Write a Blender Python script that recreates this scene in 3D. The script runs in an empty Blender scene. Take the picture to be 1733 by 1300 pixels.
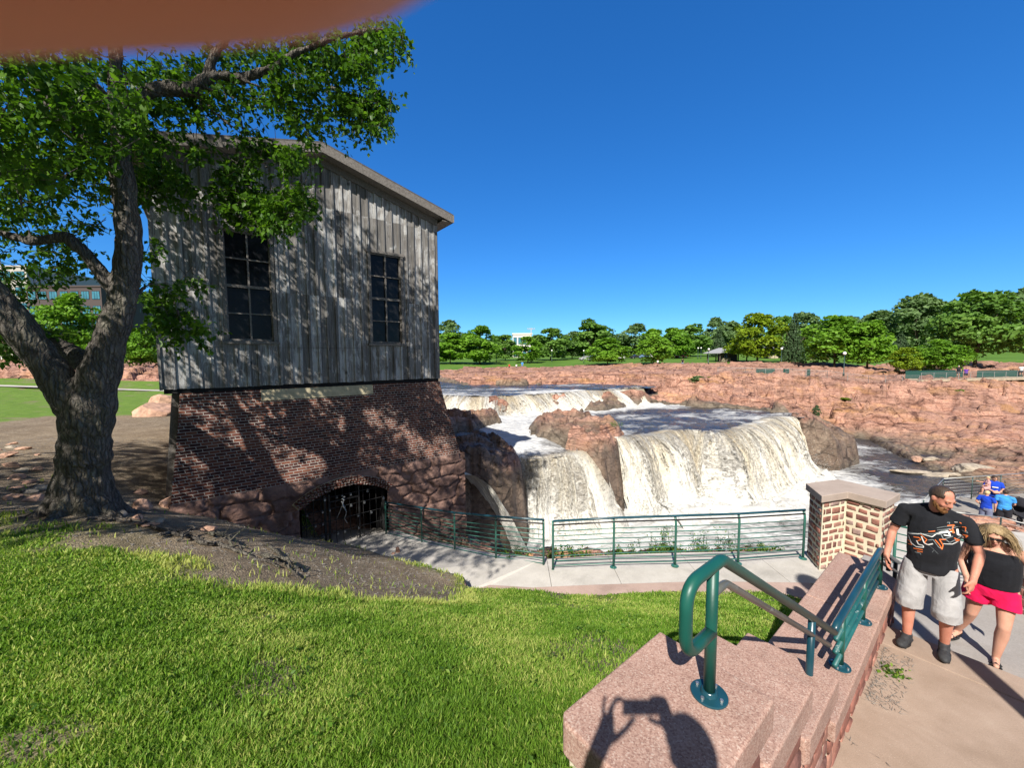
import bpy, bmesh, math, random
import numpy as np
from mathutils import Vector, Matrix, Euler
from mathutils.bvhtree import BVHTree
random.seed(7); RNG=np.random.default_rng(11)
R=math.radians
SC=bpy.context.scene; COL=SC.collection
# ------------------------------------------------------------ camera model (camera at the origin, y forward, z up)
F=651.0; CX=866.5; CY=650.0; TH=R(4.0); RO=R(0.35)
def ray(u,v):
    x=(u-CX)/F; y=(CY-v)/F
    c,s=math.cos(RO),math.sin(RO); x,y=x*c+y*s,-x*s+y*c
    return Vector((x,math.cos(TH)+y*math.sin(TH),-math.sin(TH)+y*math.cos(TH)))
def aty(u,v,Y): r=ray(u,v); return r*(Y/r.y)
def atz(u,v,z): r=ray(u,v); return r*(z/r.z)
def pxn(P):
    P=np.asarray(P,float); X,Y,Z=P[...,0],P[...,1],P[...,2]
    d=Y*math.cos(TH)-Z*math.sin(TH); h=Y*math.sin(TH)+Z*math.cos(TH)
    dd=np.where(d>0.05,d,0.05); x=X/dd; y=h/dd
    c,s=math.cos(RO),math.sin(RO); x,y=x*c-y*s,x*s+y*c
    return CX+F*x,CY-F*y,d
SUN=Vector((-0.31,-1.0,.97)).normalized()        # towards the sun
# ------------------------------------------------------------ objects
def tag(o,label=None,cat=None,group=None,kind=None):
    if label: o['label']=label
    if cat: o['category']=cat
    if group: o['group']=group
    if kind: o['kind']=kind
    return o
def empty(name,loc=(0,0,0),rz=0.0,label=None,cat=None,group=None):
    o=bpy.data.objects.new(name,None); COL.objects.link(o); o.location=loc; o.rotation_euler=(0,0,rz)
    o.empty_display_size=0.1
    return tag(o,label,cat,group)
def link(name,me,mat=None,parent=None,smooth=False):
    if mat is not None:
        for m in (mat if isinstance(mat,(list,tuple)) else [mat]): me.materials.append(m)
    if smooth:
        me.polygons.foreach_set('use_smooth',[True]*len(me.polygons))
    o=bpy.data.objects.new(name,me); COL.objects.link(o)
    if parent is not None: o.parent=parent
    return o
def meshnp(name,V,Fa,mat=None,parent=None,smooth=False,attrs=None,uv=None):
    V=np.asarray(V,np.float32); Fa=np.asarray(Fa,np.int32); k=Fa.shape[1]
    me=bpy.data.meshes.new(name); me.vertices.add(len(V)); me.vertices.foreach_set('co',V.ravel())
    me.loops.add(Fa.size); me.loops.foreach_set('vertex_index',Fa.ravel())
    me.polygons.add(len(Fa)); me.polygons.foreach_set('loop_start',np.arange(0,Fa.size,k,dtype=np.int32))
    me.update(calc_edges=True)
    for n,a in (attrs or {}).items():
        at=me.attributes.new(n,'FLOAT','POINT'); at.data.foreach_set('value',np.asarray(a,np.float32))
    if uv is not None:
        l=me.uv_layers.new(name='UVMap'); l.data.foreach_set('uv',np.asarray(uv,np.float32)[Fa.ravel()].ravel())
    return link(name,me,mat,parent,smooth)
def children(o): return [c for c in bpy.data.objects if c.parent==o]
def copy_tree(o,parent=None):
    c=o.copy(); COL.objects.link(c)
    if parent is not None: c.parent=parent
    for ch in list(o.children): copy_tree(ch,c)
    return c
class MB:
    def __init__(s): s.v=[]; s.f=[]
    def add(s,vs,fs):
        b=len(s.v); s.v+=[Vector(p) for p in vs]; s.f+=[tuple(b+i for i in f) for f in fs]; return s
    def box(s,c,d,M=None):
        x,y,z=[q/2 for q in d]; c=Vector(c)
        vs=[Vector((a*x,b*y,e*z)) for a in (-1,1) for b in (-1,1) for e in (-1,1)]
        if M is not None: vs=[M@p for p in vs]
        return s.add([c+p for p in vs],[(0,1,3,2),(4,6,7,5),(0,4,5,1),(2,3,7,6),(0,2,6,4),(1,5,7,3)])
    def prism(s,poly,z0,z1):
        n=len(poly); vs=[(p[0],p[1],z0) for p in poly]+[(p[0],p[1],z1) for p in poly]
        a=sum(poly[i][0]*poly[(i+1)%n][1]-poly[(i+1)%n][0]*poly[i][1] for i in range(n))
        idx=list(range(n)) if a>0 else list(range(n))[::-1]
        fs=[tuple(idx[::-1]),tuple(n+i for i in idx)]
        for k in range(n):
            i,j=idx[k],idx[(k+1)%n]; fs.append((i,j,n+j,n+i))
        return s.add(vs,fs)
    def tube(s,pts,rad,n=8,cap=True,sq=1.0):
        pts=[Vector(p) for p in pts]; m=len(pts)
        if not isinstance(rad,(list,tuple)): rad=[rad]*m
        up=None; vs=[]
        for i,p in enumerate(pts):
            t=(pts[min(i+1,m-1)]-pts[max(i-1,0)])
            if t.length<1e-9: t=Vector((0,0,1))
            t.normalize()
            if up is None:
                up=Vector((0,0,1)) if abs(t.z)<.9 else Vector((1,0,0))
            a=t.cross(up)
            if a.length<1e-6: a=t.cross(Vector((0,1,0.3)))
            a.normalize(); b=a.cross(t).normalized(); up=b
            for k in range(n):
                th=2*math.pi*k/n; vs.append(p+a*(rad[i]*math.cos(th))+b*(rad[i]*sq*math.sin(th)))
        fs=[]
        for i in range(m-1):
            for k in range(n):
                k2=(k+1)%n; fs.append((i*n+k,i*n+k2,(i+1)*n+k2,(i+1)*n+k))
        if cap: fs.append(tuple(range(n))[::-1]); fs.append(tuple((m-1)*n+k for k in range(n)))
        return s.add(vs,fs)
    def ell(s,c,r,M=None,nu=14,nv=9):
        c=Vector(c); vs=[]; fs=[]
        for j in range(nv+1):
            ph=math.pi*j/nv
            for i in range(nu):
                th=2*math.pi*i/nu; p=Vector((r[0]*math.sin(ph)*math.cos(th),r[1]*math.sin(ph)*math.sin(th),r[2]*math.cos(ph)))
                if M is not None: p=M@p
                vs.append(c+p)
        for j in range(nv):
            for i in range(nu):
                i2=(i+1)%nu; fs.append((j*nu+i,(j+1)*nu+i,(j+1)*nu+i2,j*nu+i2))
        return s.add(vs,fs)
    def capsule(s,a,b,ra,rb,n=12,sq=1.0):
        a=Vector(a); b=Vector(b); d=(b-a); L=max(d.length,1e-6); d/=L
        pts=[];rad=[]
        for k in range(5):
            t=math.pi/2*(1-k/4); pts.append(a-d*ra*math.sin(t)); rad.append(max(ra*math.cos(t),.0006))
        for k in range(5):
            t=math.pi/2*k/4; pts.append(b+d*rb*math.sin(t)); rad.append(max(rb*math.cos(t),.0006))
        return s.tube(pts,rad,n,True,sq)
    def mesh(s,name):
        me=bpy.data.meshes.new(name); me.from_pydata([tuple(p) for p in s.v],[],s.f); me.update(); return me
    def build(s,name,mat=None,parent=None,smooth=False,bevel=0,seg=2,angle=None):
        me=s.mesh(name); o=link(name,me,mat,parent,smooth)
        if bevel:
            m=o.modifiers.new('bevel','BEVEL'); m.width=bevel; m.segments=seg; m.limit_method='ANGLE'; m.angle_limit=R(35)
        return o
def bake(o):
    dg=bpy.context.evaluated_depsgraph_get(); e=o.evaluated_get(dg)
    me=bpy.data.meshes.new_from_object(e); old=o.data; o.modifiers.clear(); o.data=me; return o
def remeshed(mb,name,mat,parent,voxel,smooth_it=4,factor=.5):
    o=mb.build(name,mat,parent)
    m=o.modifiers.new('r','REMESH'); m.mode='VOXEL'; m.voxel_size=voxel; m.use_smooth_shade=True
    if smooth_it:
        m=o.modifiers.new('s','SMOOTH'); m.iterations=smooth_it; m.factor=factor
    return bake(o)
# ------------------------------------------------------------ numpy noise
def _hash(ix,iy,iz,seed):
    h=(ix.astype(np.int64)*374761393+iy.astype(np.int64)*668265263+iz.astype(np.int64)*2147483647+seed*974711)&0xffffffff
    h=((h^(h>>13))*1274126177)&0xffffffff; h=((h^(h>>16))*2246822519)&0xffffffff
    return ((h^(h>>15))&0xffffff)/float(0xffffff)
def vnoise(x,y,z=0.0,seed=0):
    x=np.asarray(x,float); y=np.asarray(y,float); z=np.asarray(z,float)+np.zeros_like(x)
    ix,iy,iz=np.floor(x),np.floor(y),np.floor(z); fx,fy,fz=x-ix,y-iy,z-iz
    fx,fy,fz=[t*t*(3-2*t) for t in (fx,fy,fz)]
    def h(a,b,c): return _hash(ix+a,iy+b,iz+c,seed)
    r=0
    for c in (0,1):
        wz=fz if c else 1-fz
        r=r+wz*((h(0,0,c)*(1-fx)+h(1,0,c)*fx)*(1-fy)+(h(0,1,c)*(1-fx)+h(1,1,c)*fx)*fy)
    return r*2-1
def fbm(x,y,z=0.0,seed=0,oct=4,lac=2.0,g=.5):
    a=1;s=0;t=0;f=1
    for o in range(oct):
        s=s+a*vnoise(np.asarray(x)*f,np.asarray(y)*f,np.asarray(z)*f,seed+o*17); t+=a; a*=g; f*=lac
    return s/t
def vcell(x,y,seed=0,jit=.9):
    """nearest jittered cell: id-hash, dx,dy to its centre, edge measure F2-F1"""
    ix,iy=np.floor(x),np.floor(y); z0=np.zeros_like(ix)
    d1=np.full(x.shape,9.0); d2=d1.copy(); hid=np.zeros(x.shape); ox=np.zeros(x.shape); oy=np.zeros(x.shape)
    for a in (-1,0,1):
        for b in (-1,0,1):
            cx=ix+a; cy=iy+b
            px_=cx+.5+jit*(_hash(cx,cy,z0,seed)-.5); py_=cy+.5+jit*(_hash(cx,cy,z0,seed+5)-.5)
            dx=x-px_; dy=y-py_; d=np.maximum(abs(dx),abs(dy))*.94+np.hypot(dx,dy)*.06
            m=d<d1
            d2=np.where(m,d1,np.minimum(d2,d)); d1=np.where(m,d,d1)
            hid=np.where(m,_hash(cx,cy,z0,seed+9),hid); ox=np.where(m,dx,ox); oy=np.where(m,dy,oy)
    return hid,ox,oy,d2-d1
def sstep(a,b,x):
    t=np.clip((x-a)/(b-a),0,1); return t*t*(3-2*t)
def sdpoly(x,y,poly):
    """signed distance (negative inside)"""
    P=np.asarray(poly,float); n=len(P); d=np.full(x.shape,1e9); ins=np.zeros(x.shape,bool)
    for i in range(n):
        ax,ay=P[i]; bx,by=P[(i+1)%n]; ex,ey=bx-ax,by-ay
        t=np.clip(((x-ax)*ex+(y-ay)*ey)/(ex*ex+ey*ey+1e-12),0,1)
        d=np.minimum(d,np.hypot(x-ax-t*ex,y-ay-t*ey))
        c=((ay>y)!=(by>y))&(x<(bx-ax)*(y-ay)/((by-ay) if by!=ay else 1e-12)+ax); ins^=c
    return np.where(ins,-d,d)
def dline(x,y,pl):
    d=np.full(x.shape,1e9)
    for (ax,ay),(bx,by) in zip(pl[:-1],pl[1:]):
        ex,ey=bx-ax,by-ay; t=np.clip(((x-ax)*ex+(y-ay)*ey)/(ex*ex+ey*ey+1e-12),0,1)
        d=np.minimum(d,np.hypot(x-ax-t*ex,y-ay-t*ey))
    return d
# ------------------------------------------------------------ node materials
class NM:
    def __init__(s,name):
        s.m=bpy.data.materials.new(name); s.m.use_nodes=True; s.t=s.m.node_tree; s.t.nodes.clear()
        s.out=s.t.nodes.new('ShaderNodeOutputMaterial')
    def n(s,ty,**kw):
        nd=s.t.nodes.new('ShaderNode'+ty)
        for k,v in kw.items():
            if k in nd.inputs.keys() if isinstance(k,str) else False: s.set(nd,k,v)
            else: setattr(nd,k,v)
        return nd
    def set(s,nd,k,v):
        i=nd.inputs[k]
        if isinstance(v,bpy.types.NodeSocket): s.t.links.new(v,i)
        else: i.default_value=v
    def co(s,kind='Object'): return s.n('TexCoord').outputs[kind]
    def map(s,vec,sc=(1,1,1),loc=(0,0,0),rot=(0,0,0)):
        m=s.n('Mapping'); s.set(m,'Vector',vec); s.set(m,'Scale',sc); s.set(m,'Location',loc); s.set(m,'Rotation',rot); return m.outputs[0]
    def noise(s,vec,scale=5,detail=4,rough=.5,dist=0.0,out='Fac'):
        m=s.n('TexNoise'); s.set(m,'Vector',vec); s.set(m,'Scale',scale); s.set(m,'Detail',detail); s.set(m,'Roughness',rough); s.set(m,'Distortion',dist)
        return m.outputs[0 if out=='Fac' else 1]
    def vor(s,vec,scale=5,feature='F1',out='Distance',rand=1.0):
        m=s.n('TexVoronoi'); m.feature=feature; s.set(m,'Vector',vec); s.set(m,'Scale',scale); s.set(m,'Randomness',rand); return m.outputs[out]
    def ramp(s,fac,stops,interp='LINEAR'):
        m=s.n('ValToRGB'); s.set(m,'Fac',fac); cr=m.color_ramp; cr.interpolation=interp
        while len(cr.elements)<len(stops): cr.elements.new(.5)
        for e,(p,c) in zip(cr.elements,stops):
            e.position=p; e.color=(c if len(c)==4 else (*c,1)) if isinstance(c,(tuple,list)) else (c,c,c,1)
        return m.outputs[0]
    def mix(s,fac,a,b,mode='MIX'):
        m=s.n('MixRGB'); m.blend_type=mode; s.set(m,'Fac',fac)
        for k,v in (('Color1',a),('Color2',b)):
            if isinstance(v,(tuple,list)) and len(v)==3: v=(*v,1)
            s.set(m,k,v)
        return m.outputs[0]
    def math(s,op,a,b=0.0,c=0.0,clamp=False):
        m=s.n('Math'); m.operation=op; m.use_clamp=clamp
        for i,v in enumerate((a,b,c)):
            if isinstance(v,bpy.types.NodeSocket): s.t.links.new(v,m.inputs[i])
            else: m.inputs[i].default_value=v
        return m.outputs[0]
    def sep(s,vec):
        m=s.n('SeparateXYZ'); s.set(m,0,vec); return m.outputs
    def comb(s,x=0.0,y=0.0,z=0.0):
        m=s.n('CombineXYZ')
        for k,v in zip('XYZ',(x,y,z)): s.set(m,k,v)
        return m.outputs[0]
    def attr(s,name):
        m=s.n('Attribute'); m.attribute_name=name; return m.outputs['Fac']
    def bump(s,h,strength=.5,dist=.02,normal=None):
        m=s.n('Bump'); s.set(m,'Strength',strength); s.set(m,'Distance',dist); s.set(m,'Height',h)
        if normal is not None: s.set(m,'Normal',normal)
        return m.outputs[0]
    def bsdf(s,color,rough=.7,metal=0.0,normal=None,spec=.5,**kw):
        b=s.n('BsdfPrincipled')
        if isinstance(color,(tuple,list)) and len(color)==3: color=(*color,1)
        s.set(b,'Base Color',color); s.set(b,'Roughness',rough); s.set(b,'Metallic',metal); s.set(b,'Specular IOR Level',spec)
        if normal is not None: s.set(b,'Normal',normal)
        for k,v in kw.items(): s.set(b,k,v)
        return b.outputs[0]
    def done(s,sh): s.t.links.new(sh,s.out.inputs['Surface']); return s.m
def plain(name,col,rough=.6,metal=0.0,var=.12,scale=8,bump=.15,bd=.004):
    k=NM(name); c=k.co(); f=k.noise(c,scale,5,.6)
    lo=tuple(x*(1-var) for x in col); hi=tuple(min(1,x*(1+var)) for x in col)
    return k.done(k.bsdf(k.ramp(f,[(.3,lo),(.7,hi)]),rough,metal,k.bump(k.noise(c,scale*6,3),bump,bd)))
# ============================================================ TERRAIN
AX=Vector((.78,.625,0)).normalized(); NX=Vector((-AX.y,AX.x,0))      # axis of the stair wall, and its left normal
def wl(a,n,z=0): p=AX*a+NX*n; return Vector((p.x,p.y,z))
CP=np.array([
 # near lawn
 (-1.5,-2,-1.6),(0.1,-.4,-1.72),(-1.2,.2,-1.72),(-3,-1.5,-1.65),(-7,-2,-1.7),(0.1,1.4,-1.8),(-1.2,1.3,-1.82),(-2.2,2,-2.0),
 (.75,2.35,-2.1),(1.4,2.9,-2.38),(1.9,3.35,-2.65),(2.6,4.0,-2.95),(3.6,4.9,-3.4),(4.3,5.7,-3.85),(5.2,6.4,-4.25),
 (-.2,3.5,-2.7),(-1,5,-3.4),(1.5,5,-3.45),(-1.0,6.85,-4.3),(1.4,6.5,-4.3),(3.8,6.6,-4.32),(-2.6,6.6,-3.82),
 (-3,3.5,-2.42),(-4,5,-2.75),(-5.5,4,-2.4),(-6.9,6.1,-2.5),(-9,4,-2.15),(-12,8,-2.3),(-10,6.5,-2.45),(-14,2,-2.0),
 (-4.4,7.0,-3.38),(-7.4,8.6,-3.65),(-6.2,7.6,-3.2),(-5.2,8.6,-4.1),(-3.2,8.3,-4.45),(-6.6,10.3,-4.9),(-5.3,9.9,-4.85),(-1.1,7.3,-4.3),
 # left field
 (-9.6,10.5,-2.9),(-12,14,-2.75),(-16,12,-2.6),(-20,18,-2.7),(-30,25,-2.7),(-30,10,-2.5),(-40,33,-2.5),(-14,22,-2.9),(-20,30,-2.75),
 (-45,44,-1.6),(-60,50,-.9),(-42,58,-1.0),(-30,50,-1.9),(-28,70,-1.2),(-60,80,-.4),(-90,70,-.2),
 # ground behind the railing and down to the lower deck
 (.8,8.7,-4.85),(3,8.7,-4.8),(6.3,8.9,-4.85),(-2,10.9,-5.4),(-4,12.6,-5.8),(8.5,9.2,-5.6),(8,7,-5.0),(13,11,-6.9),(19,14,-7.0),(17,17,-7.6),(26,15,-7.2),(40,16,-7.5),
 (13,5,-5.4),(25,6,-6.5),(60,20,-7.4),
 # right bank of the pool
 (23,20.5,-8.9),(27.7,23,-9.0),(33.7,25.4,-9.1),(33,28,-9.05),(34.5,31,-9.0),(36.3,35,-8.9),(39.4,41,-8.7),(37.5,45,-8.0),(33,44,-7.6),
 (40,30,-8.5),(47,36,-7.7),(45,43,-7.4),(56,38,-7.6),(62,30,-8.2),(80,40,-7.6),
 (33,48,-6.9),(40,49,-7.0),(47,49.3,-7.1),(56,49.5,-7.2),(68,50,-7.2),(85,51,-7.2),
 (39,51.2,-5.6),(47,51.7,-5.5),(56,51.9,-5.5),(68,52.4,-5.5),
 (33,51,-4.3),(40,53,-4.0),(47,54,-3.85),(56,54.3,-3.85),(68,55,-3.85),(90,56,-3.8),
 (24,34.5,-4.85),(22,37.5,-4.7),(18,41,-4.3),(20,44,-3.8),(26,42,-4.6),(25,47,-3.5),(30,50,-3.5),(22,53,-3.1),(16.5,46,-3.4),(30,40,-5.6),
 # rock flats behind the river
 (1,49.5,-3.3),(10,51,-3.2),(-6,50,-3.3),(20,60,-2.8),(5,65,-2.8),(-5,75,-2.8),(30,65,-2.9),(45,62,-3.5),(60,63,-3.5),(80,66,-3.4),(-14,80,-2.9),
 # park
 (-5,96,-2.7),(10,98,-2.6),(-25,95,-2.2),(0,125,-1.5),(30,125,-1.3),(60,125,-1.1),(30,90,-2.3),(60,88,-1.9),(90,90,-1.5),(130,95,-.9),
 (0,160,-.7),(80,160,.2),(150,140,1.0),(0,300,.5),(180,190,3),(260,250,7),(150,260,5),(60,300,2),(-100,200,.5),(-100,320,1.5),(200,100,1),
 # river bed edges
 (-6,24,-4.3),(-9,31,-3.9),(-5,17,-5.0),(-3.4,15,-6.0),(-12,37,-3.4),(-25,40,-3.0),(-20,62,-3.2),(-30,62,-2.4)],float)
def _rbf():
    P=CP[:,:2]; D=np.hypot(P[:,None,0]-P[None,:,0],P[:,None,1]-P[None,:,1]); n=len(P)
    A=np.zeros((n+3,n+3)); A[:n,:n]=D-np.eye(n)*.02; A[:n,n]=1; A[:n,n+1:]=P; A[n,:n]=1; A[n+1:,:n]=P.T
    return np.linalg.solve(A,np.r_[CP[:,2],0,0,0])
RW=_rbf()
def S0(x,y):
    x=np.asarray(x,float); y=np.asarray(y,float); r=RW[-3]+RW[-2]*x+RW[-1]*y
    for (a,b,_),w in zip(CP,RW[:-3]): r=r+w*np.hypot(x-a,y-b)
    return r
LIP2=[(.0,20.6),(1.0,20.4),(2.1,20.4),(3.0,20.75),(3.7,21.4),(4.0,22.1)]
LIPM=[(6.2,23.3),(7.4,24.0),(8.6,24.4),(10.6,25.7),(12.2,25.7),(13.2,25.0),(15.1,25.7),(17.4,27.6),(19.6,29.6),(21.6,31.2),(23.3,31.7)]
UPL=[(-8,35.5),(-6.1,35),(-3.6,34.6),(-.3,34.7),(2.2,36.4),(4.6,37.6),(8,39.8),(11.5,41.3),(14.6,42.4)]
UPB=[(-8.5,33),(-6.3,32.6),(-3.4,32.1),(-.8,32.6),(2.2,34.4),(4.8,35.8),(8.2,37.9),(11.8,39.6),(15.2,40.7)]
MID=LIP2+[(4.9,22.9)]+LIPM+[(23.9,32.6),(22.8,35),(19,37.3)]+UPB[::-1]+[(-9,31),(-6,26),(-4,22.8),(-3.6,20.3),(-2.3,21.2),(-.5,21.2),(-.1,20.8)]
UPP=UPL+[(16.1,44),(13,47.2),(10,49),(1,48.2),(-5.7,48.6),(-11,58),(-14,68),(-30,72),(-32,50),(-14,38),(-9,35)]
POOL=[(-4.0,14.2),(-2.2,12.5),(.2,9.9),(2,9.6),(7,9.7),(9,10.6),(13.5,14.5),(17,18.3),(22,21.3),(27.7,23.4),(33.5,25.5),(32.6,28),(34,31),(35.8,35),(39,41.2),(37,44),(34,44.5),(31.5,40),(30.2,36),(29.4,32.6),(25.5,30.4),(23.5,30.7),(23.4,31.6)]+LIPM[::-1]+[(5.9,21.9),(5.1,21.3),(4.5,21.6)]+LIP2[::-1]+[(.35,19.6),(.3,18.6),(-.3,17.9),(-1.2,17.1),(-2.4,16.7),(-3.7,16.0)]
R0P=[(-6.0,24.3),(-5.4,27),(-3.6,29.4),(-1.2,29.8),(-.9,28.9),(-2.3,27.2),(-3.1,25.2),(-3.9,23.8)]
R1P=[(-3.2,17.0),(-3.5,19.6),(-2.2,20.9),(-.4,20.7),(.25,19.7),(.25,18.8),(-.3,18.0),(-1.2,17.2),(-2.4,16.8)]
R2P=[(1.4,27.6),(1.35,23.8),(2.3,22.9),(3.5,22.1),(4.2,20.9),(5.0,20.9),(5.8,21.7),(6.3,23.3),(7.2,24.7),(6.9,26.5),(5.2,28.9),(3,29.2)]
R3P=[(23.3,33.5),(23.2,31.4),(23.6,30.6),(25.2,30.3),(27.6,31.5),(28.4,33.4),(26.5,35.6),(24,35.6)]
R4P=[(6.2,34.6),(8.6,35.6),(11.4,37.9),(10.2,38.4),(7.6,37.2)]
R5P=[(11,40.6),(13,41.4),(14.5,40.9),(13.2,39.6)]
WALLP=[(.30,1.12),(5.05,4.93),(5.45,4.45),(.75,.75)]
WALKP=[(-1.0,7.35),(-5.25,10.35),(-6.6,11.9),(-4,12.6),(.7,8.3),(6.6,8.4),(7.6,7.2),(5.4,6.9),(1.4,6.75),(-.9,6.95)]
LAND=[tuple(wl(a,n)[:2]) for a,n in ((-3,1.0),(.2,.9),(6.5,.9),(8.4,1.3),(8.6,-5.5),(-4,-5.5))]
LAWN=[(.35,-4),(.2,1.2),(4.7,4.9),(5.2,6.3),(4.6,6.85),(1.4,6.8),(-.9,6.95),(-1.0,7.5),(-5.3,10.6),(-6.9,12.2),(-9,13.5),(-13,19),(-22,32),(-32,40),(-48,38),(-70,30),(-70,-4)]
def H(x,y,detail=True):
    x=np.asarray(x,float); y=np.asarray(y,float); r=np.hypot(x,y)
    z=S0(x,y)
    lawn=sdpoly(x,y,LAWN); park=sstep(96,106,y+fbm(x/9,y/9,0,3)*6+np.where(x<-12,16,0)-np.clip(x-35,0,40)*-.42)
    park=np.where(x<-16,sstep(72,80,y),park)
    rock=sstep(.0,1.2,lawn)*(1-park)
    near=1-sstep(1.0,2.0,np.minimum(lawn,9))      # no big blocks right at the lawn
    wob=fbm(x/1.6,y/1.6,0,21,3)*.55
    du=sdpoly(x,y,UPP); dm=sdpoly(x,y,MID); dp=sdpoly(x,y,POOL)
    # terraces on the right hand cliff
    cl=sstep(27,33,x)*sstep(42,46,y)*(1-sstep(56,60,y))
    t=z/1.05+fbm(x/9,y/5,0,51)*.5; tt=(np.floor(t)+sstep(.40,.60,t-np.floor(t)))-fbm(x/9,y/5,0,51)*.5
    z=z+(tt*1.05-z)*cl*.9
    st=sstep(11,16,x)*sstep(36,41,y)*(1-sstep(70,85,y))+.6*sstep(30,36,x)*(1-sstep(40,46,y))*sstep(24,27,y); st=np.clip(st,0,1); q=z/.42+fbm(x/6,y/3.5,0,53,3)*1.1; qq=np.floor(q)+sstep(.35,.65,q-np.floor(q)); z=z+((qq-fbm(x/6,y/3.5,0,53,3)*1.1)*.42-z)*st*.85
    if detail:
        a=R(33); u=x*math.cos(a)+y*math.sin(a); v=-x*math.sin(a)+y*math.cos(a)
        wx=fbm(u/3,v/3,0,31,3)*.6; wy=fbm(u/3,v/3,0,32,3)*.6
        far=1+sstep(25,60,r)*.5
        b=0
        for sc,am,sd_ in ((5.2,1.0,1),(2.1,.62,2),(.8,.24,3),(.30,.08,4)):
            h,ox,oy,e=vcell(u/sc/1.3+wx,v/sc+wy,sd_)
            tl=_hash(np.floor(h*9973),np.floor(h*7919),np.zeros_like(h),6)-.5
            b=b+am*(h-.5)+am*.8*tl*(ox+.6*oy)-am*.16*(1-sstep(0,.08,e))
        amp=1.0-.35*sstep(12,34,x)*(1-sstep(45,48,y)); amp=amp*(.35+.65*sstep(0,2.5,np.minimum(np.abs(dp),12)))
        flat=1-.55*sstep(49,56,y)*(1-sstep(26,34,x))-.3*sstep(54.5,57,y)*sstep(26,34,x)
        z=z+b*rock*amp*flat*far*.95
        z=z+np.where(lawn<0,fbm(x/1.3,y/1.3,0,71,4)*.045+fbm(x/.3,y/.3,0,72,2)*.012,0)
    def carve(z,d,bed,w0,w1): 
        k=sstep(w0,w1,d); return z+(bed-z)*k
    z=carve(z,du+wob*.6,-4.15,.2,-1.1)
    z=carve(z,dm+wob*.35,-5.6,.15,-.9)
    z=carve(z,dp+wob*.25,-10.6,.10,-.85)
    # rock spines that stand in the river
    def rise(z,poly,top,w=.55):
        d=sdpoly(x,y,poly)
        if detail:
            h,ox,oy,e=vcell(x/1.3+y*.2,y/.9,8); h2,ox2,oy2,e2=vcell(x/.45,y/.5,9)
            d=d+(h-.5)*.55+(h2-.5)*.18+wob*.3; top=top+(h-.5)*.55+ox*.3*(h-.4)+(h2-.5)*.16-.12*(1-sstep(0,.1,e))
        k=sstep(w,-w*.7,d); return np.maximum(z,z+(top-z)*k)
    z=rise(z,R0P,-4.05+.35*sstep(27,24,y)); z=rise(z,R1P,-3.95-.75*sstep(-2.0,.3,x))
    z=rise(z,R2P,-5.45+1.05*sstep(20.2,22.4,y)+.25*sstep(22.4,27,y),.7); z=rise(z,R3P,-5.1-2.9*sstep(24.2,28.2,x),.8)
    z=rise(z,R4P,-4.35,.5); z=rise(z,R5P,-3.6,.5)
    for P_,t_ in (([(-2.6,34.6),(-1.1,34.9),(-.7,33.7),(-2.1,33.2)],-3.55),([(3.0,37.2),(5.2,38.0),(5.6,36.8),(3.9,35.9)],-3.65),([(9.0,40.0),(10.4,40.6),(10.6,39.4),(9.4,38.9)],-3.7),([(-6.4,34.6),(-5.4,34.8),(-5.2,33.6),(-6.2,33.4)],-3.8)): z=rise(z,P_,t_,.5)
    if detail:
        m=(dp<1.2)&(dp>-2.5)|(dm<0)&(z>-5.2)
        z=z+np.where(m,fbm(x/.5,y/.5,z/.6,91,3)*.34,0)
    # keep the ground clear below slabs that lie on it
    for P_,zz in ((WALLP,.5),(WALKP,.38),):
        z=z-zz*sstep(.0,-.12,sdpoly(x,y,P_)+.02)
    zl=np.where(x*AX.x+y*AX.y>2.6,-3.35,-1.75-.36*np.clip(x*AX.x+y*AX.y,0,4.4))-.25; zl=np.where(x*AX.x+y*AX.y>5.9,-3.7,zl)
    kk=sstep(.0,-.25,sdpoly(x,y,LAND)); z=z+(np.minimum(z,zl)-z)*kk
    return z
def hz(x,y): return float(H(np.array([x]),np.array([y]),False)[0])
def gnd(u,v,t0=.8,t1=60):
    d=np.array(ray(u,v)); t=np.geomspace(t0,t1,1500); P=t[:,None]*d[None]
    g=np.nonzero(P[:,2]<H(P[:,0],P[:,1],False))[0]
    return Vector(P[g[0]]) if len(g) else None
DIRTP=[gnd(*q) for q in [(2,905),(120,893),(205,915),(235,935),(330,985),(420,1000),(520,1010),(650,1022),(800,1025)]]
DIRTP=[(p.x,p.y) for p in DIRTP]+[(-.9,7.0),(-1,7.5),(-5.3,10.6),(-8,12.4),(-9.8,15),(-11.5,17.5),(-16,18.5),(-22,18),(-22,12)]
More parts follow.
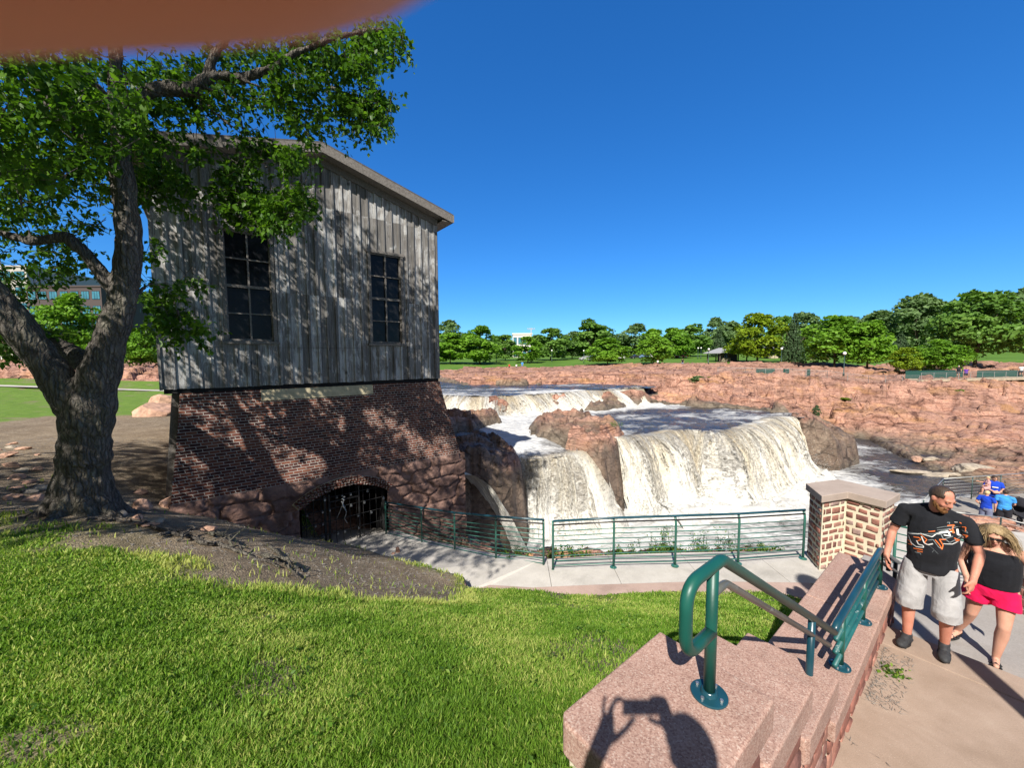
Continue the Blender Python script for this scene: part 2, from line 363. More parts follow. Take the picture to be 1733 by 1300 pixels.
def build_terrain():
    na=960; th=np.linspace(R(-78),R(76),na)
    rr=np.r_[np.geomspace(.5,9.5,170),np.linspace(9.6,63,460),np.geomspace(63.6,900,130)]
    T,RR=np.meshgrid(th,rr); X=(np.sin(T)*RR); Y=(np.cos(T)*RR)
    x=X.ravel(); y=Y.ravel(); z=H(x,y)
    V=np.c_[x,y,z]
    nr=len(rr); i=np.arange(nr-1)[:,None]*na+np.arange(na-1)[None,:]; i=i.ravel()
    Fa=np.c_[i,i+1,i+na+1,i+na]
    lawn=sdpoly(x,y,LAWN); park=y+fbm(x/9,y/9,0,3)*6-np.where(x<-12,-16,0)+np.clip(x-35,0,40)*.42
    du=sdpoly(x,y,UPP); dm=sdpoly(x,y,MID); dp=sdpoly(x,y,POOL)
    lvl=np.where(dp<.8,-9.2,np.where(dm<.6,-5.0,np.where(du<.6,-3.5,-9.2)))
    lvl=np.where((dp>.8)&(dm>.6)&(du>.6),-9.4,lvl)
    wet=1-sstep(.1,1.5,z-lvl+fbm(x,y,z,41)*.5)
    wet=np.maximum(wet,.85*(1-sstep(.6,2.8,np.abs(dp)))*(1-sstep(-5.6,-4.7,z+fbm(x/.8,y/.8,0,47,3)*.7))*(x<31))
    wet=np.maximum(wet,.5*(1-sstep(-9.0,-7.9,z+fbm(x/3,y/3,0,44)*.5)))
    wet=np.maximum(wet,.75*(1-sstep(.1,.9,np.minimum(sdpoly(x,y,R1P)+1.2*sstep(-.9,.1,x),sdpoly(x,y,R4P))+fbm(x/.9,y/.9,0,48)*.5)))  # shade of the rock beside the mill, painted in through the wet mask
    dirt=sdpoly(x,y,DIRTP)
    dmask=np.clip(1-sstep(-.45,.35,dirt+fbm(x/.5,y/.5,0,61)*.55),0,1)
    dmask=np.maximum(dmask,.9*sstep(.15,.45,fbm(x/1.1,y/1.1,0,62)+.25-.9*np.clip(np.hypot((x+7.3)/3.6,(y-6.6)/1.9)-.6,0,2)))
    dmask=np.maximum(dmask,.8*sstep(.22,.5,fbm(x/.8,y/.6,0,63)))
    cx=(lawn[Fa].mean(1)); cp=park[Fa].mean(1); xf=x[Fa].mean(1); yf=y[Fa].mean(1)
    isl=cx<0; isp=(~isl)&((cp>101)|((xf<-16)&(yf>76))); isr=~(isl|isp)
    for nm,msk,mt in (('lawn',isl,M['lawn']),('rock_ground',isr,M['rock']),('park_lawn',isp,M['park'])):
        f=Fa[msk]; us=np.unique(f); mp=np.zeros(len(V),np.int32); mp[us]=np.arange(len(us))
        o=meshnp(nm,V[us],mp[f],mt,None,nm!='rock_ground',{'wet':wet[us],'dirt':dmask[us]})
        tag(o,kind='structure')
    return dmask
# ============================================================ GRASS BLADES (one uncountable mass)
def blades(name,px_,py_,hgt,wid,lean=.5,mat=None,attr=None):
    n=len(px_); z=H(px_,py_)
    th=RNG.uniform(0,2*np.pi,n); ph=RNG.uniform(0,2*np.pi,n); l=hgt*lean*RNG.uniform(.2,1.3,n)
    dx,dy=np.cos(th)*wid/2,np.sin(th)*wid/2; lx,ly=np.cos(ph)*l,np.sin(ph)*l
    V=np.zeros((n,5,3)); 
    V[:,0]=np.c_[px_-dx,py_-dy,z-.012]; V[:,1]=np.c_[px_+dx,py_+dy,z-.012]
    V[:,2]=np.c_[px_+dx*.8+lx*.35,py_+dy*.8+ly*.35,z+hgt*.6]; V[:,3]=np.c_[px_-dx*.8+lx*.35,py_-dy*.8+ly*.35,z+hgt*.6]
    V[:,4]=np.c_[px_+lx,py_+ly,z+hgt]
    b=np.arange(n)*5
    F3=np.concatenate([np.c_[b,b+1,b+2],np.c_[b,b+2,b+3],np.c_[b+3,b+2,b+4]])
    at={'tone':np.repeat(RNG.uniform(0,1,n) if attr is None else attr,5)}
    return tag(meshnp(name,V.reshape(-1,3),F3,mat,None,False,at),kind='stuff')
def build_grass():
    n=780000
    # density falls with distance so that blades stay about even in the picture
    th=RNG.uniform(R(-62),R(48),n); rr=.9*np.exp(RNG.uniform(0,1,n)*math.log(16/.9)); rr=np.where(RNG.uniform(0,1,n)<.15,.9+RNG.uniform(0,1,n)*6,rr)
    x=np.sin(th)*rr; y=np.cos(th)*rr
    lawn=sdpoly(x,y,LAWN); dirt=sdpoly(x,y,DIRTP)+fbm(x/.5,y/.5,0,61)*.55
    bare=sstep(.15,.45,fbm(x/1.1,y/1.1,0,62)+.25-.9*np.clip(np.hypot((x+7.3)/3.6,(y-6.6)/1.9)-.6,0,2))
    pat=sstep(.18,.48,fbm(x/.8,y/.6,0,63))
    keep=(lawn<-.03)&(RNG.uniform(0,1,n)<np.clip(sstep(-.45,.40,dirt)**1.5+.010*(y<8.5),0,1)*(1-.93*bare)*(1-.75*pat))&(sdpoly(x,y,WALLP)>.015)&(sdpoly(x,y,WALKP)>.0)
    x,y=x[keep],y[keep]; r=np.hypot(x,y); m=len(x)
    tuft=sstep(.1,.5,fbm(x/.22,y/.22,0,81,2))
    tall=sstep(.25,.0,sdpoly(x,y,DIRTP))*(y>4)
    h=(.017+.022*RNG.uniform(0,1,m)**2+.018*tuft+.03*tall)*(1+.02*r)
    tone=np.clip(.5+.55*fbm(x/.6,y/.6,0,83)+RNG.normal(0,.27,m),0,1)
    tone=np.where(sdpoly(x,y,DIRTP)<.1,np.clip(tone+.45,0,1),tone)
    rw=np.random.default_rng(31); cx=rw.uniform(-5,3.5,420); cy=rw.uniform(1.0,6.5,420); kk=(sdpoly(cx,cy,LAWN)<-.15)&(sdpoly(cx,cy,DIRTP)>.1)&(sdpoly(cx,cy,WALLP)>.1)&(sdpoly(cx,cy,WALKP)>.1); cx,cy=cx[kk],cy[kk]; lx=np.repeat(cx,9)+rw.normal(0,.028,len(cx)*9); ly=np.repeat(cy,9)+rw.normal(0,.028,len(cx)*9)
    tag(leaf_mesh('lawn_weeds',np.c_[lx,ly,H(lx,ly)+rw.uniform(.02,.055,len(lx))],.034,M['weed'],None,-.5,None,32),kind='stuff')
    blades('grass',x,y,h,(.0026+.0016*r)*RNG.uniform(.7,1.3,m),.75,M['blade'],tone)
# ============================================================ MATERIALS
M={}
def leafmat(name,dark,mid,light,rough=.45,trans=.35):
    k=NM(name); t=k.attr('tone')
    col=k.ramp(t,[(0,dark),(.5,mid),(1,light)])
    b=k.bsdf(col,rough,spec=.18)
    tr=k.n('BsdfTranslucent'); k.set(tr,'Color',k.mix(1.0,col,(1.35,1.45,.55),'MULTIPLY'))
    mx=k.n('MixShader'); k.set(mx,0,trans); k.t.links.new(b,mx.inputs[1]); k.t.links.new(tr.outputs[0],mx.inputs[2])
    return k.done(mx.outputs[0])
def mats():
    # lawn soil under the blades, dirt
    k=NM('lawn'); c=k.co(); d=k.attr('dirt')
    g=k.ramp(k.noise(c,9,5,.6),[(.3,(.075,.13,.018)),(.6,(.12,.19,.03)),(.8,(.20,.21,.07))])
    far=k.ramp(k.noise(c,2.2,6,.7),[(.35,(.105,.185,.03)),(.65,(.15,.24,.042))])
    yy=k.sep(c)[1]; g=k.mix(k.math('MULTIPLY',k.math('SUBTRACT',yy,9.0),.25,clamp=True),g,far)
    e=k.ramp(k.math('ADD',k.math('MULTIPLY',k.noise(c,14,8,.75),.6),k.math('MULTIPLY',k.noise(c,1.7,6,.7),.4)),[(.36,(.19,.145,.10)),(.5,(.40,.315,.22)),(.62,(.60,.50,.36))])
    e=k.mix(k.math('MULTIPLY',k.vor(c,60,out='Distance'),.9,clamp=True),(.07,.05,.035),e)
    h=k.math('ADD',k.noise(c,30,6,.7),k.math('MULTIPLY',k.vor(c,45),.5))
    M['lawn']=k.done(k.bsdf(k.mix(d,g,e),.95,0,k.bump(h,.8,.03),.15))
    k=NM('park'); c=k.co()
    g=k.ramp(k.noise(c,.12,6,.65),[(.3,(.06,.125,.02)),(.55,(.095,.185,.03)),(.75,(.13,.215,.045))])
    M['park']=k.done(k.bsdf(g,.95,0,k.bump(k.noise(c,3,4),.5,.1),.1))
    M['blade']=leafmat('blade',(.075,.16,.016),(.165,.30,.03),(.42,.45,.13),.5,.33)
    # quartzite
    k=NM('rock'); c=k.co(); w=k.attr('wet')  # real wetness, plus the shade painted on one rock by the mill
    n1=k.noise(c,.35,6,.65); n2=k.noise(c,2.2,7,.7,.6); n3=k.noise(c,11,6,.7)
    a=k.ramp(k.math('ADD',k.math('MULTIPLY',n1,.5),k.math('MULTIPLY',n2,.5)),[(.32,(.24,.125,.092)),(.44,(.365,.19,.135)),(.53,(.455,.265,.20)),(.62,(.39,.20,.125)),(.74,(.52,.37,.285))])
    ora=k.ramp(k.noise(k.map(c,(.12,.12,.5)),1.4,5,.6,.5),[(.53,0),(.66,1)])
    a=k.mix(k.math('MULTIPLY',ora,.55),a,(.45,.24,.085))
    cell=k.sep(k.vor(k.map(c,(.5,.5,1.1),rot=(.1,.05,.6)),1.0,out='Color'))[0]
    a=k.mix(1,a,k.ramp(cell,[(0,.74),(1,1.16)]),'MULTIPLY')
    vv=k.map(k.mix(.5,c,k.noise(c,.9,5,.6,out='Color'),'ADD'),(1.25,.8,2.3),rot=(.10,.14,.55))
    cr1=k.vor(vv,.42,'DISTANCE_TO_EDGE'); cr2=k.vor(vv,1.7,'DISTANCE_TO_EDGE'); wn=k.noise(c,.5,5,.65)
    crk=k.math('MULTIPLY',k.ramp(k.math('SUBTRACT',cr1,k.math('MULTIPLY',k.math('SUBTRACT',wn,.56),.42)),[(0,0),(.05,1)]),k.ramp(k.math('ADD',cr2,k.math('MULTIPLY',k.math('SUBTRACT',n2,.5),.22)),[(0,.5),(.05,1)]))
    a=k.mix(crk,k.mix(1,a,(.30,.25,.25),'MULTIPLY'),a)
    bd=k.noise(k.mix(.25,c,k.noise(c,.5,3,out='Color'),'ADD'),1.0,2) if False else k.noise(k.map(k.mix(.8,c,k.noise(c,.35,4,out='Color'),'ADD'),(.10,.10,2.6)),1.5,5,.7)
    a=k.mix(k.ramp(bd,[(.38,.8),(.46,0)]),a,k.mix(1,a,(.36,.30,.29),'MULTIPLY'))
    jt=k.noise(k.map(k.mix(.4,c,k.noise(c,.6,4,out='Color'),'ADD'),(1.1,.5,.10),rot=(0,0,.4)),1.2,5,.7); a=k.mix(k.ramp(jt,[(.31,.7),(.39,0)]),a,k.mix(1,a,(.36,.30,.29),'MULTIPLY'))
    sp=k.ramp(n3,[(.35,.72),(.65,1.12)]); a=k.mix(1,a,sp,'MULTIPLY')
    wet_shade=k.ramp(k.noise(c,1.5,6,.7),[(.35,(.075,.060,.045)),(.55,(.15,.12,.09)),(.72,(.27,.22,.165))])
    wet_shade=k.mix(crk,k.mix(1,wet_shade,(.5,.5,.5),'MULTIPLY'),wet_shade)
    a=k.mix(w,a,wet_shade)
    ro=k.math('SUBTRACT',.9,k.math('MULTIPLY',w,.35))
    h=k.math('ADD',k.math('ADD',k.math('MULTIPLY',n2,.28),k.math('MULTIPLY',n3,.18)),k.math('MULTIPLY',crk,.4))
    M['rock']=k.done(k.bsdf(a,ro,0,k.bump(h,.9,.14),.3))
    # loose boulders use the same stone
    M['boulder']=plain('boulder',(.46,.28,.20),.9,0,.45,3.5,.8,.03)
    M['boulder_grey']=plain('boulder_grey',(.33,.28,.22),.85,0,.4,3.5,.8,.03)
    # river
    k=NM('river'); c=k.co(); fo=k.attr('foam'); 
    st=k.map(c,(1,1,1)); n1=k.noise(st,.9,8,.68,1.4); n2=k.noise(k.map(c,(.55,1.5,1),rot=(0,0,.25)),2.4,7,.7,1.2)
    f=k.math('ADD',k.math('MULTIPLY',n1,.55),k.math('MULTIPLY',n2,.55))
    f=k.math('ADD',f,k.math('MULTIPLY',k.math('SUBTRACT',fo,.5),1.15))
    msk=k.ramp(f,[(.47,0),(.58,.5),(.74,1)])
    col=k.ramp(k.noise(c,.5,3),[(.35,(.035,.033,.036)),(.65,(.075,.062,.048))])
    foam=k.ramp(n2,[(.3,(.38,.385,.38)),(.6,(.62,.62,.61))])
    h=k.math('ADD',k.noise(k.map(c,(1,2.0,1)),1.6,6,.6,.8),k.math('MULTIPLY',msk,.4))
    M['river']=k.done(k.bsdf(k.mix(msk,col,foam),k.math('ADD',.12,k.math('MULTIPLY',msk,.6)),0,k.bump(h,.9,.22),.5))
    # falling water: u across (m), v along the fall (0 lip .. 1 foot)
    k=NM('falls'); uv=k.co('UV'); u,v,_=k.sep(uv)
    ed=k.attr('edge'); thick=k.attr('thick')
    p=k.comb(u,k.math('MULTIPLY',v,4.2),0.0)
    n1=k.noise(k.map(p,(1.0,.10,1)),1.3,4,.6,.4); n2=k.noise(k.map(p,(4.0,1.3,1)),1.6,6,.75,.7)
    n3=k.noise(k.map(p,(5.,2.8,1)),2.4,4,.85,.4)
    wh=k.math('ADD',k.math('MULTIPLY',n2,.45),k.math('MULTIPLY',n3,.85)); wh=k.math('SUBTRACT',wh,.165)
    wh=k.math('ADD',wh,k.math('MULTIPLY',k.math('SUBTRACT',v,.30),.26))
    wh=k.math('ADD',wh,k.math('MULTIPLY',k.math('SUBTRACT',n1,.5),.75))
    wh=k.math('ADD',wh,k.math('MULTIPLY',k.math('SUBTRACT',thick,.5),.55))
    msk=k.ramp(wh,[(.36,0),(.54,.7),(.68,1)])
    tan=k.ramp(k.noise(k.map(p,(1.0,.07,1),loc=(3.3,0,0)),.75,4,.55,.3),[(.42,0),(.58,1)])
    tan=k.math('MULTIPLY',tan,k.ramp(v,[(.02,1),(.55,.75),(1,.12)]))
    white=k.mix(k.math('MULTIPLY',tan,.62),(.74,.73,.68),(.62,.50,.28))
    dark=k.mix(k.math('MULTIPLY',tan,.6),k.ramp(n3,[(.35,(.17,.16,.145)),(.65,(.46,.44,.40))]),(.40,.30,.15))
    lip=k.ramp(v,[(.0,1),(.10,.0)])
    col=k.mix(msk,dark,white); col=k.mix(k.math('MULTIPLY',lip,.85),col,(.075,.06,.045))
    h=k.math('ADD',k.math('MULTIPLY',n2,.7),k.math('MULTIPLY',n3,.8))
    sh=k.bsdf(col,k.math('SUBTRACT',.62,k.math('MULTIPLY',lip,.45)),0,k.bump(h,.9,.12),.4)
    lay=k.attr('layer'); s1=k.noise(k.map(p,(3.0,.30,1),loc=(7,0,0)),1.5,5,.65,.5); s2=k.noise(k.map(p,(6.,3.2,1),loc=(0,5,0)),2.2,4,.85,.3)
    al=k.math('ADD',k.math('MULTIPLY',s1,.62),k.math('MULTIPLY',s2,.55)); al=k.math('ADD',al,k.math('MULTIPLY',k.math('SUBTRACT',v,.5),.10)); al=k.math('ADD',al,k.math('MULTIPLY',k.math('SUBTRACT',thick,.5),.18))
    al=k.math('MAXIMUM',k.math('SUBTRACT',1.0,lay),k.ramp(al,[(.50,0),(.60,1)])); tp=k.n('BsdfTransparent'); mx=k.n('MixShader'); k.set(mx,0,al); k.t.links.new(tp.outputs[0],mx.inputs[1]); k.t.links.new(sh,mx.inputs[2])
    M['falls']=k.done(mx.outputs[0])
    k=NM('foam'); c=k.co(); n=k.noise(c,2.0,8,.75,.6)
    M['foam']=k.done(k.bsdf(k.ramp(n,[(.3,(.32,.315,.29)),(.5,(.54,.535,.515)),(.7,(.66,.66,.645))]),.75,0,k.bump(k.noise(c,9,6,.75),.9,.06),.2))
    # weathered boards : object x along the wall, z up
    k=NM('boards'); c=k.co(); x,y,z=k.sep(c)
    bid=k.math('FLOOR',k.math('DIVIDE',k.math('ADD',x,k.math('MULTIPLY',y,1.0)),.245))
    wn=k.n('TexWhiteNoise'); k.set(wn,'Vector',k.comb(bid,7.3,k.math('FLOOR',k.math('MULTIPLY',z,.4)))); rnd=wn.outputs[0]
    sh=k.comb(k.math('ADD',x,y),k.math('MULTIPLY',rnd,9.0),z)
    gr=k.noise(k.map(sh,(38,1,1.6)),1.0,8,.7,.35); fl=k.noise(k.map(sh,(9,1,2.2)),1.0,8,.75,.8); bl=k.noise(sh,.8,4,.6)
    base=k.ramp(gr,[(.28,(.070,.063,.057)),(.48,(.235,.222,.208)),(.70,(.40,.385,.365))])
    base=k.mix(1,base,k.ramp(rnd,[(0,.62),(1,1.18)]),'MULTIPLY')
    pk=k.math('ADD',fl,k.math('MULTIPLY',k.math('SUBTRACT',bl,.5),.5)); pk=k.math('ADD',pk,k.math('MULTIPLY',k.math('SUBTRACT',rnd,.5),.16))
    pt=k.ramp(pk,[(.50,0),(.60,.8)])
    col=k.mix(pt,base,k.ramp(gr,[(.3,(.40,.40,.395)),(.7,(.62,.62,.61))]))
    kn=k.vor(k.map(sh,(5,1,1.4)),1.0); col=k.mix(k.ramp(kn,[(.05,.85),(.09,0)]),col,(.02,.018,.016))
    M['boards']=k.done(k.bsdf(col,.9,0,k.bump(k.math('ADD',gr,k.math('MULTIPLY',pt,.5)),.7,.006),.2))
    k=NM('old_wood'); c=k.co(); gr=k.noise(k.map(c,(6,6,6)),4,8,.75,.5)
    M['old_wood']=k.done(k.bsdf(k.ramp(gr,[(.3,(.09,.08,.07)),(.6,(.24,.22,.20)),(.75,(.34,.32,.30))]),.9,0,k.bump(gr,.6,.006),.2))
    # brickwork with a header row every sixth
    k=NM('brickwork'); c=k.co(); x,y,z=k.sep(c); s=k.math('ADD',x,y); p=k.comb(s,z,0.0)
    p=k.mix(.006,p,k.noise(c,7,3,out='Color'),'ADD')
    def bt(w):
        b=k.n('TexBrick'); b.offset=.5; k.set(b,'Vector',p); k.set(b,'Scale',1.0); k.set(b,'Mortar Size',.0078); k.set(b,'Mortar Smooth',.25); k.set(b,'Bias',-.1)
        k.set(b,'Brick Width',w); k.set(b,'Row Height',.0735); k.set(b,'Color1',(0,0,0,1)); k.set(b,'Color2',(1,1,1,1)); k.set(b,'Mortar',(.5,.5,.5,1)); return b
    b1=bt(.215); b2=bt(.1075)
    row=k.math('FLOOR',k.math('DIVIDE',z,.0735)); hd=k.math('LESS_THAN',k.math('PINGPONG',k.math('MODULO',k.math('ADD',row,600.0),6.0),100.0),.5)
    fac=k.mix(hd,b1.outputs['Fac'],b2.outputs['Fac']); br=k.mix(hd,b1.outputs['Color'],b2.outputs['Color'])
    big=k.noise(c,.7,4,.6)
    bc=k.ramp(br,[(0,(.075,.030,.026)),(.35,(.16,.058,.042)),(.7,(.23,.085,.052)),(1,(.30,.13,.08))])
    bc=k.mix(k.ramp(big,[(.42,.75),(.62,0)]),bc,k.mix(1,bc,(.55,.5,.52),'MULTIPLY'))
    bc=k.mix(1,bc,k.ramp(k.noise(c,60,5,.7),[(.3,.7),(.7,1.2)]),'MULTIPLY')
    mo=k.ramp(k.noise(c,5,6,.7),[(.35,(.26,.235,.205)),(.6,(.45,.415,.375))])
    M['brick']=k.done(k.bsdf(k.mix(fac,bc,mo),.92,0,k.bump(k.math('SUBTRACT',k.noise(c,50,4),k.math('MULTIPLY',fac,1.3)),.7,.008),.2))
    k=NM('quartz_block'); c=k.co(); n=k.noise(c,2.3,7,.7,.6)
    a=k.ramp(n,[(.3,(.12,.075,.062)),(.5,(.24,.145,.115)),(.66,(.33,.205,.165)),(.8,(.36,.30,.23))])
    M['quartz_block']=k.done(k.bsdf(a,.9,0,k.bump(k.math('ADD',n,k.math('MULTIPLY',k.noise(c,14,5),.4)),.9,.06),.25))
    M['lintel']=plain('lintel',(.50,.43,.28),.9,0,.25,6,.4,.006)
    k=NM('pane'); c=k.co(); M['pane']=k.done(k.bsdf(k.ramp(k.noise(c,3,4),[(.3,(.008,.009,.011)),(.7,(.018,.019,.022))]),k.ramp(k.noise(c,6,4),[(.3,.10),(.7,.32)]),0,k.bump(k.noise(c,4,2),.12,.01),.18))
    M['dark']=plain('dark',(.006,.006,.007),.9)
    M['iron']=plain('iron',(.035,.034,.034),.55,.6,.3,20)
    M['shingle']=plain('shingle',(.10,.095,.09),.95,0,.35,12,.6,.02)
    # bark
    k=NM('bark'); c=k.co(); w=k.mix(.10,c,k.noise(c,2.5,4,out='Color'),'ADD')
    r=k.noise(k.map(w,(1,1,.17)),24,7,.72,.5); r2=k.vor(k.map(k.mix(.10,w,k.noise(c,8,4,out='Color'),'ADD'),(1,1,.22)),17,'DISTANCE_TO_EDGE'); mo=k.noise(c,1.6,5,.65)
    a=k.ramp(r,[(.3,(.045,.040,.035)),(.5,(.14,.125,.11)),(.68,(.25,.23,.20))])
    a=k.mix(k.ramp(r2,[(0,.6),(.16,0)]),a,(.035,.03,.026)); a=k.mix(k.ramp(mo,[(.52,0),(.72,.5)]),a,(.16,.17,.11))
    M['bark']=k.done(k.bsdf(a,.95,0,k.bump(k.math('ADD',k.math('MULTIPLY',k.ramp(r2,[(0,0),(.3,1)]),1.0),r),1.0,.035),.15))
    M['far_bark']=plain('far_bark',(.085,.065,.05),.95,0,.3,2)
    M['leaf_near']=leafmat('leaf_near',(.034,.085,.012),(.068,.155,.018),(.15,.28,.030),.4,.45)
    M['leaf_a']=leafmat('leaf_a',(.07,.16,.016),(.135,.285,.024),(.21,.38,.04),.5,.32)
    M['leaf_b']=leafmat('leaf_b',(.065,.14,.026),(.115,.23,.04),(.18,.31,.064),.5,.3)
    M['leaf_y']=leafmat('leaf_y',(.10,.16,.010),(.17,.255,.014),(.25,.34,.025),.5,.3)
    M['leaf_pine']=leafmat('leaf_pine',(.03,.062,.026),(.055,.10,.042),(.09,.145,.07),.6,.15)
    M['leaf_hill']=leafmat('leaf_hill',(.085,.15,.06),(.125,.21,.08),(.175,.27,.11),.6,.3)  # brightened so the far leaves carry distance haze in their colour
    M['weed']=leafmat('weed',(.04,.09,.012),(.09,.19,.02),(.22,.30,.05),.5,.3)
    # stair wall
    k=NM('granite'); c=k.co(); v=k.vor(c,150,out='Color'); sx=k.sep(v)[0]; n=k.noise(c,3.5,5,.65)
    a=k.ramp(sx,[(0,(.26,.15,.12)),(.3,(.355,.22,.175)),(.62,(.405,.26,.21)),(.85,(.44,.295,.24)),(1,(.49,.37,.31))])
    a=k.mix(1,a,k.ramp(n,[(.3,.80),(.7,1.10)]),'MULTIPLY'); a=k.mix(k.ramp(k.noise(c,2,6,.6),[(.55,0),(.75,.35)]),a,(.44,.36,.31))
    M['granite']=k.done(k.bsdf(a,.88,0,k.bump(k.math('ADD',sx,k.noise(c,90,3)),.35,.004),.25))
    k=NM('paving'); c=k.co(); n=k.noise(c,2.4,6,.65); f=k.noise(c,120,4,.7)
    a=k.ramp(n,[(.3,(.285,.21,.16)),(.55,(.345,.26,.205)),(.75,(.385,.30,.24))]); a=k.mix(1,a,k.ramp(f,[(.3,.82),(.7,1.14)]),'MULTIPLY')
    a=k.mix(k.ramp(k.vor(k.map(c,(1,2.6,1),rot=(0,0,.7)),26),[(.06,.65),(.09,0)]),a,(.62,.56,.48)); a=k.mix(k.ramp(k.noise(c,1.1,7,.75,.8),[(.50,0),(.70,.5)]),a,(.22,.16,.12))
    M['paving']=k.done(k.bsdf(a,.9,0,k.bump(f,.3,.003),.25))
    def conc(nm,a,b,pk=0):
        k=NM(nm); c=k.co(); n=k.noise(c,1.7,7,.7); f=k.noise(c,70,4,.7)
        x=k.ramp(n,[(.3,a),(.7,b)]); x=k.mix(k.ramp(k.noise(c,.9,7,.72,.8),[(.52,0),(.68,.45)]),x,tuple(q*.62 for q in a)); x=k.mix(1,x,k.ramp(f,[(.3,.86),(.7,1.1)]),'MULTIPLY')
        M[nm]=k.done(k.bsdf(x,.9,0,k.bump(f,.3,.003),.25))
    conc('concrete',(.40,.375,.34),(.53,.50,.46)); conc('pink_concrete',(.36,.255,.215),(.46,.345,.295)); conc('grey_paving',(.27,.245,.225),(.34,.315,.295)); conc('cap',(.33,.265,.225),(.42,.345,.295))
    conc('mortar',(.56,.50,.37),(.74,.67,.52))
    k=NM('wall_stone'); c=k.co(); n=k.noise(c,9,6,.7); oi=k.attr('tone')
    a=k.ramp(oi,[(0,(.15,.075,.065)),(.4,(.25,.105,.08)),(.8,(.33,.165,.125)),(1,(.29,.21,.19))]); a=k.mix(1,a,k.ramp(n,[(.3,.65),(.7,1.35)]),'MULTIPLY')
    M['wall_stone']=k.done(k.bsdf(a,.88,0,k.bump(n,.9,.018),.3))
    # painted steel
    def paint(nm,col,chip=(.52,.55,.53),amt=.70,rough=.42,edge=.03):
        k=NM(nm); c=k.co(); n=k.noise(c,16,7,.72,.5); f=k.noise(c,3.2,4)
        cc=k.ramp(f,[(.35,tuple(x*.78 for x in col)),(.7,tuple(x*1.25 for x in col))])
        m=k.ramp(n,[(amt,0),(amt+edge,1)])
        M[nm]=k.done(k.bsdf(k.mix(m,cc,chip),k.math('ADD',rough,k.math('MULTIPLY',m,.3)),0,k.bump(k.math('ADD',k.noise(c,40,3),k.math('MULTIPLY',m,-1.5)),.25,.002),.5))
    paint('green_paint',(.006,.074,.056)); paint('rail_paint',(.032,.125,.098),(.40,.42,.40),.70,.4)
    paint('chipped_paint',(.012,.10,.10),(.40,.47,.47),.60,.45,.08); paint('blue_green',(.010,.055,.078),(.5,.55,.55),.76,.30)
    paint('worn_steel',(.10,.105,.098),(.34,.34,.32),.56,.28,.16)
    M['steel']=plain('steel',(.42,.43,.43),.4,.8)
    # people
    k=NM('skin'); c=k.co(); M['skin']=k.done(k.bsdf(k.ramp(k.noise(c,9,5),[(.3,(.50,.255,.175)),(.7,(.60,.33,.24))]),.62,0,k.bump(k.noise(c,90,3),.15,.002),.35,**{'Subsurface Weight':.12,'Subsurface Radius':(.01,.004,.002)}))
    k=NM('skin_ruddy'); c=k.co(); M['skin_ruddy']=k.done(k.bsdf(k.ramp(k.noise(c,9,5),[(.3,(.47,.185,.125)),(.7,(.55,.255,.18))]),.6,0,k.bump(k.noise(c,90,3),.15,.002),.35,**{'Subsurface Weight':.12,'Subsurface Radius':(.01,.004,.002)}))
    def cloth(nm,col,var=.18,sc=5):
        k=NM(nm); c=k.co(); n=k.noise(c,sc,5,.6,.8); f=k.noise(c,260,2)
        a=k.ramp(n,[(.3,tuple(x*(1-var) for x in col)),(.7,tuple(x*(1+var) for x in col))])
        M[nm]=k.done(k.bsdf(a,.9,0,k.bump(k.math('ADD',k.math('MULTIPLY',n,1.0),k.math('MULTIPLY',f,.06)),.7,.03),.15,**{'Sheen Weight':.05}))
    cloth('shirt_black',(.014,.015,.019)); cloth('shorts_grey',(.36,.355,.36)); cloth('shorts_pink',(.62,.008,.075)); cloth('tank_black',(.012,.013,.017))
    cloth('shirt_blue',(.012,.055,.46)); cloth('shirt_sky',(.05,.27,.66)); cloth('shorts_denim',(.15,.17,.26)); cloth('cloth_dark',(.02,.02,.026)); cloth('shirt_pink',(.6,.33,.33)); cloth('shirt_purple',(.12,.04,.33)); cloth('shirt_white',(.7,.7,.7)); cloth('shirt_red',(.5,.06,.04))
    k=NM('shoe'); c=k.co(); M['shoe']=k.done(k.bsdf(k.ramp(k.noise(c,40,4),[(.3,(.022,.023,.026)),(.7,(.042,.044,.048))]),.7,0,k.bump(k.noise(c,150,2),.4,.002),.3))
    M['sole']=plain('sole',(.012,.012,.013),.6); M['print_orange']=plain('print_orange',(.75,.17,.035),.7); M['print_white']=plain('print_white',(.72,.73,.72),.7); M['print_grey']=plain('print_grey',(.20,.23,.24),.7)
    def hair(nm,a,b):
        k=NM(nm); c=k.co(); n=k.noise(k.map(c,(1,1,.25)),55,5,.7,1.0)
        M[nm]=k.done(k.bsdf(k.ramp(n,[(.3,a),(.7,b)]),.5,0,k.bump(n,.8,.006),.3))
    hair('hair_dark',(.022,.015,.011),(.075,.05,.035)); hair('hair_blond',(.13,.085,.04),(.42,.31,.17)); hair('beard',(.10,.042,.014),(.24,.115,.045)); hair('hair_fair',(.45,.32,.16),(.65,.5,.3))
    M['lip']=plain('lip',(.38,.13,.11),.4); M['eye']=plain('eye',(.03,.02,.015),.3); M['eyewhite']=plain('eyewhite',(.6,.57,.54),.3)
    M['plastic_black']=plain('plastic_black',(.014,.014,.015),.35)
    # far built things
    M['roof_grey']=plain('roof_grey',(.30,.30,.31),.8); M['shed_wall']=plain('shed_wall',(.10,.075,.06),.9); M['white_wall']=plain('white_wall',(.68,.66,.63),.85); M['office_brick']=plain('office_brick',(.075,.058,.058),.9); M['office_stone']=plain('office_stone',(.42,.40,.37),.9)
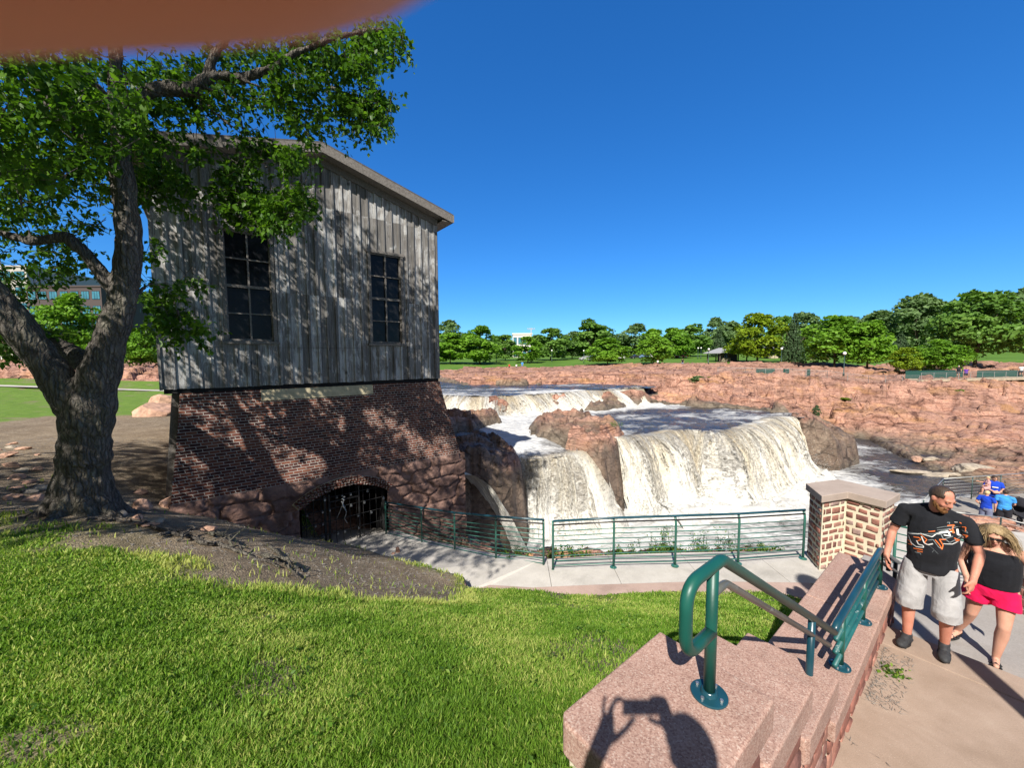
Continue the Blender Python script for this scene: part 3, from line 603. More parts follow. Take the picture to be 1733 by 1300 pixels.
    k=NM('blue_glass'); c=k.co(); M['blue_glass']=k.done(k.bsdf(k.ramp(k.noise(c,.35,3),[(.35,(.03,.13,.20)),(.7,(.08,.27,.36))]),.12,0,None,.8))
    for nm,cl in (('car_red',(.35,.008,.02)),('car_white',(.7,.7,.7)),('car_blue',(.12,.2,.33)),('car_dark',(.02,.022,.027)),('car_silver',(.36,.37,.38))):
        k=NM(nm); M[nm]=k.done(k.bsdf(cl,.25,.0,None,.5,**{'Coat Weight':.6}))
    k=NM('lamp_globe'); M['lamp_globe']=k.done(k.bsdf((.78,.78,.76),.3))
    M['lamp_pole']=plain('lamp_pole',(.02,.05,.045),.4); M['fence_green']=plain('fence_green',(.010,.065,.052),.7); M['timber']=plain('timber',(.40,.33,.24),.85,0,.25,2)
    M['cable']=plain('cable',(.38,.39,.38),.45,.5); M['deck_boards']=plain('deck_boards',(.26,.235,.205),.9,0,.3,3)
mats()
# ============================================================ RIVER
def dpl(x,y,pl): return dline(x,y,pl)
def water_sheet(name,poly,z,foamf,step,margin=.0,amp=.06,seed=0,cut=None):
    P=np.array(poly); x0,y0=P.min(0)-margin; x1,y1=P.max(0)+margin
    xs=np.arange(x0,x1,step); ys=np.arange(y0,y1,step); X,Y=np.meshgrid(xs,ys); x=X.ravel(); y=Y.ravel(); n=len(xs)
    sd=sdpoly(x,y,poly); fo=foamf(x,y)
    zz=z+fbm(x/1.7,y/1.1,0,seed+3,4)*amp*(1+1.6*fo)+fbm(x/.5,y/.4,0,seed+4,2)*amp*.35*(1+2*fo)
    if z==-5.0: zz=zz-.36*(1-sstep(.2,2.6,dline(x,y,LIP2)))-.10*(1-sstep(.1,1.2,dline(x,y,LIPM)))
    i=np.arange(len(ys)-1)[:,None]*n+np.arange(n-1)[None,:]; i=i.ravel(); Fa=np.c_[i,i+1,i+n+1,i+n]
    keep=sd[Fa].min(1)<margin
    if cut is not None: keep&=sdpoly(x,y,cut)[Fa].min(1)>-.25
    Fa=Fa[keep]; us=np.unique(Fa); mp=np.zeros(len(x),np.int32); mp[us]=np.arange(len(us))
    return tag(meshnp(name,np.c_[x,y,zz][us],mp[Fa],M['river'],None,True,{'foam':fo[us]}),kind='structure')
def foam_pool(x,y):
    d=np.minimum(dpl(x,y,LIPM[1:-1]),dpl(x,y,[(1.0,19),(3.3,19.3),(5.2,20.5)])+1.0)
    f=1.05-d/12.0
    f=np.maximum(f,.95*(1-sstep(0,9,np.hypot((x-3)/1.1,y-14)-4)))
    f=f-.25*sstep(24,30,x)*sstep(25,31,y)-.05*sstep(15,21,x)*(1-sstep(21,24,y)); f=np.maximum(f,.38)
    f=f+.55*(1-sstep(.2,1.6,np.abs((y-22.6)-(x-22)*.10)))*sstep(13,20,x)*.8
    return np.clip(f+fbm(x/5,y/2.6,0,5)*.3,0,1)
def foam_mid(x,y):
    d=dpl(x,y,UPB); f=.95-d/6.5
    f=np.maximum(f,.66-.5*np.clip(np.hypot((x-0)/2.2,(y-25)/4.5)-.8,0,2)); f=np.maximum(f,.50-dpl(x,y,LIP2)*.05*0-.12*np.clip(y-24,0,9)*(x>7))
    f=f-.25*(1-sstep(.4,1.6,dpl(x,y,LIPM)))+.12
    return np.clip(np.maximum(f,.42)+fbm(x/3.2,y/1.6,0,6)*.4,0,1)
def foam_up(x,y):
    f=.52-.03*dpl(x,y,UPL)+.12*(x<-2)
    return np.clip(f+fbm(x/4,y/1.8,0,8)*.38,0,1)
def polyline_resample(pl,n):
    P=np.array(pl,float); s=np.r_[0,np.cumsum(np.hypot(*np.diff(P,axis=0).T))]; t=np.linspace(0,s[-1],n)
    # rounded a little
    X=np.interp(t,s,P[:,0]); Y=np.interp(t,s,P[:,1])
    k=max(3,n//40); ker=np.ones(k)/k
    Xp=np.convolve(np.pad(X,k,'edge'),ker,'same')[k:-k]; Yp=np.convolve(np.pad(Y,k,'edge'),ker,'same')[k:-k]
    return Xp,Yp,t
def fall(name,lip,zt,zb,reach,per=14,nv=90,seed=0,slope=None,back=.9,thickf=None,rag=.22,lipz=None,rs=None,tp=1.5,layer=0.0,push=0.0):
    X,Y,t=polyline_resample(lip,int(t_len(lip)*per)); n=len(X)
    tx=np.gradient(X); ty=np.gradient(Y); L=np.hypot(tx,ty); nx,ny=ty/L,-tx/L                 # outward = right hand side of the lip direction
    s=np.linspace(0,1,nv)
    reachv=reach*(1+(.45 if slope is None else .8)*fbm(t/1.9,0*t+seed,0,seed+1,3))*(.30+.70*sstep(0,tp,np.minimum(t,t[-1]-t)))*(1 if rs is None else np.interp(t/t[-1],*rs))
    wv=fbm(t/2.6,0*t,0,seed+11,3)*(.25 if slope is None else .9); X=X+nx*wv; Y=Y+ny*wv; V=[];UV=[];TH=[]
    lz=zt+.03+fbm(t/2.4,0*t,0,seed+9,2)*.16+(0 if lipz is None else np.interp(t/t[-1],*lipz))
    for j,q in enumerate(s):
        if q<.14: a=q/.14; out=-back*(1-a)**1.0; z=lz*a+(zt-.06)*(1-a)-0*q
        else:
            a=(q-.14)/.86; out=reachv*(a**.62)*(1 if slope is None else 1); dz=(a**1.35 if slope is None else a**slope); z=lz-(lz-zb)*dz
        rg=rag*np.clip((q-.1)/.4,0,1)
        dsp=(fbm(t/.55,np.full(n,q*1.0),0,seed+2,3)*.6+fbm(t/.16,np.full(n,q*3.5),0,seed+3,3)*.4+vnoise(t/.07,np.full(n,q*16),0,seed+7)*.18)*rg
        foot=np.clip((q-.8)/.2,0,1)*.9
        o=out+push*np.clip(q*3-.3,0,1)+dsp+foot*(.5+.5*fbm(t/.9,0*t,0,seed+5,3))
        V.append(np.c_[X+nx*o,Y+ny*o,z+np.zeros(n)+dsp*.25]); UV.append(np.c_[t+seed*7.3,np.full(n,q)*1.0])
        th=.5+.5*fbm(t/1.5,np.full(n,q*.5),0,seed+6,3)
        TH.append(th if thickf is None else np.clip(th+thickf(X,t/t[-1],q),0,1))
    V=np.concatenate(V); UV=np.concatenate(UV)
    i=np.arange(nv-1)[:,None]*n+np.arange(n-1)[None,:]; i=i.ravel(); Fa=np.c_[i,i+n,i+n+1,i+1]
    return tag(meshnp(name,V,Fa,M['falls'],None,True,{'thick':np.concatenate(TH),'layer':np.full(len(V),layer)},UV),kind='structure')
def flow(name,ctr,wid,seed):
    C=np.array(ctr,float); s=np.linspace(0,1,len(C)); q=np.linspace(0,1,90); P=np.stack([np.interp(q,s,C[:,k]) for k in range(3)],1); W=np.interp(q,s,wid)
    for k in range(3): P[:,k]=np.convolve(np.pad(P[:,k],6,'edge'),np.ones(9)/9,'same')[6:-6]
    nu=46; V=[];UV=[];TH=[]; u=np.linspace(-1,1,nu)
    for j in range(90):
        side=np.array([.75,-.55,0]) if j<25 else np.array([.86,-.28,-.12]); side=side/np.linalg.norm(side); o=np.array([.25,-.85,.45])
        d=fbm(u*2.2,np.full(nu,q[j]*3),0,seed,3)*.16+fbm(u*7,np.full(nu,q[j]*16),0,seed+1,3)*.09+.16*(1-u*u)
        V.append(P[j][None]+side[None]*(u*W[j]/2)[:,None]+o[None]*d[:,None]); UV.append(np.c_[u*W[j]*.6+seed*7.3,np.full(nu,.12+q[j]*.88)]); TH.append(.9+0*u)
    i=(np.arange(89)[:,None]*nu+np.arange(nu-1)[None,:]).ravel()
    return tag(meshnp(name,np.concatenate(V),np.c_[i,i+nu,i+nu+1,i+1],M['falls'],None,True,{'thick':np.concatenate(TH),'layer':np.zeros(90*nu)},np.concatenate(UV)),kind='structure')
def t_len(pl): P=np.array(pl,float); return float(np.hypot(*np.diff(P,axis=0).T).sum())
def splash(name,centre,seed,n=3500,rx=6,ry=1.6,h=1.6,size=.09):
    """thrown drops of white water in front of a fall: one mass of small faceted drops"""
    pass
def mounds(name,pl,z,h,w,seed,off=1.2):
    """the boil of white water at the foot of a fall"""
    L=t_len(pl); nt=int(L*11); X,Y,t=polyline_resample(pl,nt); tx=np.gradient(X); ty=np.gradient(Y); l=np.hypot(tx,ty); nx,ny=ty/l,-tx/l
    nv=44; V=[]
    for q in np.linspace(-1,1,nv):
        o=off+q*w; pr=np.cos(q*np.pi/2)**1.3
        b=.55+.45*fbm(t/1.6,np.full(nt,q*.9),0,seed,3); c=fbm(t/.4,np.full(nt,q*2.2*w),0,seed+1,4); d=fbm(t/.13,np.full(nt,q*7*w),0,seed+2,2)
        en=np.clip(np.minimum(t,t[-1]-t)/1.0,0,1)
        V.append(np.c_[X+nx*(o+c*.2),Y+ny*(o+c*.2),z-.25+(h*b+.30*c+.12*d)*pr*en])
    V=np.concatenate(V); i=np.arange(nv-1)[:,None]*nt+np.arange(nt-1)[None,:]; i=i.ravel()
    return tag(meshnp(name,V,np.c_[i,i+nt,i+nt+1,i+1],M['foam'],None,True),kind='structure')
def drops(name,n,pos,size,seed):
    r=np.random.default_rng(seed); P=pos(r,n); s=size*r.uniform(.35,1.3,n)
    T=np.array([(1,1,1),(1,-1,-1),(-1,1,-1),(-1,-1,1)],float)*.6
    V=P[:,None,:]+T[None]*s[:,None,None]*r.uniform(.6,1.4,(n,4,1)); b=np.arange(n)*4
    Fa=np.concatenate([np.c_[b,b+1,b+2],np.c_[b,b+3,b+1],np.c_[b,b+2,b+3],np.c_[b+1,b+3,b+2]])
    return tag(meshnp(name,V.reshape(-1,3),Fa,M['foam'],None,True),kind='stuff')
def build_river():
    o=water_sheet('pool_water',[(-5,11.5),(2,9),(8,9),(20,16),(36,22),(41,46),(30,46),(20,33),(8,28),(3,22),(-4,19)],-9.2,foam_pool,.16,.6,.07,1)
    water_sheet('mid_river_water',MID,-5.0,foam_mid,.13,.7,.075,2,POOL)
    water_sheet('upper_river_water',UPP,-3.5,foam_up,.24,.5,.06,3,UPL+[(17,25),(-9,25)])
    fall('main_waterfall',LIPM,-5.08,-9.35,2.15,16,110,3,thickf=lambda X,s,q:-.08+.28*sstep(14,19,X)-.16*sstep(6.5,9,X)*(1-sstep(11,14,X)),rag=.24)
    fall('main_waterfall',LIPM,-5.05,-9.35,2.15,16,110,13,rag=.34,layer=1.0,push=.28,thickf=lambda X,s,q:.15*sstep(14,19,X))
    fall('main_waterfall',LIPM,-5.05,-9.35,2.15,16,110,23,rag=.42,layer=1.0,push=.55,thickf=lambda X,s,q:.1*sstep(14,19,X)+0*X)
    mounds('main_fall_foam',LIPM,-9.25,1.35,2.1,31,3.0)
    fall('side_waterfall',LIP2,-5.36,-9.3,1.0,30,110,5,thickf=lambda X,s,q:-.08+.05*(s>.5),rag=.16,lipz=([0,.5,1],[-.05,-.02,.05]),rs=([0,.5,1],[1,1.2,2.3]),tp=.5)
    fall('side_waterfall',LIP2,-5.34,-9.3,1.0,30,110,15,rag=.26,layer=1.0,push=.22,rs=([0,.5,1],[1,1.2,2.3]),tp=.5,lipz=([0,.5,1],[-.05,-.02,.05]))
    mounds('side_fall_foam',LIP2[:4],-9.25,.6,.9,41,1.5)
    flow('small_cascade',[(-2.9,15.6,-4.75),(-2.1,16.3,-4.95),(-1.5,16.75,-5.6),(-.85,17.2,-7.0),(-.3,17.5,-8.4),(.0,17.6,-9.4)],[1.2,1.2,1.25,1.5,1.7,1.9],7)
    fall('upper_rapids',UPL,-3.52,-5.05,2.3,11,80,9,slope=.85,thickf=lambda X,s,q:-.12+0*X,rag=.34,back=1.2)
    fall('upper_rapids',UPL,-3.5,-5.05,2.3,11,80,19,slope=.85,rag=.40,layer=1.0,push=.22,back=1.2)
    mounds('upper_rapids_foam',UPB[1:-1],-5.0,.42,1.0,51,-.1)
    def spray(r,n):
        X,Y,t=polyline_resample(LIPM,400); k=r.integers(0,400,n); tx=np.gradient(X); ty=np.gradient(Y); l=np.hypot(tx,ty)
        o=1.2+abs(r.normal(0,1.1,n)); zz=-9.0+r.gamma(1.5,.40,n)
        return np.c_[X[k]+ty[k]/l[k]*o+r.normal(0,.3,n),Y[k]-tx[k]/l[k]*o,zz]
    drops('waterfall_spray',14000,spray,.026,3)
    def spray2(r,n):
        X,Y,t=polyline_resample(LIP2,200); k=r.integers(0,200,n); tx=np.gradient(X); ty=np.gradient(Y); l=np.hypot(tx,ty)
        q=r.uniform(0,1,n); o=.2+1.0*q**.6+r.normal(0,.18,n)
        return np.c_[X[k]+ty[k]/l[k]*o,Y[k]-tx[k]/l[k]*o,-5.3-3.9*q**1.35+r.normal(0,.12,n)]
    def spray3(r,n):
        X,Y,t=polyline_resample(LIPM,400); k=r.integers(0,400,n); tx=np.gradient(X); ty=np.gradient(Y); l=np.hypot(tx,ty)
        q=r.uniform(.02,1,n)**.7; o=2.15*q**.62*(.30+.70*sstep(0,1.5,np.minimum(t[k],t[-1]-t[k])))+.12+abs(r.normal(0,.16,n)); return np.c_[X[k]+ty[k]/l[k]*o,Y[k]-tx[k]/l[k]*o,-5.0-4.2*q**1.35+r.normal(0,.15,n)]
    drops('main_fall_spray',13000,spray3,.028,6)
    drops('side_fall_spray',6000,spray2,.022,4)
# ============================================================ THE MILL HOUSE  (local: x along the gable wall, y into the house, z up)
HL=atz(275,660,-.72); _d=(atz(743,640,-.72)-HL); HW=_d.length; HA=math.atan2(_d.y,_d.x)
HM=Matrix.Translation(HL)@Matrix.Rotation(HA,4,'Z')
def hpl(u,v,y0=0.0):
    inv=HM.inverted(); o=inv@Vector((0,0,0)); r=(inv.to_3x3()@ray(u,v)); t=(y0-o.y)/r.y; return o+r*t
def roofz(x,off=0): return 6.58+off-.262*abs(x-3.6)
def build_house():
    W=HW; D=9.0
    t=empty('mill_house',HL,HA,'weathered grey board mill house on a flared brick base beside the falls','mill house')
    wins=[(1.30,2.30,1.19,3.96),(4.92,5.89,1.19,3.96)]
    mb=MB(); rr=random.Random(5); x=-.02; bw=.245; seam=1.02
    def board(x0,x1,z0,z1,y,th):
        a=.012; zt0=min(z1,roofz(x0,-.2)) ; zt1=min(z1,roofz(x1,-.2))
        mb.add([(x0,y-th,z0),(x1,y-th,z0),(x1,y-th,zt1),(x0,y-th,zt0),(x0,y,z0),(x1,y,z0),(x1,y,zt1),(x0,y,zt0)],
               [(0,1,2,3),(1,5,6,2),(4,0,3,7),(0,4,5,1),(3,2,6,7)])
    def spans(x0,x1,y,th,jz):
        cuts=[]
        for (a,b,c,d) in wins:
            if x1>a-.06 and x0<b+.06: cuts.append((a,b,c,d))
        e=rr.uniform(-.012,.012)
        if not cuts:
            board(x0,x1,0+e,seam-.003,y-rr.uniform(0,.005),th); board(x0,x1,seam+.003,9,y-rr.uniform(0,.005),th); return
        a,b,c,d=cuts[0]
        board(x0,x1,0+e,c-.03,y,th); board(x0,x1,d+.03,9,y,th)
        if x0<a-.08: board(x0,min(x1,a-.08),c-.03,d+.03,y,th)
        if x1>b+.08: board(max(x0,b+.08),x1,c-.03,d+.03,y,th)
    while x<W+.0:
        x1=min(x+bw,W+.02); spans(x+.006,x1-.006,0-rr.uniform(0,.004),.022,0)
        x=x1
    x=-.02
    while x<W+.05:
        w=.055; spans(x-w/2,x+w/2,-.022,.032+rr.uniform(0,.008),1); x+=bw
    # side and rear boards
    for side in (0,1):
        xx=0 if side==0 else W; yy=.0
        while yy<D:
            y1=min(yy+bw,D); s=-1 if side==0 else 1
            mb.box((xx+s*.012,(yy+y1)/2,2.65),(.022,y1-yy-.006,5.3)); mb.box((xx+s*.03,yy+.03,2.65),(.02,.055,5.3)); yy=y1
    xx=0
    while xx<W:
        x1=min(xx+bw,W); mb.box(((xx+x1)/2,D,(roofz((xx+x1)/2)-.2)/2),(x1-xx-.006,.022,roofz((xx+x1)/2)-.2)); xx=x1
    mb.build('board_wall',M['boards'],t)
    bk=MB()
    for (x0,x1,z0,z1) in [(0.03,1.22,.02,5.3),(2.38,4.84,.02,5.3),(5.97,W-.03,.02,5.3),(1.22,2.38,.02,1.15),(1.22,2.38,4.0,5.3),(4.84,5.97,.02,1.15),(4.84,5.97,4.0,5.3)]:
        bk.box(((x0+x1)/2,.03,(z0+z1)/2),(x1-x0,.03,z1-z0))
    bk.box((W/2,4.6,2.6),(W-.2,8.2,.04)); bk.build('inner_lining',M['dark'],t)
    # floor beam under the boards
    bm_=MB().box((W/2,.06,-.05),(W-.04,.1,.11)); bm_.box((.1,D/2,-.05),(.1,D-.2,.11)).box((W-.1,D/2,-.05),(.1,D-.2,.11)); bm_.build('sill_beam',M['dark'],t)
    # roof
    rf=MB(); ov=.42; y0=-.42; y1=D+.4
    for s in (-1,1):
        xe=3.6+s*(3.6+.46); 
        for k,(o0,o1,yy0,yy1,ins) in enumerate([(.0,.05,y0,y1,0)]):
            rf.add([(3.6,yy0,roofz(3.6,o0)),(xe,yy0,roofz(xe,o0)),(xe,yy1,roofz(xe,o0)),(3.6,yy1,roofz(3.6,o0)),(3.6,yy0,roofz(3.6,o1)),(xe,yy0,roofz(xe,o1)),(xe,yy1,roofz(xe,o1)),(3.6,yy1,roofz(3.6,o1))],
                   [(0,1,2,3),(4,7,6,5),(0,4,5,1),(1,5,6,2),(2,6,7,3)])
    ro=rf.build('roof',M['shingle'],t)
    fa=MB(); sf=MB()
    for s in (-1,1):
        xe=3.6+s*(3.6+.43); xm=3.6
        for (yy,th,h0,h1) in ((-.40,.035,-.24,-.003),(-.06,.03,-.44,-.012)):
            xx=xe if yy<-.2 else 3.6+s*3.62
            fa.add([(xm,yy-th,roofz(xm,h0)),(xx,yy-th,roofz(xx,h0)),(xx,yy-th,roofz(xx,h1)),(xm,yy-th,roofz(xm,h1)),(xm,yy,roofz(xm,h0)),(xx,yy,roofz(xx,h0)),(xx,yy,roofz(xx,h1)),(xm,yy,roofz(xm,h1))],
                   [(0,1,2,3),(4,7,6,5),(0,4,5,1),(1,5,6,2),(3,2,6,7)])
        sf.add([(xm,-.395,roofz(xm,-.235)),(xe,-.395,roofz(xe,-.235)),(xe,-.062,roofz(xe,-.235)),(xm,-.062,roofz(xm,-.235)),(xm,-.395,roofz(xm,-.215)),(xe,-.395,roofz(xe,-.215)),(xe,-.062,roofz(xe,-.215)),(xm,-.062,roofz(xm,-.215))],
               [(0,3,2,1),(4,5,6,7),(0,1,5,4),(2,3,7,6)])
        ex=3.6+s*4.03
        fa.box((ex+s*.012,4.4,roofz(ex,-.12)),(.024,D+.75,.235)); sf.box((3.6+s*3.83,4.4,roofz(ex,-.225)),(.36,D+.6,.02))
    fa.build('barge_board',M['old_wood'],ro); sf.build('soffit',M['old_wood'],ro)
    # windows
    for (a,b,c,d) in wins:
        f=MB(); w=.085
        f.box((a-w/2+.01,-.035,(c+d)/2),(w,.075,d-c+.02)).box((b+w/2-.01,-.035,(c+d)/2),(w,.075,d-c+.02)).box(((a+b)/2,-.04,d+.045),(b-a+.24,.085,.09))
        fo=f.build('window',M['old_wood'],t,bevel=.004)
        MB().box(((a+b)/2,-.06,c-.05),(b-a+.26,.14,.075)).build('sill',M['old_wood'],fo,bevel=.005)
        m=MB(); mid=(a+b)/2; m.box((mid,.005,(c+d)/2),(.04,.05,d-c))
        for q,hh in ((.25,.032),(.5,.07),(.75,.032)): m.box((mid,.0,c+(d-c)*q),(b-a,.052,hh))
        m.box((mid,.004,c+.02),(b-a,.05,.045)).box((mid,.004,d-.02),(b-a,.05,.04)).box((a+.018,.004,(c+d)/2),(.036,.05,d-c)).box((b-.018,.004,(c+d)/2),(.036,.05,d-c))
        m.build('sash',M['old_wood'],fo)
        MB().box((mid,.05,(c+d)/2),(b-a,.006,d-c)).build('pane',M['pane'],fo)
    # brick base: battered, solid ring, front with lintel let in
    zt,zb=-.11,-2.68; bf=.47
    ring=[(.30,.0,W+.02,D),( .03,-bf,W+.55,D+.4)]
    nz=18; v=[];f=[]
    def lv(q):
        c=q**1.12; return (.30-.27*c,-bf*c,W+.02+.53*c,D+.4*c,zt+(zb-zt)*q)
    for i in range(nz+1):
        x0,y0_,x1,y1_,z=lv(i/nz); v+=[(x0,y0_,z),(x1,y0_,z),(x1,y1_,z),(x0,y1_,z)]
    for i in range(nz):
        for k in range(4):
            k2=(k+1)%4; f.append((i*4+k,(i+1)*4+k,(i+1)*4+k2,i*4+k2))
    br=MB().add(v,f); bo=br.build('brick_base',M['brick'],t)
    top=MB().box((W/2+.1,D/2,-.112),(W-.3,D-.1,.012)).build('ledge',M['dark'],bo)
    l=MB().add([(1.94,-.016,-.115),(4.89,-.016,-.115),(4.89,-.07,-.405),(1.94,-.07,-.405),(1.94,.1,-.115),(4.89,.1,-.115),(4.89,.1,-.405),(1.94,.1,-.405)],[(0,3,2,1),(0,1,5,4),(1,2,6,5),(3,7,6,2),(0,4,7,3)])
    l.build('lintel',M['lintel'],bo)
    # quartzite footing with the arch let through
    ax0,ax1,zs,zc=2.69,5.02,-3.36,-2.975; half=(ax1-ax0)/2; rise=zc-zs; RA=(half*half+rise*rise)/(2*rise); cz=zc-RA; cxm=(ax0+ax1)/2
    xs=np.linspace(.0,7.9,250); zs_=np.linspace(-7.6,zb+.03,140); X,Z=np.meshgrid(xs,zs_)
    h,ox,oy,e=vcell(X/.95+fbm(X,Z,0,3)*.3,Z/.42+fbm(X,Z,0,4)*.3,77); h2,_,_,e2=vcell(X/.3,Z/.2,78)
    dep=-.50-(.07*h+.05*(ox*(h-.4))+.028*h2+fbm(X/.35,Z/.25,0,5,4)*.05-.07*(1-sstep(0,.13,e)))
    dep=dep+.05*sstep(zb-.12,zb+.03,Z)
    inside=(abs(X-cxm)<half+.03)&(Z<cz+np.sqrt(np.maximum((RA+.03)**2-(X-cxm)**2,0)))&(Z<zc+.03)
    n=len(xs); i=np.arange(len(zs_)-1)[:,None]*n+np.arange(n-1)[None,:]; i=i.ravel(); Fa=np.c_[i,i+1,i+n+1,i+n]
    ins=inside.ravel(); Fa=Fa[~ins[Fa].any(1)]
    V=np.c_[X.ravel(),dep.ravel(),Z.ravel()]
    so=meshnp('stone_footing',V,Fa,M['quartz_block'],t)
    ys=np.linspace(-.52,D+.4,120); Y2,Z2=np.meshgrid(ys,zs_); 
    hh,ox,oy,e=vcell(Y2/.9,Z2/.42,79); h2,_,_,e2=vcell(Y2/.3,Z2/.2,80)
    dx=.06*hh+.03*h2+fbm(Y2/.35,Z2/.25,0,6,4)*.05-.06*(1-sstep(0,.12,e)); n=len(ys); i=(np.arange(len(zs_)-1)[:,None]*n+np.arange(n-1)[None,:]).ravel(); Fa=np.c_[i,i+1,i+n+1,i+n]
    for s,nm in ((1,'stone_side'),(0,'stone_side')):
        V=np.c_[(7.85+dx if s else .03-dx).ravel(),Y2.ravel(),Z2.ravel()]; meshnp(nm,V,Fa if s else Fa[:,::-1],M['quartz_block'],so)
    tp=MB().box((3.95,D/2-.05,zb-.02),(7.8,D+.9,.03)).build('stone_top',M['quartz_block'],so)
    # tunnel behind the arch
    MB().add([(ax0,-.45,-6),(ax1,-.45,-6),(ax1,-.45,zc+.05),(ax0,-.45,zc+.05),(ax0,2.5,-6),(ax1,2.5,-6),(ax1,2.5,zc+.05),(ax0,2.5,zc+.05)],[(0,4,7,3),(1,2,6,5),(4,5,6,7),(3,7,6,2)]).build('passage',M['dark'],so)
    ring=MB(); a0=math.asin(half/RA)
    for c in range(2):
        r0=RA+.005+c*.118; nb=int(2*a0*r0/.083)+ (2 if c else 0)
        for k in range(nb):
            a=-a0-.03+(2*a0+.06)*(k+.5)/nb; p=Vector((cxm+math.sin(a)*(r0+.055),-.50-rr.uniform(.06,.085),cz+math.cos(a)*(r0+.055)))
            ring.box(p,(.064,.24,.104),Matrix.Rotation(a,3,'Y'))
    ro2=ring.build('arch_bricks',M['brick'],so,bevel=.006)
    mr=MB(); nn=40
    for k in range(nn):
        a=-a0-.05+(2*a0+.1)*(k+.5)/nn; p=Vector((cxm+math.sin(a)*(RA+.118),-.47,cz+math.cos(a)*(RA+.118))); mr.box(p,((2*a0*RA)/nn*1.25,.16,.232),Matrix.Rotation(a,3,'Y'))
    mr.build('arch_mortar',M['mortar'],so)
    # iron gate
    gt=empty('gate',(0,0,0)); gt.parent=t
    def arch(x): return cz+math.sqrt(RA*RA-(x-cxm)**2)-.01
    g=MB(); yg=-.40
    x=ax0+.12
    while x<ax1: g.tube([(x,yg,-5.6),(x,yg,arch(x))],.011,6); x+=.195
    for z in (-3.28,-3.62,-3.98,-4.36,-4.74,-5.12):
        xa,xb=ax0,ax1
        if z>zs: q=math.sqrt(max(RA*RA-(z+.01-cz)**2,0)); xa,xb=cxm-q,cxm+q
        g.tube([(xa,yg-.014,z),(xb,yg-.014,z)],.012,6)
    g.build('bars',M['iron'],gt)
    fr=MB(); fr.box((3.30,yg,-4.4),(.06,.05,2.4)).box((3.42,yg,-4.4),(.05,.05,2.4)).box((4.24,yg-.02,-4.25),(.045,.045,2.3)).box((3.83,yg-.02,-3.42),(.84,.04,.04)).box((4.05,yg-.035,-5.0),(.42,.03,.05)).box((3.86,yg-.035,-5.28),(.03,.03,.6)).build('gate_frame',M['iron'],gt)
    # stuccoed return at the left rear corner of the base
    MB().add([(.14,.25,-.14),(.34,.25,-.14),(.30,-.2,-2.9),(-.10,-.2,-2.9),(.14,.9,-.14),(.34,.9,-.14),(.3,.9,-2.9),(-.10,.9,-2.9)],[(0,3,2,1),(0,4,7,3),(1,2,6,5),(0,1,5,4),(2,3,7,6)]).build('corner_post',M['old_wood'],t)
    # padlocks left on the gate, a hanging cord
    lk=MB().box((0,0,0),(.042,.02,.034)).tube([(-.014,0,.014),(-.014,0,.036),(-.007,0,.046),(.007,0,.046),(.014,0,.036),(.014,0,.014)],.004,6)
    lo=lk.build('padlock',M['steel'],None,bevel=.003); tag(lo,'small metal padlock hooked on the dark iron gate','padlock','padlocks hooked on the gate')
    rg=random.Random(8)
    for k in range(30):
        o=lo if k==0 else lo.copy()
        if k: COL.objects.link(o)
        x=ax0+.12+.195*rg.randint(0,11)+.03; z=rg.choice([-3.28,-3.62,-3.62,-3.98,-4.36,-4.74]); 
        if z>-3.3: x=min(max(x,3.3),4.5)
        o.matrix_world=HM@Matrix.Translation((x,yg-.035,z-.052))@Matrix.Rotation(rg.uniform(-.5,.5),4,'Z'); s=rg.uniform(.9,1.4); o.scale=(s,s,s)
    c=MB().tube([(3.80,yg-.05,-3.3),(3.79,yg-.07,-3.5),(3.74,yg-.06,-3.62),(3.66,yg-.06,-3.8),(3.58,yg-.06,-3.95)],.012,6).tube([(3.78,yg-.06,-3.6),(3.86,yg-.07,-3.8),(3.80,yg-.07,-4.0),(3.88,yg-.07,-4.15)],.016,6)
    for q in range(9): c.ell((3.79+rg.uniform(-.05,.04),yg-.07,-3.3-.045*q),(.028,.024,.028),nu=8,nv=6)
    co=c.build('hanging_chain',M['steel'],None,True); co.matrix_world=HM; tag(co,'pale chain and cord dangling from the middle of the iron gate','chain')
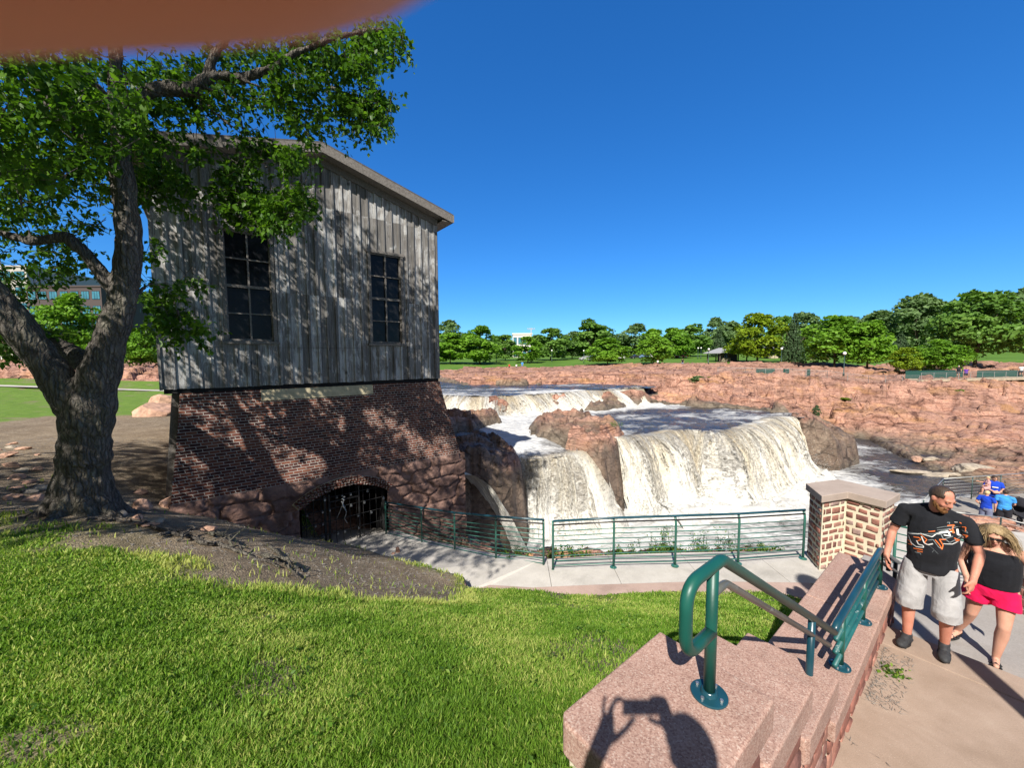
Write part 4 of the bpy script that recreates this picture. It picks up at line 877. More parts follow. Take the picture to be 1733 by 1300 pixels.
# ============================================================ STAIR WALL, STEPS, RAILS, WALK
ZS=[-1.62,-1.945,-2.27,-2.60]; AS=[1.17,1.98,2.66,3.34,6.45]; N0,N1=.56,1.15
def on_n(u,v,n):
    r=ray(u,v); return r*(n/r.dot(NX))
def stones(origin,ud,nd,width,zlo,zhi,seed,row=(.10,.16),wd=(.13,.34),gap=.028,out=.02):
    """face of squared rubble: numpy verts/faces/tone, laid in rows between zlo(u) and zhi(u)"""
    r=random.Random(seed); V=[];Fc=[];T=[]
    z=min(zlo(0),zlo(width)); top=max(zhi(0),zhi(width))
    while z<top-.04:
        h=r.uniform(*row); u=-r.uniform(0,.1)
        while u<width:
            w=r.uniform(*wd); u0,u1=max(u,0.01),min(u+w,width-.01); m=(u0+u1)/2
            z0,z1=max(z,zlo(m)),min(z+h,zhi(m)-.012)
            if u1-u0>.05 and z1-z0>.04:
                g=gap/2; b=len(V); ch=.016; o=out*r.uniform(.5,1.2)
                for (q,dd,ins) in ((0,-.03,0),(1,o*.55,0.0),(2,o,ch)):
                    for (a,c) in ((u0+g+ins,z0+g+ins),(u1-g-ins,z0+g+ins),(u1-g-ins,z1-g-ins),(u0+g+ins,z1-g-ins)):
                        j=.012 if q else 0; ja,jc=r.uniform(-j,j),r.uniform(-j,j)
                        V.append(origin+ud*(a+ja)+nd*dd+Vector((0,0,c+jc)))
                tn=r.random(); T+=[tn]*12
                for q in (0,1):
                    for k in range(4): k2=(k+1)%4; Fc.append((b+q*4+k,b+q*4+k2,b+q*4+4+k2,b+q*4+4+k))
                Fc.append((b+8,b+9,b+10,b+11))
            u+=w
        z+=h
    return V,Fc,T
def stone_obj(faces,parent,name='stones'):
    V=[];Fc=[];T=[]
    for v,f,t in faces:
        b=len(V); V+=[tuple(p) for p in v]; Fc+=[tuple(b+i for i in q) for q in f]; T+=t
    return meshnp(name,V,Fc,M['wall_stone'],parent,False,{'tone':T})
def slab(mb,poly,z1,th): mb.prism([(p.x,p.y) for p in poly],z1-th,z1)
def base_plate(name,loc,r,par,mat,nb=4):
    b=MB(); n=24; b.tube([(loc.x,loc.y,loc.z+.0005),(loc.x,loc.y,loc.z+.012)],[r,r],n)
    b.tube([(loc.x,loc.y,loc.z+.011),(loc.x,loc.y,loc.z+.03)],[r*.5,r*.4],n)
    o=b.build(name,mat,par,bevel=.003)
    for k in range(nb):
        a=.6+2*math.pi*k/nb; p=loc+Vector((math.cos(a)*r*.72,math.sin(a)*r*.72,0)); MB().tube([(p.x,p.y,p.z+.011),(p.x,p.y,p.z+.022)],.008,6).build('bolt',M['steel'],o)
    return o
def bend(pts,r=.06,k=5):
    """round the corners of a polyline"""
    P=[Vector(p) for p in pts]; out=[P[0]]
    for a,b,c in zip(P[:-2],P[1:-1],P[2:]):
        ra=min(r,(a-b).length*.45,(c-b).length*.45); p0=b+(a-b).normalized()*ra; p1=b+(c-b).normalized()*ra
        for i in range(k+1):
            t=i/k; out.append(p0*(1-t)**2+b*2*t*(1-t)+p1*t*t)
    return out+[P[-1]]
def build_wall():
    t=empty('stair_wall',wl(3.3,.85,-3.1),0,'stepped pink granite capped stone wall beside the steps','stone wall'); off=-t.location
    core=MB()
    for i in range(4):
        a0,a1=AS[i]+.03,AS[i+1]+(.03 if i<3 else -.03); q=[wl(a0,N0+.05)+off,wl(a1,N0+.05)+off,wl(a1,N1-.05)+off,wl(a0,N1-.05)+off]
        core.prism([(p.x,p.y) for p in q],-4.6+off.z,ZS[i]-.14+off.z)
    core.build('mortar_core',M['mortar'],t)
    for i in range(4):
        a0,a1=AS[i]-(.0 if i else 0.0),AS[i+1]+(.05 if i<3 else 0)
        if i==3:
            pieces=[(3.34+.01,5.0),(5.006,6.2)]
            for k,(b0,b1) in enumerate(pieces):
                P=[wl(b0,N0)+off,wl(b1,N0)+off,wl(b1,N1)+off,wl(b0,N1)+off]
                if k==1: P=[wl(b0,N0)+off,wl(6.15,N0)+off,wl(6.45,N0+.28)+off,wl(6.45,N1)+off,wl(b0,N1)+off]
                mb=MB(); slab(mb,P,ZS[i]+off.z,.15); mb.build('cap_slab',M['granite'],t,bevel=.014,seg=3)
        else:
            P=[wl(a0,N0+.02)+off,wl(a0+.04,N0)+off,wl(a1,N0)+off,wl(a1,N1)+off,wl(a0+.04,N1)+off,wl(a0,N1-.04)+off]; mb=MB(); slab(mb,P,ZS[i]+off.z,.17 if i else .16); mb.build('cap_slab',M['granite'],t,bevel=.014,seg=3)
    fs=[]
    for i in range(4):
        a0,a1=AS[i]+.03,AS[i+1]+(.03 if i<3 else 0)
        fs.append(stones(wl(a0,N0+.05)+off+Vector((0,0,-off.z)),AX,-NX,a1-a0,lambda u:-3.45,lambda u,i=i:ZS[i]-.15,20+i))
    fs.append(stones(wl(AS[0]+.03,N1-.05)+off+Vector((0,0,-off.z)),-NX,-AX,N1-N0-.1,lambda u:-2.6,lambda u:ZS[0]-.17,31))
    fs.append(stones(wl(AS[4]-.03,N0+.05)+off+Vector((0,0,-off.z)),NX,AX,N1-N0-.1,lambda u:-3.9,lambda u:ZS[3]-.15,32))
    fs.append(stones(wl(AS[4]-.03,N1-.05)+off+Vector((0,0,-off.z)),-AX,NX,AS[4]-AS[0]-.1,lambda u:-4.4,lambda u:-2.75,33))
    fs=[([p+Vector((0,0,off.z)) for p in v],f,tt) for v,f,tt in fs]
    stone_obj(fs,t)
    # ---- hand rail with a loop end
    zb=ZS[0]; pb=atz(1200,1177,zb); n1=pb.dot(NX); a1=pb.dot(AX)
    h=empty('hand_rail',pb,0,'dark green pipe hand rail with a rounded loop end on the pink granite cap','hand rail'); o=pb
    E=on_n(1222,947,n1); T0=on_n(1165,1000,n1); ztop=E.z
    aE=E.dot(AX); aT=T0.dot(AX)-.015; zlow=on_n(1172,1100,n1).z
    J=on_n(1411,1070,.68); J2=on_n(1403,1092,.68)
    r1=.0275
    loop=bend([E-o,wl(aT,n1,ztop)-o,wl(aT,n1,zlow)-o,wl(a1,n1,zlow)-o],.105,8)
    MB().tube(bend([J-o,E-o]+[wl(aT,n1,ztop)-o],.03,3)[:-1]+loop[1:],r1,18).build('top_rail',M['green_paint'],h,True)
    pm=MB().tube([(0,0,0),Vector((0,0,ztop-zb-.005))],.026,18); po=pm.build('post',M['green_paint'],h,True); base_plate('base_plate',Vector((0,0,0)),.082,h,M['blue_green'])
    E2=on_n(1228,987,n1); L0=wl(a1+.02,n1,E2.z)
    MB().tube(bend([L0-o,E2-o,J2-o],.03,3),.019,14).build('lower_rail',M['worn_steel'],h,True)
    p2=atz(1365,1139,ZS[2]); q=p2.dot(AX); f=(q-aE)/(J.dot(AX)-aE); topz=E.z+(J.z-E.z)*f
    p2=wl(q,n1+(.68-n1)*f,ZS[3]-.0); MB().tube([p2-o,Vector((p2.x,p2.y,topz-.02))-o],.023,16).build('post',M['blue_green'],h,True)
    # ---- guard rail on the level part
    n2=.67; zt=J.z; K=on_n(1490,920,n2); aK=K.dot(AX); zt2=K.z
    g=empty('guard_rail',wl(4.03,n2,ZS[3]),0,'level green guard rail with chipped middle bars along the low wall','guard rail'); o=wl(4.03,n2,ZS[3])
    zr=ZS[3]+.455
    End1=wl(7.1,n2-.02,zr-.62); 
    MB().tube(bend([J-o,wl(J.dot(AX)+.05,n2,zr)-o,wl(aK,n2,zr)-o,End1-o],.05,4),.027,16).build('top_rail',M['blue_green'],g,True)
    for hh in (.33,.22,.11):
        MB().tube([wl(J.dot(AX)+.03,n2,ZS[3]+hh)-o,wl(aK-.05,n2,ZS[3]+hh)-o],.018,12).build('middle_bar',M['chipped_paint'],g,True)
    MB().tube([wl(aK+.02,n2,zr-.14)-o,End1+Vector((0,0,-.14))-o],.02,12).build('lower_rail',M['plastic_black'],g,True)
    for a in (4.03,4.9,5.8):
        p=wl(a,n2,ZS[3]); po=MB().tube([p-o,wl(a,n2,zr-.01)-o],.024,16).build('post',M['green_paint'],g,True); base_plate('base_plate',p-o,.075,g,M['blue_green'])
    for a,zz in ((6.33,ZS[3]),(6.95,-3.3)):
        f=(a-aK)/(7.1-aK); MB().tube([wl(a,n2-.01,zz)-o,wl(a,n2-.01,zr-.62*f)-o],.022,14).build('post',M['plastic_black'],g,True)
def build_steps():
    zL=-3.10
    a_edge=5.98
    def rect(nm,a0,a1,n0,n1,z,th,mat):
        m=MB(); m.prism([tuple(wl(a,n)[:2]) for a,n in ((a0,n0),(a1,n0),(a1,n1),(a0,n1))],z-th,z); return tag(m.build(nm,mat,None,bevel=.008,seg=2),kind='structure')
    rect('landing',3.28,5.56,-5,N0+.06,zL,.4,M['paving']); rect('landing_edge',5.566,a_edge,-5,N0+.06,zL,.4,M['paving'])
    rect('lower_landing',a_edge-.01,8.3,-5,N0+.6,zL-.165,.4,M['grey_paving'])
    z=zL; a=3.28
    for k in range(9):
        z+=.168; rect('step',a-.365,a+.01 if k else a-.004,-5,N0+.055,z,.3,M['paving']); a-=.36
    global UPZ; UPZ=z
    rect('upper_landing',-5,a+.005,-5,N0+.9,z+.0,.4,M['paving'])
    return z
def build_walk():
    z=-4.35
    near=[(-1.02,7.20,-4.62),(-2.6,8.42,-4.88),(-4.2,9.55,-5.18),(-5.35,10.35,-5.40),(-6.9,11.9,-5.52)]
    far=[(.75,8.35,-4.48),(-.35,9.05,-4.80),(-1.6,10.2,-5.14),(-2.75,11.1,-5.38),(-4.0,12.2,-5.53)]
    mb=MB(); n=len(near)
    mb.add([*near,*far,*[(p[0],p[1],p[2]-.5) for p in near],*[(p[0],p[1],p[2]-.5) for p in far]],
      [(i,i+1,n+i+1,n+i)[::-1] for i in range(n-1)]+[(n+i,n+i+1,3*n+i+1,3*n+i)[::-1] for i in range(n-1)]+[(i,2*n+i,2*n+i+1,i+1)[::-1] for i in range(n-1)])
    tag(mb.build('sloping_path',M['concrete'],None),kind='structure')
    segs=[(-1.02,7.22,.75,8.35),(.756,8.35,2.3,8.2),(2.306,8.2,4.4,8.15),(4.406,8.15,7.0,8.2)]
    top=[(-1.02,7.22),(.75,8.35),(6.6,8.15),(6.6,7.2),(6.3,7.0),(5.6,7.02),(3.6,7.12),(1.5,7.16),(.4,7.22),(-.45,7.45)]
    B=[(-.45,7.45),(.4,7.22),(1.5,7.16),(3.6,7.12),(5.6,7.02)]
    # concrete deck in bays, pink granite edging in pieces
    cuts=[.75,2.1,3.7,5.3,6.95]
    yb=lambda x: float(np.interp(x,[p[0] for p in B],[p[1] for p in B])); zz=lambda x: float(np.interp(x,[-.4,.75,2.1,4,6],[-4.6,-4.48,-4.40,-4.34,-4.33]))
    def bay(poly):
        m=MB(); n=len(poly); m.add([(p[0],p[1],zz(p[0])) for p in poly]+[(p[0],p[1],zz(p[0])-.5) for p in poly],[tuple(range(n))]+[(i,i+n,(i+1)%n+n,(i+1)%n) for i in range(n)])
        tag(m.build('path',M['concrete'],None,bevel=.006),kind='structure')
    bay([(-1.02,7.2),(-.45,7.46),(.4,7.23),(.746,7.21),(.746,8.35)])
    for a,b in zip(cuts[:-1],cuts[1:]): bay([(a+.004,yb(a)+.006),(b-.004,yb(b)+.006),(b-.004,8.25),(a+.004,8.25)])
    e=empty('granite_edging',(0,7,-4.4),0,'long pink granite edging between lawn and concrete walk','edging'); o=Vector((0,7,-4.4))
    front=[(-1.0,6.98),(-.55,6.74),(.6,6.66),(1.9,6.62),(3.6,6.6),(5.6,6.55)]; back=[(-1.04,7.16),(-.47,7.44),(.38,7.215),(1.5,7.155),(3.6,7.115),(5.6,7.015)]
    fx=[p[0] for p in front]; 
    for (i0,i1) in ((0,2),(2,4),(4,5)):
        P=[(*p,zz(p[0])+.03) for p in front[i0:i1+1]]+[(*p,zz(p[0])+.03) for p in back[i0:i1+1][::-1]]; m=MB(); n=len(P); s=.004
        m.add([Vector(p)-o for p in P]+[Vector((p[0],p[1],p[2]-.45))-o for p in P],[tuple(range(n))]+[(i,i+n,(i+1)%n+n,(i+1)%n) for i in range(n)]); m.build('granite_block',M['pink_concrete'],e,bevel=.012)
    # ---- balustrade in two runs
    runs=[([(-3.93,11.57,-5.51),(-2.62,10.72,-5.35),(-1.53,9.80,-5.12),(-.40,8.73,-4.78),(.66,8.03,-4.56)],'slanting green pipe railing running down to the arched gate'),
          ([(.84,7.82,-4.50),(2.10,7.76,-4.41),(3.36,7.70,-4.35),(4.69,7.74,-4.33),(6.18,7.92,-4.33)],'level green pipe railing between the slanting rail and the stone pier')]
    for pts,lab in runs:
        pts=[Vector(p) for p in pts]; o=pts[0].copy(); r=empty('pipe_railing',o,0,lab,'railing','green railings above the falls')
        out=Vector((0,0,0))
        def at(p,h): return p-o+Vector((0,0,h))
        MB().tube(bend([at(p,1.07) for p in pts],.05,3),.024,12).build('top_rail',M['blue_green'],r,True)
        MB().tube([at(p,.985) for p in pts],.016,10).build('dark_rail',M['plastic_black'],r,True)
        for k in range(8):
            MB().tube([at(p,.10+k*.107) for p in pts],.0105,8).build('bar',M['rail_paint'],r,True)
        for p in pts:
            po=MB().tube(bend([at(p,0),at(p,.93),at(p,1.06)+Vector((.0,.05,0))],.05,3),.0235,12).build('post',M['rail_paint'],r,True); base_plate('base_plate',at(p,0),.075,r,M['rail_paint'],0)
def build_pillar():
    z0,z1=-4.6,-2.90
    FL,IN,FR,BR,BI,BL=[Vector((x,y,0)) for x,y in ((6.17,7.47),(6.79,7.66),(7.06,7.16),(7.62,7.5),(7.2,8.3),(6.38,8.07))]
    o=Vector((6.8,7.7,-4.35)); t=empty('stone_pier',o,0,'chevron shaped stone pier with cream mortar and grey cap at the railing end','stone pier')
    poly=[FL,IN,FR,BR,BI,BL]; core=MB(); core.prism([(p.x-o.x,p.y-o.y) for p in poly],z0-o.z,z1-o.z); core.build('mortar_core',M['mortar'],t)
    fs=[]
    for k,(a,b) in enumerate(((FL,IN),(IN,FR),(FR,BR),(BL,FL),(BI,BL),(BR,BI))):
        d=(b-a); L=d.length; d.normalize(); n=Vector((d.y,-d.x,0)); q=stones(Vector((a.x-o.x,a.y-o.y,0)),d,n,L,lambda u:z0-o.z,lambda u:z1-o.z,61+k,(.115,.165),(.13,.30),.056,.018); fs.append(q)
    stone_obj(fs,t)
    c=Vector((6.85,7.72,0)); cap=[]
    m=len(poly)
    for i in range(m):
        p,a,b=poly[i],poly[i-1],poly[(i+1)%m]; d1=(p-a).normalized(); d2=(b-p).normalized(); n1=Vector((d1.y,-d1.x,0)); n2=Vector((d2.y,-d2.x,0)); nn=(n1+n2); nn=nn/(max(nn.length_squared,.3))*2*.5
        cap.append(p+nn*.07*2)
    MB().prism([(p.x-o.x,p.y-o.y) for p in cap],z1-o.z+.002,z1-o.z+.145).build('cap',M['cap'],t,bevel=.01)
    # lower stone wall by the lower landing
    A=atz(1690,1018,-3.27); B=atz(1790,1070,-3.27); d=(B-A); L=d.length; d.normalize(); n=Vector((d.y,-d.x,0)); o=Vector((A.x,A.y,-3.27))
    t=empty('low_stone_wall',o,0,'low stone wall with cream mortar behind the woman in the pink shorts','stone wall')
    bk=-n*.45; mb=MB(); mb.prism([tuple((Vector((0,0,0))+v)[:2]) for v in (Vector((0,0,0)),d*L,d*L+bk,bk)],-.4,.5); mb.build('mortar_core',M['mortar'],t)
    stone_obj([stones(Vector((0,0,0)),d,n,L,lambda u:-.3,lambda u:.5,91,(.1,.15),(.15,.36),.034,.018),stones(bk*1.0,-bk.normalized(),-d,.45,lambda u:-.3,lambda u:.5,92)],t)
    mb=MB(); mb.prism([tuple(v[:2]) for v in (n*.05-d*.05,d*L+n*.05,d*L+bk*1.1,bk*1.1-d*.05)],.502,.64); mb.build('cap',M['cap'],t,bevel=.01)
# ============================================================ THE BIG TREE, ROOTS, LOOSE ROCKS
def wr(u,v,Y,w):                       # world point and real radius of something w pixels wide there
    p=aty(u,v,Y); c=1/math.sqrt(1+(p.x/p.y)**2); return p,.73*w*Y*c/(2*F)
LIMBS=[]
def limb(mb,pts,n=14,gn=True,seed=0):
    P=[];Rr=[]
    for q in pts:
        p,r=wr(*q) if len(q)==4 else (Vector(q[0]),q[1]); P.append(p); Rr.append(r)
    # smooth resample
    PP=[];RR=[]; m=len(P); rg=random.Random(seed)
    for i in range(m-1):
        p0=P[max(i-1,0)];p1=P[i];p2=P[i+1];p3=P[min(i+2,m-1)]
        k=max(2,int((p2-p1).length/.12))
        for j in range(k):
            t=j/k; a=.5*((2*p1)+(p2-p0)*t+(2*p0-5*p1+4*p2-p3)*t*t+(3*p1-p0-3*p2+p3)*t**3)
            r=Rr[i]*(1-t)+Rr[i+1]*t; PP.append(a); RR.append(r*(1+(.07*rg.uniform(-1,1) if gn else 0)))
    PP.append(P[-1]); RR.append(Rr[-1]); mb.tube(PP,RR,n); LIMBS.append((PP,RR)); return PP
def leaf_mesh(name,C,size,mat,parent,droop=.5,tone=None,seed=0):
    """C: n x 3 leaf bases; one folded rhombic blade per leaf"""
    r=np.random.default_rng(seed); n=len(C); 
    th=r.uniform(0,2*np.pi,n); el=r.uniform(-1.3,.45,n)-droop*.4; L=size*r.uniform(.6,1.35,n)
    d=np.c_[np.cos(th)*np.cos(el),np.sin(th)*np.cos(el),np.sin(el)]; up=np.c_[r.normal(0,.5,n),r.normal(0,.5,n),np.ones(n)]
    s=np.cross(d,up); s/=np.linalg.norm(s,axis=1)[:,None]; nn=np.cross(s,d); w=L*r.uniform(.22,.34,n)
    V=np.zeros((n,4,3)); V[:,0]=C; V[:,2]=C+d*L[:,None]; mid=C+d*(L*.45)[:,None]-nn*(L*.08)[:,None]
    V[:,1]=mid+s*w[:,None]+nn*(L*.14)[:,None]; V[:,3]=mid-s*w[:,None]+nn*(L*.14)[:,None]
    b=np.arange(n)*4; Fa=np.concatenate([np.c_[b,b+1,b+2],np.c_[b,b+2,b+3]])
    t=r.uniform(0,1,n) if tone is None else tone
    return meshnp(name,V.reshape(-1,3),Fa,mat,parent,False,{'tone':np.repeat(t,4)})
VIS=[(80,190,160,120,.62,5.0,8.2),(70,330,125,85,.50,6.7,9.5),(250,205,95,105,.45,6.9,8.2),(410,130,120,62,.50,7.2,8.9),(545,128,92,72,.80,7.6,8.8),(622,185,42,44,.8,7.7,8.6),(645,70,42,36,.85,7.8,8.8),
     (440,300,78,85,.82,7.5,8.5),(475,345,45,45,.9,7.5,8.4),(420,238,120,26,.55,7.4,8.6),(520,215,60,30,.5,7.6,8.6),(272,300,55,52,.5,7.2,8.0),(258,420,16,20,.5,7.2,7.8),(282,485,32,32,.7,7.5,8.4),(298,545,28,36,.62,7.5,8.2),(318,480,22,18,.5,7.5,8.3),(270,530,20,40,.5,7.4,8.2),(30,455,60,42,.55,6.9,8.8),(120,425,40,36,.45,7.0,9.0),(62,560,34,44,.6,6.9,7.8),(10,540,40,60,.7,6.9,7.8),(330,560,16,30,.6,7.6,8.2)]
def build_tree():
    base=gnd(140,868); base=Vector((base.x,base.y,base.z))
    t=empty('maple_tree',base,0,'big old tree with a forked grey trunk in front of the board house','tree'); off=base
    mb=MB()
    Y0=base.y
    b0=(base+Vector((0,0,-.4)),.54); 
    limb(mb,[b0,(base+Vector((0,0,.0)),.46),(base+Vector((.0,0,.25)),.40),(142,800,Y0,146),(145,750,Y0,140),(150,700,Y0,140),(168,640,Y0+.05,104),(186,580,Y0+.1,84),(203,520,Y0+.15,76),(215,460,Y0+.2,68),(219,400,Y0+.2,62),(214,350,Y0+.2,58),(207,300,Y0+.2,54),(204,270,Y0+.2,46),(204,225,Y0+.2,42),(200,180,Y0+.3,40),(196,130,Y0+.4,36),(194,70,Y0+.5,32),(188,-20,Y0+.6,28),(170,-140,Y0+.8,24)],26,True,1)
    limb(mb,[(150,745,Y0,90),(128,690,Y0-.05,100),(95,640,Y0-.15,98),(50,578,Y0-.3,96),(5,520,Y0-.45,92),(-60,440,Y0-.65,88),(-160,320,Y0-.9,84),(-300,150,Y0-1.2,76),(-480,-120,Y0-1.4,60)],22,True,2)
    limb(mb,[(170,640,Y0+.1,60),(140,612,Y0+.4,70),(95,588,Y0+.8,64),(40,555,Y0+1.3,56),(-40,500,Y0+1.8,52),(-200,380,Y0+2.2,44)],16,True,3)
    limb(mb,[(200,505,Y0+.15,40),(170,460,Y0+.05,40),(140,425,Y0-.05,38),(112,402,Y0-.1,40),(82,405,Y0-.15,36),(50,408,Y0-.2,30),(15,398,Y0-.2,28),(-50,380,Y0-.3,24),(-160,340,Y0-.5,18)],14,True,4)
    limb(mb,[(206,275,Y0+.15,36),(165,245,Y0,34),(130,220,Y0-.1,30),(100,195,Y0-.2,26),(60,150,Y0-.3,22),(0,100,Y0-.5,18)],12,True,5)
    limb(mb,[(204,235,Y0+.2,32),(180,160,Y0+.1,18),(150,140,Y0,12),(110,135,Y0,8)],8,True,6)
    limb(mb,[(203,200,Y0+.3,30),(240,160,Y0+.5,34),(285,148,Y0+.7,40),(318,152,Y0+.8,40),(335,140,Y0+.85,30),(370,128,Y0+1.0,24),(410,132,Y0+1.15,22),(455,115,Y0+1.25,19),(510,85,Y0+1.4,15),(580,60,Y0+1.55,10),(650,48,Y0+1.65,5)],12,True,7)
    limb(mb,[(345,135,Y0+.9,16),(358,105,Y0+.9,20),(372,80,Y0+.95,18),(400,40,Y0+1,14)],10,True,8)
    for k,(pts) in enumerate([[(335,150,Y0+.85,12),(362,190,Y0+1,8),(395,215,Y0+1.1,6),(440,260,Y0+1.2,4),(470,330,Y0+1.2,2)],[(345,150,Y0+.9,9),(395,165,Y0+1.1,8),(410,215,Y0+1.2,6),(430,235,Y0+1.2,3)],[(410,135,Y0+1.1,8),(470,160,Y0+1.3,6),(500,195,Y0+1.4,4),(520,230,Y0+1.4,2)],
          [(455,118,Y0+1.25,8),(530,130,Y0+1.5,5),(590,165,Y0+1.6,3),(640,180,Y0+1.6,2)],[(330,150,Y0+.85,8),(350,200,Y0+1,6),(385,245,Y0+1.1,5),(400,330,Y0+1.1,3),(412,400,Y0+1.1,2)],[(230,500,Y0+.3,10),(258,480,Y0+.7,7),(290,500,Y0+1.1,5),(310,560,Y0+1.2,3)],[(0,300,Y0,8),(60,285,Y0+.5,6),(130,290,Y0+.8,4)],[(-20,310,Y0,12),(60,300,Y0+.6,9),(120,285,Y0+1,5)],[(55,410,Y0-.2,10),(35,340,Y0-.2,8),(30,280,Y0-.2,5),(60,240,Y0-.2,3)]]):
        limb(mb,pts,6,True,20+k)
    # limbs outside the frame that carry the rest of the crown
    for k,pts in enumerate([[(Vector((-7.4,5.6,2.6)),.22),(Vector((-7.0,3.6,4.2)),.17),(Vector((-6.4,1.6,5.2)),.12),(Vector((-5.6,-.6,6.0)),.06)],[(Vector((-8.2,5.2,1.2)),.26),(Vector((-9.8,4.0,3.6)),.2),(Vector((-11.0,3.0,5.6)),.13),(Vector((-12,2,7)),.05)]]): limb(mb,pts,10,True,40+k)
    # root flare
    rg=random.Random(3)
    for k in range(8):
        a=k*.8+rg.uniform(-.2,.2); d=Vector((math.cos(a),math.sin(a),0)); l=rg.uniform(.6,.95); e=base+d*l; e.z=hz(e.x,e.y)-.05; m=base+d*.45; m.z=(base.z+.10+e.z)/2
        mb.tube([base+d*.24+Vector((0,0,.40)),m,e],[.14,.12,.03],8)
    for i,v in enumerate(mb.v): mb.v[i]=v-off
    tr=mb.build('trunk',M['bark'],t); 
    m=tr.modifiers.new('r','REMESH'); m.mode='VOXEL'; m.voxel_size=.028; m.use_smooth_shade=True
    m=tr.modifiers.new('s','SMOOTH'); m.iterations=3
    bake(tr)
    n=len(tr.data.vertices); co=np.zeros(n*3,np.float32); tr.data.vertices.foreach_get('co',co); co=co.reshape(-1,3); no=np.zeros(n*3,np.float32); tr.data.vertices.foreach_get('normal',no); no=no.reshape(-1,3)
    dd=fbm(co[:,0]*2.5,co[:,1]*2.5,co[:,2]*.9,5,3)*.035+fbm(co[:,0]*14,co[:,1]*14,co[:,2]*2.6,6,3)*.035; co=co+no*dd[:,None]
    tr.data.vertices.foreach_set('co',co.astype(np.float32).ravel()); tr.data.update()
    # ---- leaves: sprays of hanging leaves
    r=np.random.default_rng(4); N=60000
    # candidate spray centres: in view by picture region and depth, out of view through the crown volume
    C=[]
    for (cu,cv,ru,rv,den,y0,y1) in VIS:
        area=ru*rv*math.pi; k=int(area*den*.026)
        q=np.sqrt(r.uniform(0,1,k)); a=r.uniform(0,2*np.pi,k); u=cu+ru*q*np.cos(a); v=cv+rv*q*np.sin(a); Y=r.uniform(y0,y1,k)
        keep=fbm(u/38,v/28,Y*.8,12,3)>-.09
        for uu,vv,yy in zip(u[keep],v[keep],Y[keep]):
            p=aty(uu,vv,yy); C.append((p.x,p.y,p.z))
    nvis=len(C)
    x=r.uniform(-15,-.5,N); y=r.uniform(-5,10,N); z=r.uniform(.2,10.5,N)
    e=((x+7)/8.0)**2+((y-4)/7.5)**2+((z-5.2)/5.2)**2
    u,v,d=pxn(np.c_[x,y,z]); infr=(d>.05)&(u>-60)&(v>-60)&(u<1800)&(v<1340)
    fx=x+.34*(z+3); fy=y+(z+3)
    ymin=np.interp(fx,[-14,-9,-7,-5,-2.5,-1,0],[4.3,4.6,5.2,6.4,6.9,6.3,6.8])+fbm(fx/.9,fx*0+2,0,9,2)*.5
    ok=(e<1)&(~infr)&(fy>ymin)&(fx<-.35+.5*fbm(fy/1.2,fx*0,0,10,2))&(fy<22)
    ok&=(fbm(x/2.6,y/2.6,z/1.9,14,3)>.02)&(r.uniform(0,1,N)<np.where((z>4.5)&(y<5),.50,.34))&(np.hypot(x,y)>2.5)
    C=np.array(C+[tuple(q) for q in np.c_[x,y,z][ok]])
    print('sprays',nvis,len(C))
    per=15; n=len(C); dirs=np.c_[r.normal(0,1,n),r.normal(0,1,n),r.normal(-.55,.5,n)]; dirs/=np.linalg.norm(dirs,axis=1)[:,None]
    ln=r.uniform(.2,.55,n); s=r.uniform(0,1,(n,per)); B=C[:,None,:]+dirs[:,None,:]*(s*ln[:,None])[:,:,None]+r.normal(0,.035,(n,per,3))
    tone=np.clip(np.repeat(r.beta(2,2.6,n)+.28*fbm(C[:,0]/.7,C[:,1]/.7,C[:,2]/.7,15,2),per)+r.normal(0,.1,n*per),0,1)
    leaf_mesh('crown',B.reshape(-1,3)-np.array(off),.112,M['leaf_near'],t,.5,tone,5)
    tw=MB(); idx=list(range(nvis)); random.Random(2).shuffle(idx)
    for i in idx[:900]:
        a=Vector(C[i]); b=a+Vector(dirs[i])*ln[i]; c=a-Vector(dirs[i])*.18+Vector((random.uniform(-.1,.1),random.uniform(-.1,.1),.12)); tw.tube([c-off,a-off,b-off],[.006,.005,.002],4,False)
    tw.build('twigs',M['bark'],t)
def boulder(loc,size,rot,mat,label,group=None,seed=0,name='boulder',flat=.7):
    rg=random.Random(seed); bm=bmesh.new(); bmesh.ops.create_icosphere(bm,subdivisions=4,radius=1)
    pl=[(Vector((rg.gauss(0,1),rg.gauss(0,1),rg.gauss(0,.8))).normalized(),rg.uniform(.55,.9)) for _ in range(16)]
    for v in bm.verts:
        p=v.co.copy()
        for n,dq in pl:
            q=p.dot(n)
            if q>dq: p-=n*(q-dq)
        v.co=p
    co=np.array([v.co for v in bm.verts]); dn=fbm(co[:,0]*3,co[:,1]*3,co[:,2]*3,seed,4)*.07+fbm(co[:,0]*9,co[:,1]*9,co[:,2]*9,seed+1,2)*.02
    for v,q in zip(bm.verts,dn): v.co*=1+q; v.co.x*=size[0]; v.co.y*=size[1]; v.co.z*=size[2]
    me=bpy.data.meshes.new(name); bm.to_mesh(me); bm.free()
    o=link(name,me,mat); o.location=loc; o.rotation_euler=(rg.uniform(-.2,.2),rg.uniform(-.2,.2),rot)
    return tag(o,label,'rock',group)
